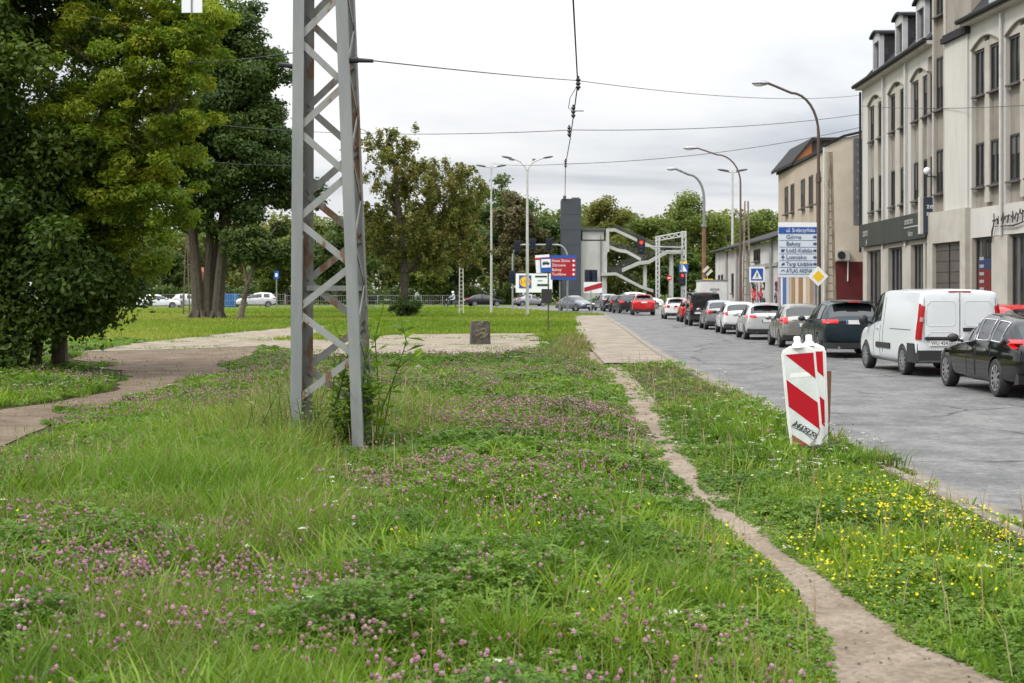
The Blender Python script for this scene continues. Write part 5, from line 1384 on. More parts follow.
def build_other_buildings():
    # ---------------- beige block with a blank end wall
    t = thing('beige_house', 'beige rendered house with blank end wall, dark red base and orange gable', 'building', (15, 66, 0))
    bw = mat('beige_render', (.40,.335,.265), .9, c2=(.31,.255,.20), scale=.6, bump=.1, bscale=15, lo=.35, hi=.7)
    bl = mat('beige_block_wall', (.60,.53,.43), .9, c2=(.50,.435,.345), scale=1.2, bump=.15, bscale=12, lo=.35, hi=.7)
    rd = mat('oxblood_paint', (.125,.012,.014), .6, c2=(.09,.012,.012), scale=2)
    F = Facade((13.70, 62.0), (14.05, 75.0)); EV = 8.15
    mb = MB(); mb.prism([F.pt(0,0,-.1), F.pt(F.L,0,-.1), F.pt(F.L,-9,-.1), F.pt(0,-9,-.1)], (0,0,EV+.1)); mb.build('wall', bw, t, world=True)
    mb = MB(); y = 61.98
    mb.prism([(13.66,y,3.25),(22.7,y,3.25),(22.7,y,9.0),(15.4,y,8.85),(14.4,y,8.62),(13.66,y,8.25)], (0,-.14,0)); mb.build('end_wall', bl, t, world=True)
    mb = MB(); mb.prism([(14.0,y,-.1),(22.7,y,-.1),(22.7,y,3.245),(14.0,y,3.245)], (0,-.16,0)); mb.build('red_base', rd, t, world=True)
    mb = MB(); mb.bb(13.62, 14.0, y-.17, y, -.1, 3.245); mb.build('corner_pier', bl, t, world=True)
    mb = MB(); mb.prism([(13.6,y,8.29),(14.4,y,8.66),(15.4,y,8.89),(22.7,y,9.04),(22.7,y,9.14),(15.4,y,8.99),(14.4,y,8.76),(13.6,y,8.39)], (0,-.22,0)); F.box(mb, 0, F.L, -.2, .12, EV-.02, EV+.12); mb.build('coping', BM['tin'], t, world=True)
    # attic gable set back over the far end
    og = mat('orange_render', (.52,.20,.07), .85, c2=(.42,.16,.06), scale=2)
    mb = MB(); yy = 70.0
    mb.prism([(13.75,yy,EV+.12),(14.75,yy,9.35),(14.75,yy,EV+.12)], (0,5,0), 0)
    mb.prism([(14.752,yy,EV+.12),(14.752,yy,9.4),(17.2,yy,9.4),(17.2,yy,EV+.12)], (0,5,0), 1)
    mb.build('attic', [og, BM['frame']], t, world=True)
    mb = MB()
    mb.prism([(13.72,yy-.3,8.32),(14.72,yy-.3,9.52),(17.5,yy-.3,9.55),(17.5,yy-.3,9.42),(14.8,yy-.3,9.38),(13.72,yy-.3,8.17)], (0,5.6,0)); mb.build('roof', BM['tin'], t, world=True)
    for px in (819.0, 811.5, 803.5, 793, 787):
        s = F.sY(px)
        if 0 < s < F.L-.5:
            window_unit(F, t, s-.42, s+.42, 5.9, 7.3, -.0, bars=1, fm=BM['sill'])
            window_unit(F, t, s-.42, s+.42, 3.2, 4.55, -.0, bars=1, fm=BM['frame'])
    mb = MB()
    cols = [((.50,.10,.17), 12.0, 12.9), ((.62,.60,.62), 11.3, 11.95), ((.03,.10,.30), 10.2, 11.25), ((.45,.43,.40), 9.4, 10.1), ((.25,.15,.08), 7.6, 8.6), ((.52,.42,.30), 6.7, 7.5), ((.22,.12,.06), 5.6, 6.5), ((.55,.47,.37), 4.6, 5.4), ((.25,.14,.08), 2.4, 3.6)]
    ms = []
    for i, (c, a, b) in enumerate(cols):
        ms.append(mat('shopfront_paint', c, .6)); F.box(mb, a, b, .002, .06, 0, 2.95, i)
    mb.build('painted_shopfront', ms, t, world=True)
    mb = MB(); mb.tube([(13.55,61.7,0),(13.55,61.7,8.2)], .06, 8); mb.build('down_pipe', MT['pole_light'], t, world=True, smooth=True)
    ac = thing('air_conditioner', 'white air conditioning unit on the beige end wall above the red base', 'air conditioner', (14.45, 61.6, 3.3))
    mb = MB(); mb.bb(14.05, 14.62, 61.5, 61.8, 3.28, 3.74); mb.build('casing', mat('ac_casing', (.42,.40,.36), .5), ac, world=True, bevel=.02)
    mb = MB(); M = Matrix.Translation((14.25, 61.49, 3.52)) @ Matrix.Rotation(-PI/2, 4, 'Z'); mb.lathe([(.001,.0),(.17,.0),(.17,.02),(.001,.02)], 16, 'X', 0, M); mb.build('fan_grille', MT['black'], ac, world=True)
    mb = MB(); mb.tube([(14.58,61.7,3.3),(14.58,61.75,2.4)], .03, 5); mb.build('pipe', MT['white'], ac, world=True)
    # vertical hotel-like banner at the corner of the white building
    vs = thing('vertical_sign', 'tall narrow grey sign with a column of white letters on the building corner', 'sign', (14.62, 60.3, 5))
    gm_ = mat('grey_sign', (.10,.105,.11), .5, c2=(.15,.155,.15), scale=2)
    mb = MB(); mb.bb(14.50, 14.88, 60.28, 60.5, 4.75, 8.45); mb.build('panel', gm_, vs, world=True, bevel=.01)
    mb = MB()
    for k, ch in enumerate('HURTOWNIA'):
        front_text(mb, ch, .2, 14.69, 60.275, 8.15-k*.37, 'CENTER')
    mb.build('lettering', BM['letter'], vs, world=True)
    mb = MB(); mb.tube([(14.8,60.4,8.3),(15.2,60.4,8.3)], .03, 5); mb.tube([(14.8,60.4,4.9),(15.2,60.4,4.9)], .03, 5); mb.build('bracket', MT['black'], vs, world=True)
    # ---------------- low grey workshop
    w = thing('low_workshop', 'low grey rendered workshop with dark sloping roof and graffiti on its front', 'building', (15, 86, 0))
    gw = mat('grey_render', (.47,.46,.44), .9, c2=(.36,.35,.33), scale=.7, bump=.1, bscale=14)
    gp = mat('grey_pilaster', (.29,.285,.28), .9, c2=(.23,.225,.22), scale=.8)
    F = Facade((14.15, 75.6), (14.45, 101.0)); EV = 4.75; z0 = zt(85)-.15
    mb = MB(); mb.prism([F.pt(0,0,z0), F.pt(F.L,0,z0), F.pt(F.L,-9,z0), F.pt(0,-9,z0)], (0,0,EV-z0)); mb.build('wall', gw, w, world=True)
    mb = MB(); pr = [(.35, EV), (-4.5, EV+1.5), (-9.3, EV), (-9.3, EV+.14), (-4.5, EV+1.66), (.35, EV+.14)]
    mb.prism([F.pt(-.25, d, z) for d, z in pr], F.u*(F.L+.5)); mb.build('roof', BM['tin'], w, world=True)
    mb = MB(); mb.prism([F.pt(0,0,EV), F.pt(0,-4.5,EV+1.5), F.pt(0,-9,EV)], F.u*.2); mb.build('gable', gw, w, world=True)
    mb = MB(); mb.tube([F.pt(-.2,.4,EV+.05), F.pt(F.L+.2,.4,EV+.05)], .06, 6); mb.build('gutter', BM['tin'], w, world=True)
    mb = MB()
    for px in (772.5, 748, 738, 727.5): 
        s = F.sY(px); m_ = MB(); F.box(m_, s-.25, s+.25, 0, .14, z0, EV-.02); m_.build('pilaster', gp, w, world=True)
    F.box(mb, 0, F.sY(745), 0, .08, 3.35, 3.55); mb.build('ledge', gp, w, world=True)
    window_unit(F, w, F.sY(760)-.1, F.sY(754.5), 3.75, 4.45, 0, bars=1)
    for px in (733, 722.5, 719.5): 
        s = F.sY(px); window_unit(F, w, s-.35, s+.35, 1.9, 3.2, 0, bars=1)
    # sprayed graffiti: thin paint shapes on the wall
    gb = MB(); gr_ = MB(); rnd = random.Random(3)
    def scrib(s0, s1, zz0, zz1, n, rad, mi):
        for _ in range(n):
            s = rnd.uniform(s0, s1); z = rnd.uniform(zz0, zz1); pts = []
            a = rnd.random()*6
            for k in range(8):
                pts.append(F.pt(s+.28*math.cos(a+k*.9)*(1-k*.05), .012, z+.24*math.sin(a*1.3+k*.75)))
            (gr_ if mi else gb).tube(pts, rad, 4)
    sa, sb = sorted((F.sY(765), F.sY(752)))
    scrib(sa, sb, 1.0, 1.5, 10, .06, 0); scrib(sa, sb, 1.6, 2.0, 8, .07, 1); scrib(sa, sb, 2.1, 2.5, 8, .05, 0)
    sa, sb = .15, F.sY(775.5)
    scrib(sa, sb, .9, 1.3, 6, .03, 0); scrib(sa, sb, 1.5, 1.8, 4, .035, 0); scrib(sa, sb, 2.1, 2.4, 5, .035, 0); 
    gb.build('graffiti', MT['black'], w, world=True); gr_.build('graffiti', MT['signred_board'], w, world=True)

def build_overpass():
    D = 195.0; k = FPX/D
    def X(px): return (px-CX)/k
    def Z(py): return CAMH+(HY-py)/k
    z0 = zt(D)
    t = thing('footbridge_tower', 'dark grey lift tower beside pale concrete stair block of the footbridge', 'footbridge', (X(580), D, z0))
    dg_ = mat('tower_dark', (.036,.043,.055), .7, c2=(.046,.053,.066), scale=.5)
    cc = mat('pale_concrete', (.40,.40,.385), .85, c2=(.33,.33,.32), scale=.4)
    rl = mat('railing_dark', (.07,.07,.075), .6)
    mb = MB(); mb.bb(X(561.5), X(580.8), D-.5, D+4.5, z0-.1, Z(199)); mb.build('lift_tower', dg_, t, world=True)
    for q in range(1, 7):
        mb = MB(); zz = z0+(Z(199)-z0)*q/7; mb.bb(X(561.4), X(580.9), D-.53, D-.5, zz-.03, zz+.03); mb.build('panel_joint', rl, t, world=True)
    mb = MB(); mb.bb(X(563), X(566), D-.7, D-.3, Z(199), Z(196)); mb.bb(X(572), X(580), D+1, D+2, Z(199), Z(197)); mb.build('roof_box', rl, t, world=True)
    mb = MB(); mb.bb(X(581), X(607), D, D+4, z0-.1, Z(241)); mb.build('stair_block', cc, t, world=True)
    mb = MB(); mb.bb(X(582), X(604), D+.4, D+3.8, Z(241), Z(239.5), 1); mb.bb(X(582.5), X(604), D+.2, D+4, Z(239.5), Z(231)); mb.bb(X(581), X(605.5), D-.1, D+4, Z(230.6), Z(227.8), 1); mb.build('upper_deck', [cc, rl], t, world=True)  # thin dark strip paints the shadow line below the deck
    mb = MB(); mb.bb(X(600.5), X(601.2), D-.2, D-.05, z0, Z(235)); mb.build('drain_pipe', rl, t, world=True)
    def flight(name, pts, thick, yy0, yy1, par, m=cc):
        mb = MB()
        top = [(X(a), yy0, Z(b)) for a, b in pts]; bot = [(X(a), yy0, Z(b+thick)) for a, b in pts]
        for i in range(len(pts)-1): mb.prism([top[i], top[i+1], bot[i+1], bot[i]], (0, yy1-yy0, 0))
        return mb.build(name, m, par, world=True)
    st = thing('footbridge_stairs', 'pale zigzag concrete stairs with dark railings leading off the footbridge', 'stairs', (X(645), D, z0))
    flight('upper_flight', [(606,228.5),(615,228.2),(637,238.5),(655,246.5)], 3.2, D, D+.4, st)
    flight('middle_flight', [(608,244.5),(618,248.5),(627,250),(641,258)], 3.2, D+.1, D+2, st)
    flight('rising_flight', [(622,268.5),(638,261.5),(648,260.5),(666,250.5),(684,250.5)], 3.6, D-1.9, D, st)
    flight('lower_flight', [(601,273),(615,272.5),(640,285.5),(652,289.5)], 3.0, D-1.9, D-.1, st)
    mb = MB(); mb.bb(X(606), X(609.2), D-.05, D+.4, Z(252), Z(229)); mb.prism([(X(601),D-.02,Z(255)),(X(609),D-.02,Z(249)),(X(604),D-.02,Z(262)),(X(601),D-.02,Z(266))], (0,.4,0)); mb.build('landing_post', cc, st, world=True)
    def rail(pts, up):
        mb = MB()
        for (a, b), (c, d) in zip(pts[:-1], pts[1:]):
            n = max(2, int(abs(c-a)/2.2))
            for i in range(n+1):
                q = i/n; px, py = a+(c-a)*q, b+(d-b)*q
                mb.tube([(X(px), D+.2, Z(py)), (X(px), D+.2, Z(py-up))], .03, 4)
            for h in (.35, .68, 1): mb.tube([(X(a), D+.2, Z(b-up*h)), (X(c), D+.2, Z(d-up*h))], .03, 4)
        mb.build('railing', rl, st, world=True)
    rail([(606,245.5),(618,249.5),(628,251),(642,259)], 6); rail([(615,228),(637,238),(655,246)], 3.5); rail([(618,271),(638,261),(648,260),(666,250),(684,250)], 7); rail([(604,273),(616,273),(640,285)], 6)
    mb = MB()
    for (a, b) in ((617,238),(622,241),(628,244),(634,247),(640,250)): pass
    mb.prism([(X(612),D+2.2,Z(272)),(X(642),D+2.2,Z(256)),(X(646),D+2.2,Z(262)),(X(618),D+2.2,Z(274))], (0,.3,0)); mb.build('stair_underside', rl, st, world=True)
    for (a, b, y0) in ((642.5,645.8,262),(668.5,672.2,253),(602,606,275)):
        mb = MB(); mb.bb(X(a), X(b), D-1.4, D-.4, z0-.1, Z(y0+1)); mb.build('column', cc, st, world=True)
    # white lattice gantry
    g = thing('lattice_gantry', 'white steel lattice gantry standing by the footbridge stairs', 'gantry', (X(671), D-6, z0)); D2 = D-6; k2 = FPX/D2
    wm = mat('gantry_white', (.46,.46,.46), .6)
    def P(px, py, dy=0): return Vector(((px-CX)/k2, D2+dy, CAMH+(HY-py)/k2))
    def lattice(a0, a1, b0, b1, n, name):
        mb = MB()
        for dy in (0, .8):
            o = Vector((0,dy,0))
            mb.tube([a0+o, a1+o], .07, 5); mb.tube([b0+o, b1+o], .07, 5)
            for i in range(n):
                q, q2 = i/n, (i+1)/n
                u, v = a0.lerp(a1, q), b0.lerp(b1, q2)
                if i % 2: u, v = b0.lerp(b1, q), a0.lerp(a1, q2)
                mb.tube([u+o, v+o], .05, 4)
        mb.build(name, wm, g, world=True)
    lattice(P(656.5,300), P(656.5,236.5), P(659.5,300), P(659.5,236.5), 14, 'post')
    lattice(P(682.5,300), P(682.5,231), P(686,300), P(686,231), 16, 'post')
    lattice(P(655.5,237), P(686,231.5), P(655.5,241), P(686,236), 9, 'beam')
# ------------------------------------------------------------------ the lattice mast in front
def build_mast():
    t = thing('lattice_mast', 'grey riveted steel lattice mast with rust streaks standing in the meadow', 'mast', (-2.08, 16.4, 0))
    pm = mat('mast_paint', (.235,.243,.235), .55, .1, c2=(.185,.195,.195), scale=2.2, stretch=(2,2,.5))
    rm = rusty_paint(); rm_shaded = rusty_paint(.055, (.17,.17,.165))  # back and side steel: shade painted as darker grey, with more rust
    # corner points (front left, front right, back right, back left) at the ground and at z = 5.1
    H = 8.6
    def corner(i, z):
        q = z/5.1
        fl = Vector((-2.50+.035*q, 16.0, z)); fr = Vector((-1.665-.20*q, 15.95+.06*q, z))
        br = Vector((-1.655-.20*q+.02, 16.80-.10*q, z)); b = Vector((-2.50+.035*q+.02, 16.80-.10*q, z))
        return (fl, fr, br, b)[i]
    legs = []
    w = .125; th = .014
    for i in range(4):
        mb = MB()
        sx = 1 if i in (0, 3) else -1; sy = 1 if i in (0, 1) else -1
        def ring(z):
            c = corner(i, z)
            return [c, c+Vector((sx*w,0,0)), c+Vector((sx*w,sy*th,0)), c+Vector((sx*th,sy*th,0)), c+Vector((sx*th,sy*w,0)), c+Vector((0,sy*w,0))]
        a, b = ring(-.2), ring(H); n = 6
        fs = [(k, (k+1) % n, n+(k+1) % n, n+k) for k in range(n)]+[(5,4,3,2,1,0),(6,7,8,9,10,11)]
        mb.add(a+b, fs); legs.append(mb.build('leg', rm_shaded if i in (2, 3) else pm, t, world=True))
    # single lacing of flat bars, opposite sense on the back
    def lace(name, i, j, start, flip, nrm, off, m, step=.475, wd=.075):
        mb = MB(); z = start; k = flip
        while z < H-.3:
            a = corner(i, z) if k % 2 == 0 else corner(j, z); b = corner(j, z+step) if k % 2 == 0 else corner(i, z+step)
            d = (corner(j, z)-corner(i, z)).normalized()*.07
            a = a+(d if k % 2 == 0 else -d); b = b+(-d if k % 2 == 0 else d)
            o = Vector(nrm)*off
            mb.bar(a+o, b+o, wd, .012, nrm)
            for p in (a, b): mb.lathe([(.001,.012),(.016,.010),(.020,0)], 8, 'X', 0, Matrix.Translation(p+o+Vector(nrm)*.006) @ (Vector((1,0,0)).rotation_difference(Vector(nrm)).to_matrix().to_4x4()))
            z += step+.035; k += 1
        mb.build(name, m, t, world=True)
    lace('front_lacing', 0, 1, .62, 0, (0,-1,0), -.022, rusty_paint(.035))
    lace('back_lacing', 3, 2, .45, 1, (0,1,0), -.022, rm_shaded, wd=.08)
    lace('side_lacing', 1, 2, .45, 0, (1,0,0), -.02, rm_shaded, .46, .06)
    lace('side_lacing', 0, 3, .55, 1, (-1,0,0), -.02, rm_shaded, .46, .06)
    mb = MB(); z = 1.88; mb.bar(corner(3,z)+Vector((.05,-.03,0)), corner(2,z)+Vector((-.05,-.03,0)), .06, .04, (0,-1,0)); mb.bar(corner(0,3.2)+Vector((.02,.12,0)), corner(3,3.2)+Vector((.02,-.12,0)), .06, .03, (-1,0,0)); mb.build('cross_bar', pm, t, world=True)
    mb = MB(); mb.bb(-2.55, -1.62, 15.95, 16.85, -.12, .10); mb.build('foundation', MT['oldconc'], t, world=True)
    mb = MB(); c = corner(1, 4.46); mb.tube([c+Vector((0,.1,0)), c+Vector((.10,.1,0))], .035, 8); mb.tube([c+Vector((.06,.1,0)), c+Vector((.27,.1,-.01))], [.03,.022], 8); mb.build('wire_clamp', MT['black'], t, world=True)
    mb = MB(); c = corner(0, 4.43); mb.tube([c+Vector((0,.4,0)), c+Vector((-.22,.4,.03))], .03, 8); mb.build('wire_clamp', MT['black'], t, world=True)
    return t
def rusty_paint(sh=0., base=(.235,.243,.235)):
    m, nt, N, L, b = _nodes('mast_paint_rusty'); b.inputs['Roughness'].default_value = .7
    tc = N.new('ShaderNodeTexCoord'); mp = N.new('ShaderNodeMapping'); mp.inputs['Scale'].default_value = (3,3,1.1); L.new(tc.outputs['Object'], mp.inputs[0])
    n = N.new('ShaderNodeTexNoise'); n.inputs['Scale'].default_value = 1.7; n.inputs['Detail'].default_value = 8; n.inputs['Roughness'].default_value = .65; L.new(mp.outputs[0], n.inputs['Vector'])
    r = N.new('ShaderNodeValToRGB'); L.new(n.outputs['Fac'], r.inputs[0])
    e = r.color_ramp.elements; e[0].position = .50-sh; e[0].color = (*base,1); e[1].position = .72-sh; e[1].color = (.095,.050,.030,1)
    x = e.new(.605-sh); x.color = (base[0]*.9,base[1]*.86,base[2]*.8,1); x = e.new(.635-sh); x.color = (.15,.085,.045,1)
    L.new(r.outputs[0], b.inputs['Base Color'])
    return m

# ------------------------------------------------------------------ guide boards
def build_guide_boards():
    wt = mat('board_plastic', (.72,.72,.70), .4, c2=(.60,.59,.55), scale=3, lo=.5, hi=.75)
    sheet = mat('reflective_white', (.60,.64,.63), .35, c2=(.50,.53,.50), scale=5)
    rd = mat('reflective_red', (.40,.003,.012), .5, 0, .25, c2=(.33,.006,.014), scale=4)
    rdirt = mat('reflective_red_dirty', (.33,.045,.03), .6, c2=(.22,.10,.06), scale=9)
    def board(name, label, x, y, rz, lean, front=True):
        t = thing(name, label, 'guide board', (x, y, 0), rz, 'red and white guide boards on the verge')
        M = Matrix.Rotation(R(lean), 4, 'Y')
        w, h, d = .195, 1.15, .06
        mb = MB()
        prof = [(-w*.90,0),(w*.90,0),(w,.35),(w,h),(w*.86,h+.035),(.085,h+.075),(-.085,h+.075),(-w*.86,h+.035),(-w,h),(-w,.35)]
        mb.prism([(a,-d/2,b) for a, b in prof], (0,d,0), 0, M); mb.build('frame', wt, t, bevel=.018)
        mb = MB(); mb.tube([M @ Vector((0,0,h+.05)), M @ Vector((0,0,h+.09)), M @ Vector((0,0,h+.105)), M @ Vector((0,0,h+.165)), M @ Vector((0,0,h+.18))], [.075,.06,.042,.04,.03], 14); mb.build('grip', wt, t, smooth=True)
        mb = MB(); mb.box((0,0,.02), (.62,.34,.10)); mb.build('foot', MT['rubber'], t, bevel=.02)
        for sgn, nm in ((-1, 'face'), (1, 'back_face')):
            mb = MB(); yy = sgn*(d/2+.002); iw = w*.85
            def q(poly, mi, e): 
                p = [(a, yy+sgn*e, b) for a, b in poly]; mb.prism(p, (0,sgn*.0015,0), mi, M)
            q([(-iw*.94,.07),(iw*.94,.07),(iw,.35),(iw,h-.01),(-iw,h-.01),(-iw,.35)], 0, 0)
            # slanted red bands
            q([(-iw*.93,h-.02),(iw,h-.02),(iw,h-.32)], 1, .0022)
            q([(-iw,h-.56),(-iw,h-.90),(iw,h-1.09+.02),(iw,h-.82)][::1] if False else [(-iw,.845),(iw,.555),(iw*.97,.245),(-iw,.535)], 1, .0022)
            q([(-iw*.96,.215),(iw*.15,.075),(-iw*.95,.075)], 2, .0022)
            mb.build(nm, [sheet, rd, rdirt], t)
        if front:
            mb = MB(); rnd = random.Random(4)
            import itertools
            glyphs = ['s','z','l','u','g','i']
            MM = M @ Matrix.Translation((-.11,-d/2-.006,.335)) @ Matrix.Rotation(R(36), 4, 'Y')
            for gi in range(7):
                x0 = gi*.045; pl = []
                for k in range(7):
                    pl.append((x0+.022*math.sin(k*2.3+gi), 0, .038*math.cos(k*1.7+gi*.8)))
                mb.tube(pl, .0048, 4, 0, MM)
            mb.tube([(-.02,0,-.05),(.12,0,-.035),(.31,0,-.055)], .003, 4, 0, MM)
            mb.tube([(.27,0,.10),(.29,0,-.02),(.27,0,-.12)], .003, 4, 0, MM)
            mb.build('graffiti_scrawl', MT['black'], t)
            mb = MB(); mb.box((-.005,-d/2-.004,.885), (.23,.003,.05), M); mb.build('sticker', wt, t)
        return t
    d = 16.35
    board('guide_board', 'front red and white guide board with a black scrawl near its foot', (807.0-CX)*d/FPX, d, R(-4), -5.0)
    board('guide_board', 'second red and white guide board half hidden behind the scrawled one', (812.6-CX)*16.85/FPX, 16.85, R(-24), -2.0, False)
    t = thing('rusty_post', 'rust brown tapered stub of a post behind the guide boards', 'post', ((825.0-CX)*17.6/FPX, 17.6, 0))
    mb = MB(); mb.prism([(-.03,-.03,-.1),(.045,-.03,-.1),(.075,-.03,.86),(-.075,-.03,.86)], (0,.07,0)); mb.build('post', MT['rust'], t, bevel=.006)

# ------------------------------------------------------------------ lamps, poles
def curved_lamp(label, px, d, top_py, head_px, m, lower=None, base_r=.085, group='curved arm street lamps on the right pavement'):
    X = (px-CX)*d/FPX; z0 = zt(d)+.11; zt_ = CAMH+(HY-top_py)*d/FPX; dx = (head_px-px)*d/FPX
    t = thing('street_lamp', label, 'street lamp', (X, d, z0), 0, group)
    h = zt_-z0
    mb = MB(); mb.tube([(0,0,0),(0,0,h*.62)], [base_r, base_r*.8], 10); mb.build('pole', lower or m, t, smooth=True)
    mb = MB()
    pts = [(0,0,h*.62),(0,0,h*.80)]
    for k in range(1, 9):
        a = PI/2*k/8; pts.append((dx*.45*(1-math.cos(a)), 0, h*.80+h*.16*math.sin(a)))
    pts += [(dx*.7,0,h*.985),(dx*.86,0,h)]
    mb.tube(pts, [base_r*.62]*2+[base_r*.5]*10, 8); mb.tube([(0,0,h*.615),(0,0,h*.635)], base_r*1.15, 10); mb.build('arm', m, t, smooth=True)
    mb = MB(); mb.ball((dx*.95,0,h-.02), (abs(dx)*.15,.15,.10), 12); mb.tube([(dx*.82,0,h-.01),(dx*.9,0,h)], [.06,.10], 8); hd = mb.build('lamp_head', MT['galv'], t, smooth=True)
    mb = MB(); mb.ball((dx*.975,0,h-.07), (abs(dx)*.10,.12,.08), 12); mb.build('glass_bowl', MT['signwhite'], hd, smooth=True)
    return t
def post_lattice(name, label, cat, px, d, top_py, w0, w1, m, group=None, n=14):
    X = (px-CX)*d/FPX; z0 = zt(d); h = CAMH+(HY-top_py)*d/FPX-z0
    t = thing(name, label, cat, (X, d, z0), 0, group)
    for s in (-1, 1):
        mb = MB(); mb.prism([(s*w0,-.07,0),(s*w0-s*.09,-.07,0),(s*w1-s*.07,-.07,h),(s*w1,-.07,h)], (0,.14,0)); mb.build('leg', m, t)
    mb = MB()
    for k in range(n):
        z = h*(.06+.92*k/n); w = w0+(w1-w0)*z/h; mb.box((0,0,z), (2*w-.05,.10,.05))
    mb.build('rung', m, t)
    return t
def build_poles():
    dk = mat('lamp_pole_dark', (.075,.068,.062), .7, .3, c2=(.11,.07,.05), scale=2, stretch=(2,2,.4))
    rd = mat('lamp_pole_rust', (.20,.105,.06), .85, c2=(.13,.06,.035), scale=2.5, stretch=(2,2,.4))
    br = mat('lamp_pole_redbrown', (.12,.055,.05), .7, c2=(.09,.07,.06), scale=2, stretch=(2,2,.4))
    curved_lamp('tall dark curved street lamp rising beside the blue street direction board', 818.5, 52, 82.5, 757.5, dk, base_r=.095)
    curved_lamp('red brown curved street lamp standing before the low grey workshop', 740.5, 76, 147.5, 688, br)
    curved_lamp('rusty thick-footed curved street lamp at the far end of the workshop', 704.0, 92, 168.5, 670, MT['pole_grey'], rd, .16)
    oc = mat('concrete_post', (.27,.23,.175), .9, c2=(.15,.115,.08), scale=3)
    post_lattice('concrete_pole', 'tapered concrete ladder pole beside the yellow diamond sign', 'pole', 830.5, 54, 152, .24, .07, oc, 'concrete ladder poles', 22)
    post_lattice('concrete_pole', 'slim concrete ladder pole in front of the grey workshop', 'pole', 746.5, 78, 201, .26, .12, oc, 'concrete ladder poles')
    lt = MT['pole_light']
    # double lamps far off
    def mast_lamp(label, px, d, top, arms, m, name='street_lamp', r=.09, bent=True):
        X = (px-CX)*d/FPX; z0 = zt(d); h = CAMH+(HY-top)*d/FPX-z0
        t = thing(name, label, 'street lamp', (X, d, z0))
        mb = MB(); mb.tube([(0,0,0),(0,0,h*.5),(0,0,h*.93 if bent else h)], [r*1.25, r, r*.75], 10); mb.build('pole', m, t, smooth=True)
        for (dx, dy) in arms:
            mb = MB()
            if bent: pts = [(0,0,h*.90),(dx*.08,dy*.08,h*.94),(dx*.3,dy*.3,h*.975),(dx*.75,dy*.75,h)]
            else: pts = [(0,0,h-.15),(dx*.75,dy*.75,h-.05)]
            mb.tube(pts, .045, 6); a = mb.build('arm', m, t, smooth=True)
            mb = MB(); L = math.hypot(dx, dy); M = Matrix.Translation((dx*.92, dy*.92, h+.02)) @ Matrix.Rotation(math.atan2(dy, dx), 4, 'Z') @ Matrix.Rotation(-.14, 4, 'Y')
            mb.ball((0,0,0), (.45,.15,.085), 10, 0, M); mb.build('lamp_head', MT['lamphead'], a, smooth=True)
        return t
    mast_lamp('tall pale street lamp with four fanned arms behind the red direction board', 527.3, 112, 158, [(-1.75,-.4),(1.75,-.4),(-1.3,1.6),(.55,1.6)], lt, r=.11)
    mast_lamp('pale pole with a short T shaped double lamp left of the four armed lamp', 491.3, 120, 166, [(-.95,.0),(.95,0)], lt, bent=False)
    mast_lamp('white pole with a small double lamp behind the red brown curved lamp', 732.5, 100, 170.5, [(-.7,0),(.7,0)], lt, bent=False)
    wh = mat('whitewash', (.55,.55,.52), .8, c2=(.42,.41,.38), scale=3)
    post_lattice('concrete_pole', 'whitish lattice pole standing right of the weeping brown tree', 'pole', 461.3, 118, 227, .22, .14, wh, 'concrete ladder poles', 20)
    post_lattice('timber_pole', 'brown two-legged timber pole left of the four dark trunks', 'pole', 186.5, 112, 235, .30, .08, mat('old_timber', (.16,.115,.075), .9, c2=(.10,.07,.045), scale=4), None, 3)
    # signboard hanging at the top left
    t = thing('hanging_plate', 'white plate with a dark centre line hanging under the top left branches', 'sign', W(192, 6, 24))
    x, y, z = W(192, 4, 24)
    mb = MB(); mb.bb(x-.17, x+.17, y-.02, y+.02, z-.15, z+.25); mb.build('plate', MT['signwhite'], t, world=True); mb = MB(); mb.bb(x-.012, x+.012, y-.03, y-.022, z-.148, z+.248); mb.build('hanger', MT['pole_grey'], t, world=True)
    mb = MB(); mb.tube([(x-4,y,z+.52),(x,y,z+.38),(x+.0,y,z+.25)], .012, 4); mb.tube([(x,y,z+.38),(x+4,y,z+.62)], .012, 4); mb.build('hanging_wire', MT['wire'], t, world=True)

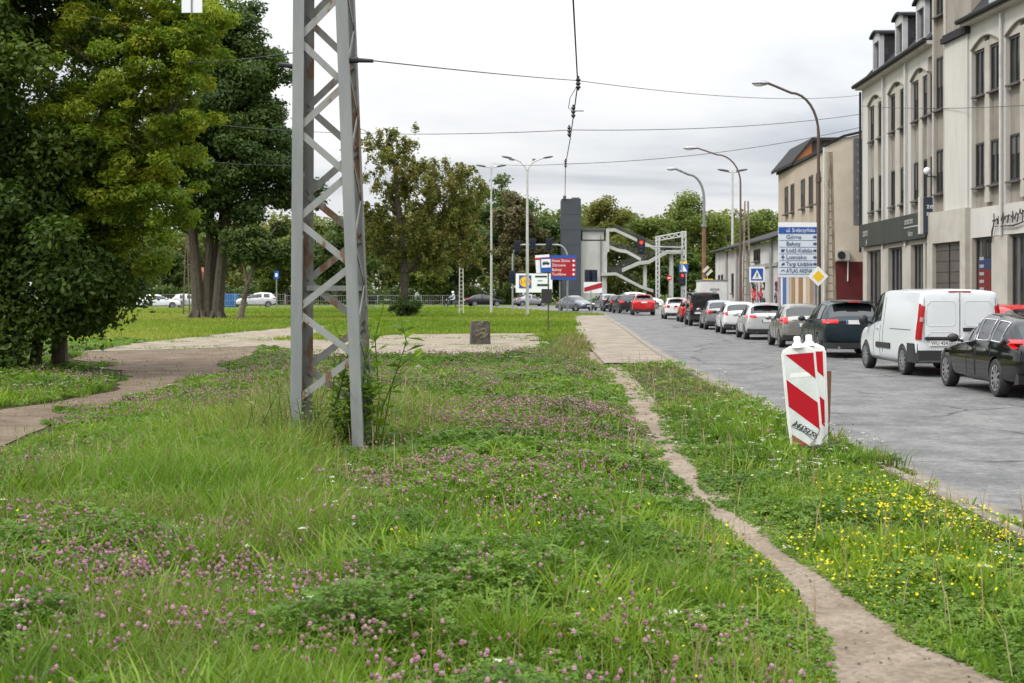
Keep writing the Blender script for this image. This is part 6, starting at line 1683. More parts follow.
def build_wires():
    def sag(a, b, s, n=24):
        a = Vector(a); b = Vector(b); return [a.lerp(b, k/n)-Vector((0,0,s*4*(k/n)*(1-k/n))) for k in range(n+1)]
    def wire(label, pts, r, extras=None):
        t = thing('overhead_wire', label, 'wire', pts[0], 0, 'overhead wires')
        mb = MB(); mb.tube(pts, r, 5); mb.build('cable', MT['wire'], t, world=True)
        if extras: extras(t)
    def insul(P, dz=.0):
        def f(t):
            for p, L in P:
                mb = MB(); p = Vector(p)
                mb.tube([p+Vector((0,0,.03)), p-Vector((0,0,.05)), p-Vector((0,0,.06)), p-Vector((0,0,L*.5)), p-Vector((0,0,L*.55)), p-Vector((0,0,L))], [.02,.045,.03,.05,.03,.03], 8); mb.build('insulator', MT['black'], t, world=True, smooth=True)
        return f
    # span wire from the mast to the building
    m0 = W(345, 57.5, 16.1); e0 = W(1012, 103, 43.5)
    a = W(577.0, 80.5, 29.0)
    p1 = sag(m0, a, .02); p2 = sag(a, W(862, 95, 59.2), .25)
    wire('span wire running from the lattice mast across to the white building', p1+p2[1:], .008)
    wire('thin wire continuing from the mast leftward into the trees', sag(W(312, 50, 16.3), W(150, 60, 40), .1), .008)
    wire('second wire crossing the sky behind the weeping tree to the building', sag(W(185, 121, 60), W(572.5, 130.0, 42), .3)+sag(W(572.5, 130.0, 42), W(862, 114, 60), .2)[1:], .011)
    wire('lowest wire crossing from the pale T lamp to the building', sag(W(492, 163.5, 120), W(566.5, 164, 55), .1)+sag(W(566.5, 164, 55), W(862, 127, 60), .3)[1:], .012)
    wire('low wire between the dark trees on the left', sag(W(140, 152, 60), W(310, 165, 62), .2), .010)
    # tram wire running away from the camera
    t = thing('tram_wire', 'dark tram wire running away overhead with black insulators along it', 'wire', W(577, 81, 28.4))
    pts = [W(571.5, -60, 16.5), W(573.2, 0, 20), W(577.4, 78, 28.2), W(577.2, 88, 30), W(574, 112, 35), W(570, 140, 42), W(565.5, 165, 53), W(565, 197, 62)]
    mb = MB(); mb.tube(pts, .014, 6); mb.tube([W(577,86,29.5), W(570,98,31), W(568.5,108,32.5), W(573,112,34.5)], .008, 4); mb.build('cable', MT['wire'], t, world=True)
    for (px, py, d, L) in ((578.2,80,28.6,.16),(573.3,108,34,.2),(569.2,128,39,.2),(565.6,161,52,.2)):
        mb = MB(); x, y, z = W(px, py, d)
        for k in range(3): mb.ball((x,y,z-k*L*.45), (.055,.055,L*.24), 8)
        mb.tube([(x,y,z+.08),(x,y,z-L-.05)], .025, 6); mb.build('insulator', MT['black'], t, world=True, smooth=True)
    mb = MB(); x, y, z = W(573.3,111,34); mb.tube([(x-.05,y,z),(x+.25,y,z+.0)], .012, 5); mb.build('stay', MT['wire'], t, world=True)
    # wires against the white building
    wire('wire with a dark joint passing in front of the white building', sag(W(862, 106, 58), W(1060, 103, 38), .12), .010, None)

# ------------------------------------------------------------------ signs and signals
def sign_frame(name, label, cat, px, py, d, group=None):
    x, y, z = W(px, py, d); return thing(name, label, cat, (x, y, zt(d)), 0, group), x, y, z
def build_signs():
    # street direction board
    d = 50.0; t, x, y, z = sign_frame('direction_board', 'pale board headed with a blue street name and six direction rows', 'sign', 797.5, 250, d)
    k = d/FPX; w = 38.5*k; h = 55*k
    mb = MB(); mb.box((x,y,z), (w,.05,h)); mb.build('panel', mat('board_pale', (.56,.62,.68), .4), t, world=True, bevel=.008)
    mb = MB(); mb.box((x,y-.03,z+h/2-h*.045), (w-.02,.012,h*.075), mi=1); mb.box((x,y-.03,z+h/2-h*.145), (w-.02,.014,h*.115), mi=0); mb.build('blue_band', [MT['blue'], MT['signwhite']], t, world=True)
    mb = MB(); front_text(mb, 'ul. Srebrzyńska', .205, x+w*.02+.08, y-.045, z+h/2-h*.145, 'CENTER', maxw=w*.74); mb.build('lettering', MT['signwhite'], t, world=True)
    rows = ['Górna', 'Bałuty', 'Łódź-Kaliska', 'Lotnisko', 'Targi Łódzkie', 'ATLAS ARENA']
    mb = MB(); rl = MB(); ic = MB()
    for i, r_ in enumerate(rows):
        zz = z+h/2-h*(.265+.123*i)
        front_text(mb, r_, .205, x-w*.30, y-.036, zz, 'LEFT', maxw=w*.68)
        rl.box((x,y-.028,zz-h*.06), (w-.06,.006,.014))
        ar = MB(); ax = x+w*.44
        ic.prism([(ax-.05,y-.03,zz+.035),(ax+.02,y-.03,zz+.035),(ax+.02,y-.03,zz+.07),(ax+.075,y-.03,zz),(ax+.02,y-.03,zz-.07),(ax+.02,y-.03,zz-.035),(ax-.05,y-.03,zz-.035)], (0,-.008,0))
        if i == 2: ic.prism([(x-w*.43,y-.03,zz-.05),(x-w*.36,y-.03,zz-.05),(x-w*.33,y-.03,zz+.05),(x-w*.43,y-.03,zz+.05)], (0,-.008,0))
        if i == 3: ic.prism([(x-w*.40,y-.03,zz-.07),(x-w*.37,y-.03,zz-.07),(x-w*.37,y-.03,zz+.08),(x-w*.40,y-.03,zz+.08)], (0,-.008,0)); ic.prism([(x-w*.44,y-.031,zz),(x-w*.33,y-.031,zz),(x-w*.385,y-.031,zz+.06)], (0,-.008,0))
        if i == 4: ic.prism([(x-w*.43,y-.03,zz-.05),(x-w*.34,y-.03,zz-.03),(x-w*.34,y-.03,zz+.05),(x-w*.40,y-.03,zz+.03)], (0,-.008,0))
        if i == 5: ic.tube([(x-w*.43,y-.035,zz-.02),(x-w*.40,y-.035,zz+.03),(x-w*.36,y-.035,zz+.03),(x-w*.33,y-.035,zz-.02)], .012, 4)
    mb.build('lettering', MT['textblue'], t, world=True); rl.build('row_line', MT['textblue'], t, world=True); ic.build('arrow', MT['textblue'], t, world=True)
    mb = MB()
    for s in (-.62, .62): mb.tube([(x+s,y+.06,zt(d)+.1),(x+s,y+.06,z+h/2-.05)], .04, 8)
    mb.build('post', MT['galv'], t, world=True, smooth=True)
    # yellow diamond
    d = 49.2; t, x, y, z = sign_frame('priority_sign', 'yellow diamond sign with white border right under the direction board', 'road sign', 818.2, 276.3, d)
    mb = MB(); M = Matrix.Translation((x,y,z)) @ Matrix.Rotation(PI/4, 4, 'Y'); mb.box((0,0,0), (.50,.02,.50), M); mb.build('plate', MT['signwhite'], t, world=True, bevel=.004)
    mb = MB(); mb.box((0,-.014,0), (.29,.006,.29), M); mb.build('yellow_centre', MT['yellow'], t, world=True)
    mb = MB(); mb.tube([(x,y+.05,zt(d)+.1),(x,y+.05,z+.3)], .03, 8); mb.build('post', MT['galv'], t, world=True)
    # pedestrian crossing sign
    def ped(name, label, px, py, d, s, two=False):
        t, x, y, z = sign_frame(name, label, 'road sign', px, py, d)
        mb = MB(); mb.box((x,y,z), (s*1.28,.02,s*1.28)); mb.build('backing', MT['signwhite'], t, world=True, bevel=.004)
        mb = MB(); mb.box((x,y-.013,z), (s,.006,s)); mb.build('blue_field', MT['blue'], t, world=True)
        mb = MB(); mb.prism([(x-s*.42,y-.017,z-s*.38),(x+s*.42,y-.017,z-s*.38),(x,y-.017,z+s*.40)], (0,-.005,0)); mb.build('white_triangle', MT['signwhite'], t, world=True)
        mb = MB(); mb.ball((x,y-.024,z+s*.12), (s*.05,.008,s*.05), 8); mb.bar((x,y-.024,z+s*.07),(x-s*.02,y-.024,z-s*.10), s*.09, .006); mb.bar((x-s*.02,y-.024,z-s*.10),(x-s*.13,y-.024,z-s*.30), s*.05,.006); mb.bar((x-s*.01,y-.024,z-s*.10),(x+s*.11,y-.024,z-s*.30), s*.05,.006); mb.bar((x,y-.024,z+s*.04),(x+s*.12,y-.024,z-s*.08), s*.04,.006); mb.build('walking_figure', MT['black'], t, world=True)
        mb = MB(); mb.tube([(x,y+.05,zt(d)+.1),(x,y+.05,z+s*.6)], .035, 8); mb.build('post', MT['galv'], t, world=True)
    ped('crossing_sign', 'square blue and white pedestrian crossing sign before the graffiti on the workshop', 757, 274.5, 66, .56)
    # bus stop
    d = 67.0; t, x, y, z = sign_frame('bus_stop_sign', 'blue bus stop sign on a dark pole with a black box below', 'bus stop', 546, 265, d)
    mb = MB(); xp = (548.3-CX)*d/FPX; mb.tube([(xp,y,zt(d)-.05),(xp,y,z+.3)], .035, 8); mb.build('pole', mat('stop_pole', (.06,.05,.045), .7, c2=(.10,.07,.05), scale=3), t, world=True, smooth=True)
    s = 11.5*d/FPX; M = Matrix.Translation((x,y-.05,z)) @ Matrix.Rotation(R(-3), 4, 'Y')
    mb = MB(); mb.box((0,0,0), (s,.03,s*1.22), M); mb.build('plate', MT['blue'], t, world=True, bevel=.006)
    mb = MB(); mb.box((0,-.018,s*.14), (s*.80,.006,s*.72), M); mb.build('white_field', MT['signwhite'], t, world=True)
    mb = MB(); mb.box((0,-.025,s*.13), (s*.6,.006,s*.17), M); mb.box((-s*.05,-.025,s*.27), (s*.42,.006,s*.05), M)
    for q in (-.18, .18): mb.box((s*q,-.025,s*.02), (s*.1,.006,s*.08), M)
    mb.build('vehicle_symbol', MT['black'], t, world=True)
    mb = MB(); M2 = Matrix.Translation((x-.15,y+.02,z+.06)) @ Matrix.Rotation(R(-4), 4, 'Y'); mb.box((0,0,0), (s*1.25,.03,s*1.55), M2, 0); mb.box((0,-.017,s*.45), (s*1.25,.004,s*.2), M2, 1); mb.build('line_panel', [MT['signwhite'], MT['red']], t, world=True)
    mb = MB(); xb, yb, zb = W(546.6, 296, d); mb.box((xb,y-.12,zb), (.50,.16,.66)); mb.build('timetable_box', MT['black'], t, world=True, bevel=.02)
    # red direction board
    d = 118.0; t, x, y, z = sign_frame('red_direction_board', 'dark red direction board with blue bands and four white rows', 'sign', 563.5, 267.5, d)
    k = d/FPX; w = 25.5*k; h = 24.5*k
    mb = MB(); mb.box((x,y,z), (w,.08,h)); mb.build('panel', MT['blue'], t, world=True)
    mb = MB(); mb.box((x-.0,y-.05,z), (w-.1,.02,h*.74)); mb.build('red_field', MT['signred_board'], t, world=True)
    mb = MB()
    for i, s in enumerate(('Nowe Złotno', 'Zdrowie', 'Bałuty', 'Teofilów')):
        zz = z+h*(.275-.185*i); front_text(mb, s, .33, x-w*.46, y-.068, zz, 'LEFT', maxw=w*.7)
        ax = x+w*.40; mb.prism([(ax+.11,y-.065,zz+.05),(ax,y-.065,zz+.05),(ax,y-.065,zz+.13),(ax-.14,y-.065,zz),(ax,y-.065,zz-.13),(ax,y-.065,zz-.05),(ax+.11,y-.065,zz-.05)], (0,-.01,0))
    mb.build('lettering', MT['signwhite'], t, world=True)
    mb = MB()
    for q in (-.3, .3): mb.tube([(x+q,y+.1,zt(d)),(x+q,y+.1,z)], .06, 8)
    mb.build('post', MT['pole_grey'], t, world=True)
    # advertising board with round yellow emblem
    d = 192.0; t, x, y, z = sign_frame('billboard', 'white advertising board with a round yellow emblem on a blue square', 'billboard', 534, 283, d); k = d/FPX
    mb = MB(); mb.box((x,y,z), (36.5*k,.5,19*k)); mb.build('board', MT['signwhite'], t, world=True)
    mb = MB(); lx, _, lz = W(525.2, 281.8, d); s = 12.2*k
    M = Matrix.Translation((lx,y-.27,lz))
    mb.box((0,0,0), (s,.03,s*1.05), M, 0)
    def disc(r, yy, mi): mb.add([(r*math.cos(2*PI*q/28), yy, r*math.sin(2*PI*q/28)) for q in range(28)], [tuple(range(28))], mi, M)
    disc(s*.47, -.02, 1); disc(s*.43, -.03, 2)
    front_text(mb, 'L', s*.40, -s*.36, -.045, 0, 'LEFT', M, 0); front_text(mb, 'i', s*.40, -s*.10, -.045, .02, 'LEFT', M, 1); front_text(mb, 'DL', s*.40, 0, -.045, 0, 'LEFT', M, 0)
    mb.build('emblem', [MT['blue'], MT['red'], MT['yellow']], t, world=True)
    mb = MB()
    for (px, py, ww, hh) in ((541,276.5,12,1.6),(543,285,12,2.0),(540,280.7,5,.5)): 
        a, _, b = W(px, py, d); mb.box((a,y-.28,b), (ww*k,.02,hh*k))
    mb.build('arrow_bar', MT['black'], t, world=True)
    mb = MB()
    for q in (-1.8, 1.8): mb.bb(x+q-.1, x+q+.1, y, y+.2, zt(d), z)
    mb.build('post', MT['pole_grey'], t, world=True)
    # red and white closure board
    d = 128.0; t, x, y, z = sign_frame('closure_board', 'white board with a slanting dark red band at the junction', 'sign', 593, 287.5, d); k = d/FPX
    mb = MB(); mb.box((x,y,z), (18.5*k,.06,11*k)); mb.build('board', MT['signwhite'], t, world=True)
    P = lambda px, py: W(px, py, d)
    mb = MB(); mb.prism([Vector(P(px, py))+Vector((0,-.035,0)) for px, py in ((584.2,292),(584.2,287.6),(602,282.4),(602,287.5))], (0,-.01,0)); mb.build('red_band', MT['signred_board'], t, world=True)
    mb = MB(); mb.tube([P(590.8,290), (P(590.8,290)[0],d,zt(d))], .06, 6); mb.build('post', MT['galv'], t, world=True)
    # end of priority sign with yellow plate
    d = 90.0; t, x, y, z = sign_frame('priority_end_sign', 'white diamond sign with a dark slanting bar above a yellow plate', 'road sign', 707.0, 271, d)
    M = Matrix.Translation((x,y-.25,z)) @ Matrix.Rotation(PI/4, 4, 'Y'); mb = MB(); mb.box((0,0,0), (.48,.03,.48), M); mb.build('plate', mat('cream_plate', (.55,.5,.38), .5), t, world=True)
    mb = MB(); mb.box((0,-.02,0), (.62,.01,.12), Matrix.Translation((x,y-.25,z)) @ Matrix.Rotation(-PI/4, 4, 'Y')); mb.build('dark_bar', MT['black'], t, world=True)
    mb = MB(); mb.box((x+.03,y-.25,z-.62), (.62,.03,.25)); mb.build('yellow_plate', MT['yellow'], t, world=True)
    mb = MB(); mb.tube([(x,y-.2,zt(d)),(x,y-.2,z+.3)], .03, 6); mb.build('post', MT['galv'], t, world=True)
    # triangular warning and no entry signs by the stairs
    d = 130.0; t, x, y, z = sign_frame('crossing_sign', 'blue sign with white triangle and yellow top by the gantry', 'road sign', 683.5, 268.5, d); k = d/FPX
    mb = MB(); mb.box((x,y,z), (9*k,.03,9*k)); mb.build('blue_field', MT['blue'], t, world=True)
    mb = MB(); mb.prism([(x-3.6*k,y-.03,z-3*k),(x+3.6*k,y-.03,z-3*k),(x,y-.03,z+3.4*k)], (0,-.01,0)); mb.build('white_triangle', MT['signwhite'], t, world=True)
    mb = MB(); mb.box((x,y,z+6*k), (7*k,.03,2.4*k)); mb.build('yellow_plate', MT['yellow'], t, world=True)
    mb = MB(); mb.tube([(x,y+.05,zt(d)),(x,y+.05,z+.3)], .05, 6); mb.build('post', MT['galv'], t, world=True)
    t, x, y, z = sign_frame('no_entry_sign', 'small round red no entry sign left of the gantry signals', 'road sign', 669.3, 278, d)
    mb = MB(); M = Matrix.Translation((x,y,z)) @ Matrix.Rotation(-PI/2, 4, 'Z'); mb.lathe([(.001,.02),(2.6*k,.02),(2.6*k,0)], 20, 'X', 0, M); mb.box((x,y-.03,z), (3.6*k,.02,.9*k), mi=1); mb.build('disc', [MT['red'], MT['signwhite']], t, world=True)
    mb = MB(); mb.tube([(x,y+.05,zt(d)),(x,y+.05,z+.3)], .05, 6); mb.build('post', MT['galv'], t, world=True)
    # parking sign at the far left
    d = 138.0; t, x, y, z = sign_frame('blue_sign', 'small square blue sign on a post left of the mast', 'road sign', 276.5, 275, d); k = d/FPX
    mb = MB(); mb.box((x,y,z), (5*k,.04,8*k)); mb.build('plate', MT['blue'], t, world=True); mb = MB(); mb.box((x,y-.03,z), (2.4*k,.02,3.6*k)); mb.build('white_mark', MT['signwhite'], t, world=True)
    mb = MB(); mb.tube([(x,y+.05,zt(d)),(x,y+.05,z+.2)], .07, 6); mb.build('post', MT['pole_grey'], t, world=True)

def signal_head(parent, x, y, z, h, red=False, back=False):
    w = h*.38
    mb = MB(); mb.box((x,y,z), (w,.22,h)); hd = mb.build('signal_head', SIGBLUE if not red else MT['black'], parent, world=True, bevel=.02)
    mb = MB()
    for i in range(3):
        zz = z+h*(.31-.31*i)
        M = Matrix.Translation((x,y-.115,zz)) @ Matrix.Rotation(-PI/2, 4, 'Z'); mb.lathe([(.001,.012),(w*.36,.0)], 14, 'X', (1 if (red and i == 0) else 0), M)
        mb.lathe([(w*.42,.0),(w*.42,.16),(w*.39,.16)], 14, 'X', 2, M)
    mb.build('lens', [LENS, REDLENS, MT['black']], hd, world=True)
    mb = MB(); mb.box((x,y+.12,z), (w*1.7,.02,h*1.25)); mb.build('backboard', MT['black'], hd, world=True)
LENS = mat('signal_lens', (.06,.10,.22), .2)
SIGBLUE = mat('signal_housing', (.012,.022,.06), .5)
REDLENS = mat('signal_lens_red', (.6,.02,.02), .3, emit=((1,.04,.03), 2.0))
def build_signals():
    d = 126.0; k = d/FPX
    t = thing('signal_portal', 'grey portal with three dark traffic lights across the left approach', 'traffic light', (W(540,295,d)[0], d, zt(d)))
    xl, xr = W(512.6,0,d)[0], W(567.5,0,d)[0]; zt_ = W(0,244.8,d)[2]; z0 = zt(d)
    mb = MB(); pts = [(xl,d,z0),(xl,d,zt_-1.2)]
    for q in range(1, 6): a = PI/2*q/5; pts.append((xl+.9*(1-math.cos(a)), d, zt_-1.2+1.2*math.sin(a)))
    for q in range(0, 6): a = PI/2*q/5; pts.append((xr-.9+.9*math.sin(a), d, zt_-1.2+1.2*math.cos(a)))
    pts.append((xr,d,z0)); mb.tube(pts, .08, 8); mb.build('portal_tube', MT['galv'], t, world=True, smooth=True)
    for px, py in ((517.3,246.8),(532.5,244.8),(549,244.2)):
        x, _, z = W(px, py, d); signal_head(t, x, d-.25, z, 10*k)
    for px in (512.3,):
        x, _, z = W(px, 277, d); signal_head(t, x, d-.25, z, 10*k)
    t = thing('signal_pair', 'two dark traffic lights side by side above the closure board', 'traffic light', (W(591,0,129)[0], 129, zt(129)))
    for px in (588, 594):
        x, _, z = W(px, 276.3, 129); signal_head(t, x, 129-.2, z, .95)
    mb = MB(); x = W(591,0,129)[0]; z = W(0,276,129)[2]; mb.tube([(x,129.1,zt(129)),(x,129.1,z+.4)], .06, 8); mb.tube([(x-.4,129.1,z),(x+.4,129.1,z)], .04, 6); mb.build('post', MT['galv'], t, world=True)
    d = 122.0; t = thing('red_signal', 'traffic light glowing red on a long grey arm before the stairs', 'traffic light', (W(683,0,d)[0], d, zt(d)))
    x, _, z = W(641, 246.5, d); signal_head(t, x, d-.25, z, 12.5*d/FPX, True)
    mb = MB(); xa = W(682,0,d)[0]; za = W(0,247.5,d)[2]; mb.tube([(xa,d,zt(d)),(xa,d,za)], .10, 8); mb.tube([(xa,d,za),(x,d,za+.1)], .06, 8); mb.tube([(xa,d,za-.45),(W(655,0,d)[0],d,za-.3)], .05, 6); mb.build('mast_arm', MT['galv'], t, world=True, smooth=True)
    signal_head(t, W(682,0,d)[0], d-.25, W(0,279,d)[2], .95, True)

# ------------------------------------------------------------------ small things
def build_small():
    d = 51.5; x, y, z = W(480, 344, d)
    t = thing('concrete_block', 'squat dark concrete stump covered in faded graffiti on the pale yard', 'block', (x, y, 0), R(8))
    sm = mat('block_stone', (.10,.085,.07), .95, c2=(.05,.045,.04), scale=6, bump=.5)
    mb = MB(); k = d/FPX
    mb.prism([(-.36,-.28,-.03),(.36,-.28,-.03),(.33,-.26,.86),(-.33,-.26,.86)], (0,.5,0)); mb.build('block', sm, t, bevel=.03)
    mb = MB(); rnd = random.Random(9)
    cols = [mat('faded_spray', c, .9) for c in ((.22,.22,.17),(.24,.20,.07),(.16,.16,.15))]
    for i in range(13):
        cx_, cz = rnd.uniform(-.22,.22), rnd.uniform(.30,.78); a = rnd.random()*6; pl = []
        for q in range(6): pl.append((cx_+.09*math.cos(a+q*.9), -.285, cz+.09*math.sin(a*1.7+q*.8)))
        mb.tube(pl, .014, 4, i % 3)
    mb.build('graffiti', cols, t)
    # pale rubble left of the block
    for i, (px, py, s, lab) in enumerate(((418.5, 374, .16, 'pale chunk of broken concrete lying in the meadow grass'), (352, 385, .2, 'grey brown rubble chunk beside the foot of the mast'))):
        x, y = G(px, py); t = thing('rubble_chunk', lab, 'rubble', (x, y, 0))
        mb = MB(); mb.ball((0,0,s*.5), (s,s*.7,s*.75), 7); o = mb.build('chunk', MT['oldconc'], t)
        for v in o.data.vertices: v.co += Vector((math.sin(v.co.x*40+i), math.cos(v.co.y*31), math.sin(v.co.z*37)))*s*.12
    # blue container at the far left
    d = 162; x, y, z = W(233, 300, d); t = thing('blue_container', 'small blue container between the trunks by the far road', 'container', (x, y-1, zt(d)))
    bl = mat('container_blue', (.02,.13,.34), .5); mb = MB(); k = d/FPX
    mb.box((0,0,.75), (13*k,1.2,1.5))
    for q in range(7): mb.box((-6*k+q*2*k,-.62,.75), (.12,.05,1.4))
    mb.build('box', bl, t)
    mb = MB(); mb.box((0,0,1.53), (13.6*k,1.3,.08)); mb.build('lid', MT['blue'], t)
    # brick red house far off
    d = 215; x, y, z = W(196, 290, d); k = d/FPX; t = thing('brick_house', 'small far brick red house glimpsed between the trees', 'house', (x, y, zt(d)))
    bk = mat('far_brick', (.28,.09,.06), .9, c2=(.22,.07,.05), scale=2); mb = MB(); mb.bb(-3,3,0,6,-.2,3.6); mb.build('wall', bk, t)
    mb = MB(); mb.prism([(-3.4,-.3,3.4),(3.4,-.3,3.4),(0,-.3,5.6)], (0,6.6,0)); mb.build('roof', mat('far_tiles', (.25,.08,.05), .9), t)
    for s in (-1.5, 1.5):
        mb = MB(); mb.box((s,-.05,1.9), (1,.1,1.3)); mb.build('window', MT['signwhite'], t)
    # fences along the far side of the crossing road
    fm = mat('fence_grey', (.25,.25,.245), .7)
    def fence(label, xa, xb, off, h):
        t = thing('mesh_fence', label, 'fence', (xa, float(far_road_y(xa))+off, zt(float(far_road_y(xa)))))
        n = int((xb-xa)/2.5); pm_ = MB(); rl = MB(); wr = MB()
        P = [Vector((xa+(xb-xa)*i/n, float(far_road_y(xa+(xb-xa)*i/n))+off, 0)) for i in range(n+1)]
        for p in P: p.z = zt(p.y); pm_.tube([p, p+Vector((0,0,h))], .05, 5)
        for a, b in zip(P[:-1], P[1:]):
            for q in (.15, .5, .98): rl.tube([a+Vector((0,0,h*q)), b+Vector((0,0,h*q))], .018, 4)
            for q in range(1, 10): c = a.lerp(b, q/10); wr.tube([c+Vector((0,0,h*.1)), c+Vector((0,0,h*.97))], .014, 3)
        pm_.build('post', fm, t, world=True); rl.build('rail', fm, t, world=True); wr.build('mesh_wire', fm, t, world=True)
    fence('low grey mesh fence along the far road behind the left trees', -62, -26, 6.5, 1.5)
    fence('low grey mesh fence behind the far road right of the mast', -26, -6, 6.8, 1.35)
    # litter bin beside the far pavement
    x, y, z = W(521, 300, 150)
    # scooter rider
    build_rider()

def skin_body(name, verts, edges, rad, m, parent):
    me = bpy.data.meshes.new(name); me.from_pydata(verts, edges, [])
    o = bpy.data.objects.new(name, me); COL.objects.link(o)
    o.modifiers.new('sk', 'SKIN'); sv = me.skin_vertices[0].data
    for v, r in zip(sv, rad): v.radius = (r, r)
    sv[0].use_root = True
    s = o.modifiers.new('sb', 'SUBSURF'); s.levels = 2; s.render_levels = 2
    dg = bpy.context.evaluated_depsgraph_get(); m2 = bpy.data.meshes.new_from_object(o.evaluated_get(dg)); bpy.data.objects.remove(o)
    m2.materials.clear(); m2.materials.append(m); m2.polygons.foreach_set('use_smooth', [True]*len(m2.polygons))
    o = bpy.data.objects.new(name, m2); COL.objects.link(o); o.parent = parent
    return o
def build_rider():
    d = 158.0; x, y, _ = W(452, 300, d); z = zt(d)
    t = thing('scooter', 'dark motor scooter ridden along the far road beside the whitish lattice pole', 'scooter', (x, y, z), R(78))
    dk = mat('scooter_body', (.05,.055,.06), .3, coat=.5)
    mb = MB(); mb.prism([(-.16,-.75,.45),(-.16,-.15,.42),(-.16,.05,.28),(-.16,.45,.28),(-.16,.62,.95),(-.16,.50,1.0),(-.16,.36,.42),(-.16,.0,.42),(-.16,-.1,.75),(-.16,-.80,.82)], (.32,0,0)); mb.build('body', dk, t, bevel=.04)
    for yy in (-.62, .68):
        mb = MB(); mb.lathe([(.12,-.06),(.24,-.06),(.27,0),(.24,.06),(.12,.06)], 18, 'X', 0, Matrix.Translation((0,yy,.27))); w = mb.build('wheel', MT['rubber'], t, smooth=True)
        mb = MB(); mb.lathe([(.001,-.04),(.13,-.05),(.13,.05),(.001,.04)], 14, 'X', 0, Matrix.Translation((0,yy,.27))); mb.build('rim', MT['rim'], w)
    mb = MB(); mb.tube([(0,.66,.3),(0,.55,.98)], .03, 6); mb.tube([(-.32,.42,1.06),(0,.52,1.0),(.32,.42,1.06)], .02, 6); mb.build('handlebar', MT['black'], t)
    mb = MB(); mb.ball((0,.62,.86), (.09,.07,.09), 8); mb.build('headlight', MT['head'], t, smooth=True)
    mb = MB(); mb.box((0,-.45,.83), (.28,.7,.10)); mb.build('seat', MT['black'], t, bevel=.03)
    p = thing('person', 'rider in a pale jacket and white helmet sitting on the scooter', 'person', (x, y, z), R(78))
    skin = mat('skin', (.45,.26,.18), .6); pale = mat('pale_jacket', (.42,.46,.55), .8, c2=(.36,.40,.48), scale=5); jeans = mat('dark_trousers', (.03,.035,.05), .85)
    V = [(0,-.30,.92),(0,-.26,1.10),(0,-.20,1.32),(0,-.17,1.46),(0,-.14,1.56),
         (-.19,-.18,1.40),(-.25,.05,1.20),(-.27,.32,1.10),(.19,-.18,1.40),(.25,.05,1.20),(.27,.32,1.10),
         (-.10,-.24,.90),(-.17,.16,.86),(-.17,.18,.42),(-.17,.30,.34),(.10,-.24,.90),(.17,.16,.86),(.17,.18,.42),(.17,.30,.34),(0,-.11,1.66)]
    E = [(0,1),(1,2),(2,3),(3,4),(4,19),(3,5),(5,6),(6,7),(3,8),(8,9),(9,10),(0,11),(11,12),(12,13),(13,14),(0,15),(15,16),(16,17),(17,18)]
    Rd = [.15,.15,.17,.12,.06,.085,.055,.045,.085,.055,.045,.10,.08,.06,.05,.10,.08,.06,.05,.09]
    body = skin_body('body', V, E, Rd, pale, p)
    body.data.materials.append(jeans); body.data.materials.append(skin)
    for f in body.data.polygons:
        c = f.center
        if c.z < .88: f.material_index = 1
        elif c.z > 1.56 or (c.y > .26 and c.z < 1.2): f.material_index = 2
    mb = MB(); mb.ball((0,-.10,1.70), (.14,.155,.15), 12); mb.build('helmet', MT['white'], p, smooth=True)
    mb = MB(); mb.ball((0,.0,1.68), (.10,.07,.06), 10); mb.build('visor', MT['carglass'], p, smooth=True)
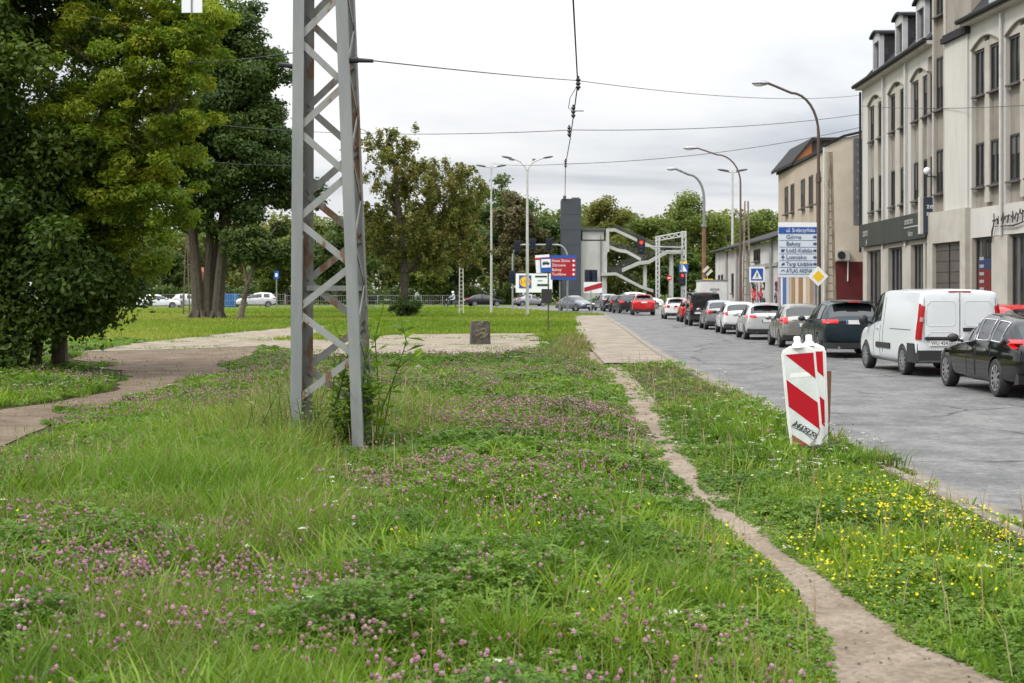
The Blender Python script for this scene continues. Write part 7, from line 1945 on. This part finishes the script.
# ------------------------------------------------------------------ vehicles
def build_cars():
    P = {}
    P['black'] = paint('paint_black', (.008,.008,.009)); P['white'] = paint('paint_white', (.66,.67,.67)); P['vanwhite'] = paint('paint_van_white', (.60,.625,.64), rough=.35)
    P['green'] = paint('paint_dark_green', (.012,.024,.03), .3); P['beige'] = paint('paint_grey_beige', (.29,.285,.26), .5); P['silver'] = paint('paint_silver', (.55,.56,.57), .4)
    P['grey'] = paint('paint_grey', (.27,.275,.29), .5); P['red'] = paint('paint_red', (.42,.012,.012)); P['dgrey'] = paint('paint_dark_grey', (.03,.032,.035), .3); P['blue'] = paint('paint_dark_blue', (.13,.14,.17), .4)
    q = 'cars queueing on the right lane'
    def at(y, xl, w): return (xl+w/2, y, zt(y)+.008)
    # rear bumper distance yr -> centre
    def place(label, yr, xl, L, Wd, **k):
        yc = yr+L/2; return make_car(label, at(yc, xl, Wd), k.pop('rz', heading(yc)), L=L, Wd=Wd, **k)
    place('glossy black estate car with chrome window trim behind the white van', 23.9, 8.50, 4.95, 1.87, paint=P['black'], style='estate', H=1.47, wb=2.94, fo=.88, rad=.335, spokes=10, chrome=True, lit=True, group=q, name='estate_car', tail=(.46,.98,.60*1.47,.70*1.47,.26), plate_txt=None, rz=R(-.5))
    place('white panel van with black bumper between the black estate and dark crossover', 31.0, 8.72, 4.98, 1.96, paint=P['vanwhite'], style='van', H=1.93, wb=3.0, fo=.98, rad=.33, spokes=12, group=q, name='panel_van', cat='van', tail=(.905,.985,.82,1.60,.10), plate_txt='WU 42438', rz=R(1.5))
    place('dark green crossover with slim red rear lights in front of the van', 40.2, 8.88, 4.5, 1.86, paint=P['green'], style='suv', H=1.65, wb=2.68, fo=.90, rad=.345, spokes=5, clad=True, lit=True, group=q, name='crossover_car', tail=(.52,.97,.60*1.65,.665*1.65,.22), spoiler=True)
    place('grey beige hatchback with a tall round rear light ahead of the crossover', 48.0, 9.18, 3.95, 1.66, paint=P['beige'], style='hatch', H=1.50, wb=2.45, fo=.80, rad=.30, spokes=6, lit=True, group=q, name='hatchback_car', tail=(.72,.98,.56*1.5,.69*1.5,.16))
    place('silver hatchback with swept red lights between the beige and the white car', 56.6, 9.42, 4.3, 1.78, paint=P['silver'], style='hatch', H=1.48, wb=2.65, fo=.85, rad=.315, spokes=5, lit=True, group=q, name='hatchback_car', tail=(.52,.98,.60*1.48,.67*1.48,.26), spoiler=True)
    place('white estate with square red lights ahead of the silver hatchback', 64.6, 9.70, 4.5, 1.75, paint=P['white'], style='suv', H=1.49, wb=2.6, fo=.88, rad=.31, spokes=6, group=q, name='estate_car', tail=(.74,.98,.585*1.49,.69*1.49,.12))
    place('grey hatchback with dark windows ahead of the white estate', 72.4, 9.95, 4.3, 1.78, paint=P['grey'], style='hatch', H=1.52, wb=2.6, fo=.85, rad=.315, group=q, name='hatchback_car')
    place('black high-roofed van partly hidden by the grey hatchback', 80.5, 10.15, 4.4, 1.80, paint=P['black'], style='van', H=1.92, wb=2.7, fo=.9, rad=.31, group=q, name='panel_van', cat='van', tail=(.88,.985,.9,1.3,.1))
    place('small red hatchback glimpsed beyond the black van', 90.0, 10.75, 4.0, 1.70, paint=P['red'], style='hatch', H=1.47, wb=2.5, fo=.8, rad=.30, group=q, name='hatchback_car', trim=False)
    place('white hatchback with a dark rear window at the head of the queue', 98.5, 10.65, 4.1, 1.80, paint=P['white'], style='hatch', H=1.50, wb=2.55, fo=.82, rad=.31, group=q, name='hatchback_car', trim=False, spoiler=True)
    # box truck
    d = 86.0; t = thing('box_truck', 'small truck with a tall plain white box body in the queue', 'truck', ((714.5-CX)*d/FPX, d, zt(d)), heading(d), q)
    mb = MB(); mb.bb(-.80,.80,0,3.2,.75,2.62); mb.build('cargo_box', mat('box_white', (.62,.62,.60), .5, c2=(.54,.54,.52), scale=1.5), t, bevel=.03)
    mb = MB(); mb.bb(-.84,.84,-.03,3.25,2.60,2.68); mb.build('box_edge', MT['pole_grey'], t)
    mb = MB(); front_text(mb, 'TRANSIT', .001, 0, 0, 0) if False else mb.box((0,-.01,2.1), (.55,.02,.10)); mb.box((0,-.01,1.95), (.25,.02,.04)); mb.build('faded_mark', MT['galv'], t)
    mb = MB(); mb.bb(-.78,.78,3.3,5.2,.45,1.35); mb.prism([(-.78,3.3,1.35),(-.78,4.9,1.35),(-.78,4.5,2.15),(-.78,3.3,2.2)], (1.56,0,0)); mb.build('cab', P['white'], t, bevel=.05)
    mb = MB(); mb.bb(-.7,.7,-.05,3.2,.45,.75); mb.build('chassis', MT['black'], t)
    for yy in (.8, 4.3): wheel_pair(t, .72, yy, .34, .22, 6, MT['rubber'], MT['rim'])
    for s in (-1, 1):
        mb = MB(); mb.box((s*.65,-.08,.6), (.2,.05,.12)); mb.build('tail_light', MT['tail'], t)
    # parked red car on the right pavement, seen above the black estate
    make_car('red hatchback parked on the pavement behind the black estate', (12.35, 36.0, .115), R(6), P['red'], style='hatch', L=4.0, Wd=1.7, H=1.46, wb=2.5, fo=.8, rad=.30, name='hatchback_car')
    # left lane queue
    q2 = 'cars waiting at the lights in the left lane'
    def far(label, px, d, L, Wd, **k):
        x = (px-CX)*d/FPX; return make_car(label, (x, d, zt(d)+.012), k.pop('rz', heading(min(d, 200))), L=L, Wd=Wd, trim=False, seams=False, **k)
    far('bright red crossover with lit brake lights waiting in the left lane', 642.5, 114.5, 4.4, 1.84, paint=P['red'], style='suv', H=1.66, wb=2.65, fo=.9, rad=.34, clad=True, lit=True, group=q2, name='crossover_car', spoiler=True)
    far('dark green car directly ahead of the red crossover', 625.5, 122.5, 4.4, 1.80, paint=P['dgrey'], style='suv', H=1.62, wb=2.65, fo=.9, rad=.33, lit=True, group=q2, name='crossover_car', rz=R(6))
    far('dark car second ahead of the red crossover', 615.5, 130.0, 4.3, 1.80, paint=P['black'], style='hatch', H=1.52, wb=2.6, fo=.85, rad=.32, lit=True, group=q2, name='hatchback_car', rz=R(8))
    far('grey car at the front of the left lane queue', 606.5, 137.0, 4.3, 1.80, paint=P['grey'], style='suv', H=1.60, wb=2.6, fo=.85, rad=.32, group=q2, name='crossover_car', rz=R(10))
    # crossing traffic
    rr = R(-90)+math.atan(.6)
    q3 = 'cars on the crossing road'
    far('silver car turning out of the junction with its dark bonnet towards us', 575.5, 134, 4.5, 1.8, paint=P['blue'], style='sedan', H=1.46, wb=2.7, fo=.9, rad=.32, front=True, group=q3, name='saloon_car', rz=R(-148))
    far('white car crossing behind the red crossover', 641, 150, 4.6, 1.8, paint=P['white'], style='suv', H=1.74, wb=2.6, fo=.88, rad=.32, group=q3, name='saloon_car', rz=R(-78))
    far('black saloon crossing beside the whitish lattice pole', 483, 171.0, 4.75, 1.85, paint=P['black'], style='sedan', H=1.46, wb=2.8, fo=.9, rad=.33, group=q3, name='saloon_car', rz=R(-70))
    far('grey car passing under the white advertising board', 531, 172, 4.3, 1.8, paint=P['grey'], style='sedan', H=1.46, wb=2.6, fo=.88, rad=.32, group=q3, name='saloon_car', rz=R(-74))
    far('white saloon passing left of the four dark trunks', 157, 153.0, 4.9, 1.8, paint=P['white'], style='sedan', H=1.50, wb=2.75, fo=.9, rad=.32, group=q3, name='saloon_car', rz=R(-72), front=True)
    far('grey car close behind the white saloon on the far road', 192, 158.0, 4.5, 1.8, paint=P['silver'], style='hatch', H=1.52, wb=2.65, fo=.88, rad=.32, group=q3, name='hatchback_car', rz=R(-72))
    far('pale silver crossover on the far road left of the mast', 256, 160.5, 4.5, 1.85, paint=P['silver'], style='suv', H=1.68, wb=2.65, fo=.9, rad=.34, group=q3, name='crossover_car', rz=R(104))

# ------------------------------------------------------------------ trees
def build_trees():
    # big dark tree at the left edge
    d = 33.0; x, y = W(8, 0, d)[0], d
    make_tree('ash_tree', 'big dark green tree at the left edge with branches drooping to the ground', 'tree', (x, y),
        [([(0,0,-.1),(.1,.1,1.6),(-.2,.3,4),(0,.2,8),(.2,0,11)], [.32,.28,.24,.17,.08]), ([(.55,.1,-.1),(.7,.1,1.0),(1.3,.2,2.4),(2.0,.1,4.4)], [.14,.13,.10,.05])],
        [(-.8,0,7.5,4.6,4.2,4.6),(1.6,-.6,3.6,2.5,2.6,2.3),(-2.2,-.4,3.3,3.0,3.0,2.4),(.9,.2,10.5,3.6,3.2,2.8),(2.1,-.5,1.8,1.0,1.2,1.1),(-.7,-1.9,2.0,2.2,.9,1.9),(.3,-1.7,1.3,1.4,.8,1.1),(1.3,-1.5,1.7,.9,.7,1.0),(-.9,-1.8,.9,1.2,.7,.7),(.6,-1.3,3.8,1.6,1.0,1.6),(1.7,-1.0,2.6,1.2,1.0,1.3)],
        290, (.5, 1.05), 215000, .075, FG['leafy'], MT['bark'], 21, limbs=48, flat=.7, droop=.22)
    # yellow green tree behind it
    d = 33.8; x = W(60, 0, d)[0]; q = W(112,0,31.5)[0]-x
    make_tree('maple_tree', 'yellow green tree leaning out between the two dark trees', 'tree', (x, d),
        [([(0,0,-.1),(.05,-.3,2),(.4,-1.0,4),(q+.6,-2.3,7.5)], [.20,.17,.13,.05]), ([(.2,-.6,3),(q+.4,-2,4.6),(q+1.2,-2.3,5.6)], [.10,.07,.03])],
        [(q+.2,-2.3,6.2,2.0,1.4,2.8),(q+1.5,-2.3,6.9,1.1,1.1,1.9),(q+.1,-2.1,3.6,1.6,1.2,1.5),(q+1.5,-2.3,8.0,1.3,1.4,.9),(q+1.3,-2.3,4.4,.8,1,.7)],
        430, (.14, .38), 70000, .06, FG['lime'], MT['bark2'], 22, limbs=60, flat=.65, aspect=.42, limb_r=.03)
    # tall maple on four trunks
    d = 100.0; x = W(208, 0, d)[0]; T = lambda px: (px-208)*d/FPX
    make_tree('lime_tree', 'tall dark tree rising from four close trunks in the lawn', 'tree', (x, d),
        [([(T(199),0,-.1),(T(197),0,2.5),(T(193),0,6),(T(186),0,11)], [.50,.42,.33,.15]), ([(T(207),.2,-.1),(T(208),.2,3),(T(210),.2,8),(T(214),0,15),(T(212),0,20)], [.48,.38,.32,.2,.08]),
         ([(T(217),0,-.1),(T(220),0,3),(T(226),0,7),(T(238),0,12)], [.46,.38,.30,.12]), ([(T(212),.9,-.1),(T(215),.9,5),(T(226),.8,11)], [.34,.28,.12])],
        [(T(215),0,13,4.6,4.2,5.6),(T(255),0,12,3.3,3.4,4.6),(T(185),0,11,3.6,3.4,4.2),(T(222),0,19.5,4.2,3.6,3.2),(T(285),.4,8.4,1.9,2.0,1.9),(T(298),.2,8.6,1.5,1.5,1.0),(T(240),-.3,7.6,3.0,2.4,1.8),(T(195),-.3,7.6,2.4,2.4,1.6),(T(250),0,17,3.0,3,3)],
        300, (.65, 1.4), 120000, .15, FG['dark'], MT['bark'], 23, limbs=54, flat=.7)
    # small leaning tree beside it
    d = 98.0; x = W(240, 0, d)[0]; T2 = lambda px: (px-240)*d/FPX
    make_tree('young_tree', 'small leaning tree with a bent trunk right of the four trunks', 'tree', (x, d),
        [([(0,0,-.1),(T2(244),0,1.4),(T2(252),0,3.4),(T2(264),0,5.2),(T2(276),0,6.4)], [.24,.19,.15,.10,.05]), ([(T2(248),0,2.4),(T2(243),0,4.0),(T2(240),0,5.6)], [.12,.08,.04])],
        [(T2(262),0,5.3,2.4,2.2,1.6),(T2(240),0,5.0,1.6,1.7,1.3),(T2(285),.2,4.6,1.2,1.3,1.2)],
        40, (.5, .95), 15000, .14, FG['mid'], MT['bark2'], 24, limbs=22)
    # weeping brown-green tree
    d = 108.0; x = W(404, 0, d)[0]; T3 = lambda px: (px-404)*d/FPX; Z3 = lambda py: CAMH+(HY-py)*d/FPX
    make_tree('weeping_tree', 'open crowned olive brown tree with drooping twigs near the mast', 'tree', (x, d),
        [([(0,0,-.1),(.05,0,2.5),(-.1,0,5.5),(-.5,0,9),(-.9,.2,13)], [.40,.32,.28,.2,.06]), ([(.05,0,3.4),(1.5,0,4.6),(3.4,.1,5.2),(4.4,.1,7.2),(4.9,0,9.6)], [.26,.20,.16,.10,.04]), ([(-.1,0,5),(1.5,.2,8),(2.4,0,10.5)], [.2,.13,.05])],
        [(T3(392),0,Z3(160),2.5,2.4,3.4),(T3(425),0,Z3(210),4.6,3.4,4.3),(T3(462),0,Z3(205),2.3,2.2,3.2),(T3(380),0,Z3(225),2.0,2.0,3.6),(T3(430),0,Z3(255),4.2,3.0,1.9)],
        330, (.2, .58), 40000, .12, FG['olive'], MT['bark'], 25, limbs=64, sprays=120, droop=.8, flat=1.25, inner=1.7, limb_r=.05)
    x = W(405, 0, 106.5)[0]
    bush('base_shrub', 'dark leafy shoots bushing round the foot of the weeping tree', 'shrub', (x, 106.5), [(0,0,.75,1.15,1.0,.75)], 26, (.28,.5), 3200, .09, FG['dark'], 31)
    # individual trees standing in front of the far wood
    spec = [
        (500, 205, 172, 5.2, 'mid', 'dense dark green tree right behind the pale T lamp', 41),
        (455, 200, 205, 4.6, 'mid', 'mid green tree behind the whitish lattice pole', 42),
        (545, 205, 208, 4.6, 'dark', 'dark rounded tree left of the lift tower', 43),
        (545, 225, 240, 3.4, 'dark', 'low dark tree behind the traffic light portal', 44),
        (430, 195, 238, 4.2, 'fresh', 'light green tree behind the weeping tree', 45),
        (335, 190, 214, 5.0, 'mid', 'green tree seen through the lattice mast', 46),
        (130, 190, 214, 5.2, 'fresh', 'pale green tree beyond the far road at the left', 47),
        (285, 195, 236, 4.2, 'fresh', 'light green bushy tree left of the mast', 48),
        (520, 196, 192, 4.6, 'brown', 'bare twigged brownish tree behind the four armed lamp', 49),
        (655, 222, 204, 5.2, 'fresh', 'yellowish green tree above the footbridge stairs', 50),
        (700, 216, 193, 5.6, 'fresh', 'broad green tree between the rusty and red brown lamps', 51),
        (605, 222, 195, 5.4, 'olive', 'olive brown tree rising behind the lift tower', 52),
        (762, 170, 206, 5.0, 'fresh', 'green tree rising behind the roof of the low workshop', 53),
        (680, 205, 250, 3.2, 'dark', 'low dark tree under the footbridge landing', 54),
        (170, 205, 245, 3.0, 'mid', 'small bushy tree behind the white saloon', 55),
        (72, 200, 225, 4.0, 'mid', 'bushy tree glimpsed behind the dark edge tree', 56),
    ]
    for (px, d, top, rw, fm, lab, sd) in spec:
        x = W(px, 0, d)[0]; h = CAMH+(HY-top)*d/FPX-zt(d)
        rnd = random.Random(sd)
        ell = [(0,0,h*.60,rw,rw*.9,h*.34),(rnd.uniform(-1,1),0,h*.80,rw*.65,rw*.6,h*.18),(rnd.uniform(-2,2),0,h*.36,rw*.8,rw*.8,h*.2)]
        nb = 46
        make_tree('broadleaf_tree', lab, 'tree', (x, d), [([(0,0,-.1),(.2,0,h*.3),(rnd.uniform(-.6,.6),0,h*.75)], [.32,.25,.08])], ell, nb, (rw*.20, rw*.36), 11000 if d < 230 else 9000, .26, FG[fm], MT['bark2'], sd, 'trees in front of the far wood', limbs=30)
    # the far wood: one mass
    rnd = random.Random(77); bl = []
    tops = [(-200,205),(80,205),(200,215),(330,212),(440,205),(480,200),(530,200),(545,214),(590,204),(615,200),(650,210),(690,203),(720,214),(760,207),(790,212),(900,215),(1200,200)]
    tx = [a for a, b in tops]; ty = [b for a, b in tops]
    px = -120.0
    while px < 1000:
        for d in (232, 262):
            top = float(np.interp(px, tx, ty))+rnd.uniform(-5, 12); h = CAMH+(HY-top)*d/FPX; X = W(px+rnd.uniform(-6,6), 0, d)[0]
            if d == 262: h *= 1.04
            for _ in range(16):
                a = rnd.random(); bl.append((X+rnd.gauss(0,2.2)*(1.15-a), d+rnd.gauss(0,2.2), .8+(h-2.3)*a**.75, rnd.uniform(1.2,2.3)))
        px += 17
    V, F, tint = crown_leaves(bl, 150000, .42, .5, .8)
    k = np.repeat(fbm(V[::4,0], V[::4,1], 9, 5), 4)
    tint = np.clip(.5*tint+1.1*(k-.5)+.25, 0, 1)
    o = raw_mesh('far_woods', V, F, None, [foliage('leaf_far', (.065,.092,.024), (.13,.160,.042), (.22,.195,.065), .45)], {'tint': tint}); tag(o, 'far green wood closing the view behind the crossing', 'wood', kind='stuff')
    # hedge undergrowth in front of the wood
    bl = []
    for px in np.arange(60, 520, 5.0):
        X = W(px, 0, 196)[0]; 
        for _ in range(3): bl.append((X+rnd.gauss(0,1), 200+rnd.gauss(0,1.4), rnd.uniform(.6,2.6), rnd.uniform(.7,1.2)))
    for px in np.arange(590, 760, 4.0):
        X = W(px, 0, 184)[0]
        for _ in range(2): bl.append((X+rnd.gauss(0,1), 186+rnd.gauss(0,1.4), rnd.uniform(.4,1.1), rnd.uniform(.5,.9)))
    V, F, tint = crown_leaves(bl, 34000, .20, .5, .8)
    o = raw_mesh('undergrowth', V, F, None, [FG['mid']], {'tint': tint}); tag(o, 'bushy green undergrowth along the far side of the crossing road', 'undergrowth', kind='stuff')
    # weeds beside the mast
    st = []
    r2 = random.Random(8)
    for k in range(20):
        a = r2.random()*6; st.append([(r2.uniform(-.2,.25), r2.uniform(-.2,.2), 0), (r2.uniform(-.2,.3), r2.uniform(-.2,.2), .5), (r2.uniform(-.25,.4), r2.uniform(-.2,.2), r2.uniform(.75,1.5))])
    broad_plant('broadleaf_weed', 'bushy broad leaved weed growing up inside the foot of the mast', 'plant', (-1.86, 16.25, 0), st, .06, 34, 3, FG['herb'])
    st = [[(0,0,0),(.05,0,.6),(.0,0,1.3),(.12,0,1.75)], [(.05,.1,0),(.18,.1,.7),(.36,.1,1.25),(.30,.05,1.5)], [(.0,-.1,0),(.10,-.1,.5),(.28,-.12,.95),(.50,-.1,1.15)]]
    broad_plant('sapling', 'leafy sapling leaning right out of the mast side', 'plant', (-1.60, 16.6, 0), st, .095, 30, 5, FG['herb'])
    st = []
    for k in range(24):
        x0, y0 = r2.uniform(-.55,.5), r2.uniform(-.4,.5); st.append([(x0,y0,0),(x0+r2.uniform(-.1,.1),y0,.35),(x0+r2.uniform(-.25,.25),y0+r2.uniform(-.1,.1),r2.uniform(.5,.85))])
    broad_plant('tall_weeds', 'grey green weeds in the long grass at the left leg of the mast', 'plant', (-2.45, 15.75, 0), st, .04, 16, 6, FG['fresh'])

# ------------------------------------------------------------------ light, sky, camera
def build_world():
    w = bpy.data.worlds.new('World'); scene.world = w; w.use_nodes = True
    nt = w.node_tree; N, L = nt.nodes, nt.links
    for n in list(N): N.remove(n)
    out = N.new('ShaderNodeOutputWorld')
    sky = N.new('ShaderNodeTexSky'); sky.sky_type = 'NISHITA'; sky.sun_disc = False; sky.sun_elevation = R(SUN_EL); sky.sun_rotation = R(SUN_AZ); sky.air_density = 1.0; sky.dust_density = 2.0
    b1 = N.new('ShaderNodeBackground'); b1.inputs['Strength'].default_value = .06; L.new(sky.outputs[0], b1.inputs[0])
    tc = N.new('ShaderNodeTexCoord'); sp = N.new('ShaderNodeSeparateXYZ'); L.new(tc.outputs['Generated'], sp.inputs[0])
    def M(op, a, b=None, c=None):
        m = N.new('ShaderNodeMath'); m.operation = op
        for i, v in enumerate((a, b, c)):
            if v is None: continue
            if hasattr(v, 'links'): L.new(v, m.inputs[i])
            else: m.inputs[i].default_value = v
        return m.outputs[0]
    z = M('MAXIMUM', sp.outputs['Z'], 0.0)
    # clouds lie on a high layer: project the view direction on to it
    dz = M('ADD', z, .10)
    cb = N.new('ShaderNodeCombineXYZ'); L.new(M('DIVIDE', sp.outputs['X'], dz), cb.inputs[0]); L.new(M('DIVIDE', sp.outputs['Y'], dz), cb.inputs[1])
    n1 = N.new('ShaderNodeTexNoise'); n1.inputs['Scale'].default_value = .42; n1.inputs['Detail'].default_value = 7; n1.inputs['Roughness'].default_value = .52; n1.inputs['Distortion'].default_value = .35; L.new(cb.outputs[0], n1.inputs['Vector'])
    rp = N.new('ShaderNodeValToRGB'); L.new(n1.outputs['Fac'], rp.inputs[0]); e = rp.color_ramp.elements
    e[0].position = .36; e[0].color = (.47,.52,.59,1); e[1].position = .58; e[1].color = (1.06,1.06,1.05,1)
    x = e.new(.47); x.color = (.84,.86,.89,1)
    # an overcast sky is about three times brighter overhead than at the horizon
    lum = M('MULTIPLY_ADD', M('POWER', z, 1.5), 3.4, .86)
    b2 = N.new('ShaderNodeBackground'); L.new(rp.outputs[0], b2.inputs[0]); L.new(M('MULTIPLY', lum, SKY_B), b2.inputs[1])
    mx = N.new('ShaderNodeMixShader'); mx.inputs[0].default_value = .90; L.new(b1.outputs[0], mx.inputs[1]); L.new(b2.outputs[0], mx.inputs[2]); L.new(mx.outputs[0], out.inputs[0])
    sl = bpy.data.lights.new('sun', 'SUN'); sl.energy = 2.0; sl.angle = R(12); sl.color = (1.0,.955,.89)
    so = bpy.data.objects.new('sun', sl); COL.objects.link(so)
    az = R(SUN_AZ); el = R(SUN_EL)
    # sun_rotation: 0 = +Y, clockwise towards +X
    dirv = Vector((math.sin(az)*math.cos(el), math.cos(az)*math.cos(el), math.sin(el)))
    so.rotation_euler = dirv.to_track_quat('Z', 'Y').to_euler(); so.location = (0,0,60)
SUN_EL, SUN_AZ, SKY_B = 48, -120, 1.0
def build_camera():
    c = bpy.data.cameras.new('camera'); c.lens = FPX*36/1024; c.sensor_width = 36; c.clip_end = 9000
    c.shift_y = (HY-341.5)/1024
    c.dof.use_dof = True; c.dof.focus_distance = 19; c.dof.aperture_fstop = 5.6
    o = bpy.data.objects.new('camera', c); COL.objects.link(o); o.location = (0,0,CAMH); o.rotation_euler = (PI/2,0,0); scene.camera = o

build_world(); build_camera(); build_ground(); build_main_building(); build_other_buildings(); build_overpass()
build_mast(); build_guide_boards(); build_poles(); build_wires(); build_signs(); build_signals(); build_small()
build_cars(); build_trees(); build_meadow()
vs = scene.view_settings; vs.view_transform = 'Standard'; vs.look = 'None'; vs.exposure = 0.14; vs.gamma = 1.0; vs.use_curve_mapping = False
cy = scene.cycles; cy.max_bounces = 6; cy.diffuse_bounces = 3; cy.glossy_bounces = 3; cy.transmission_bounces = 3; cy.transparent_max_bounces = 4; cy.caustics_reflective = False; cy.caustics_refractive = False
cy.use_denoising = True
cy.sample_clamp_indirect = 6
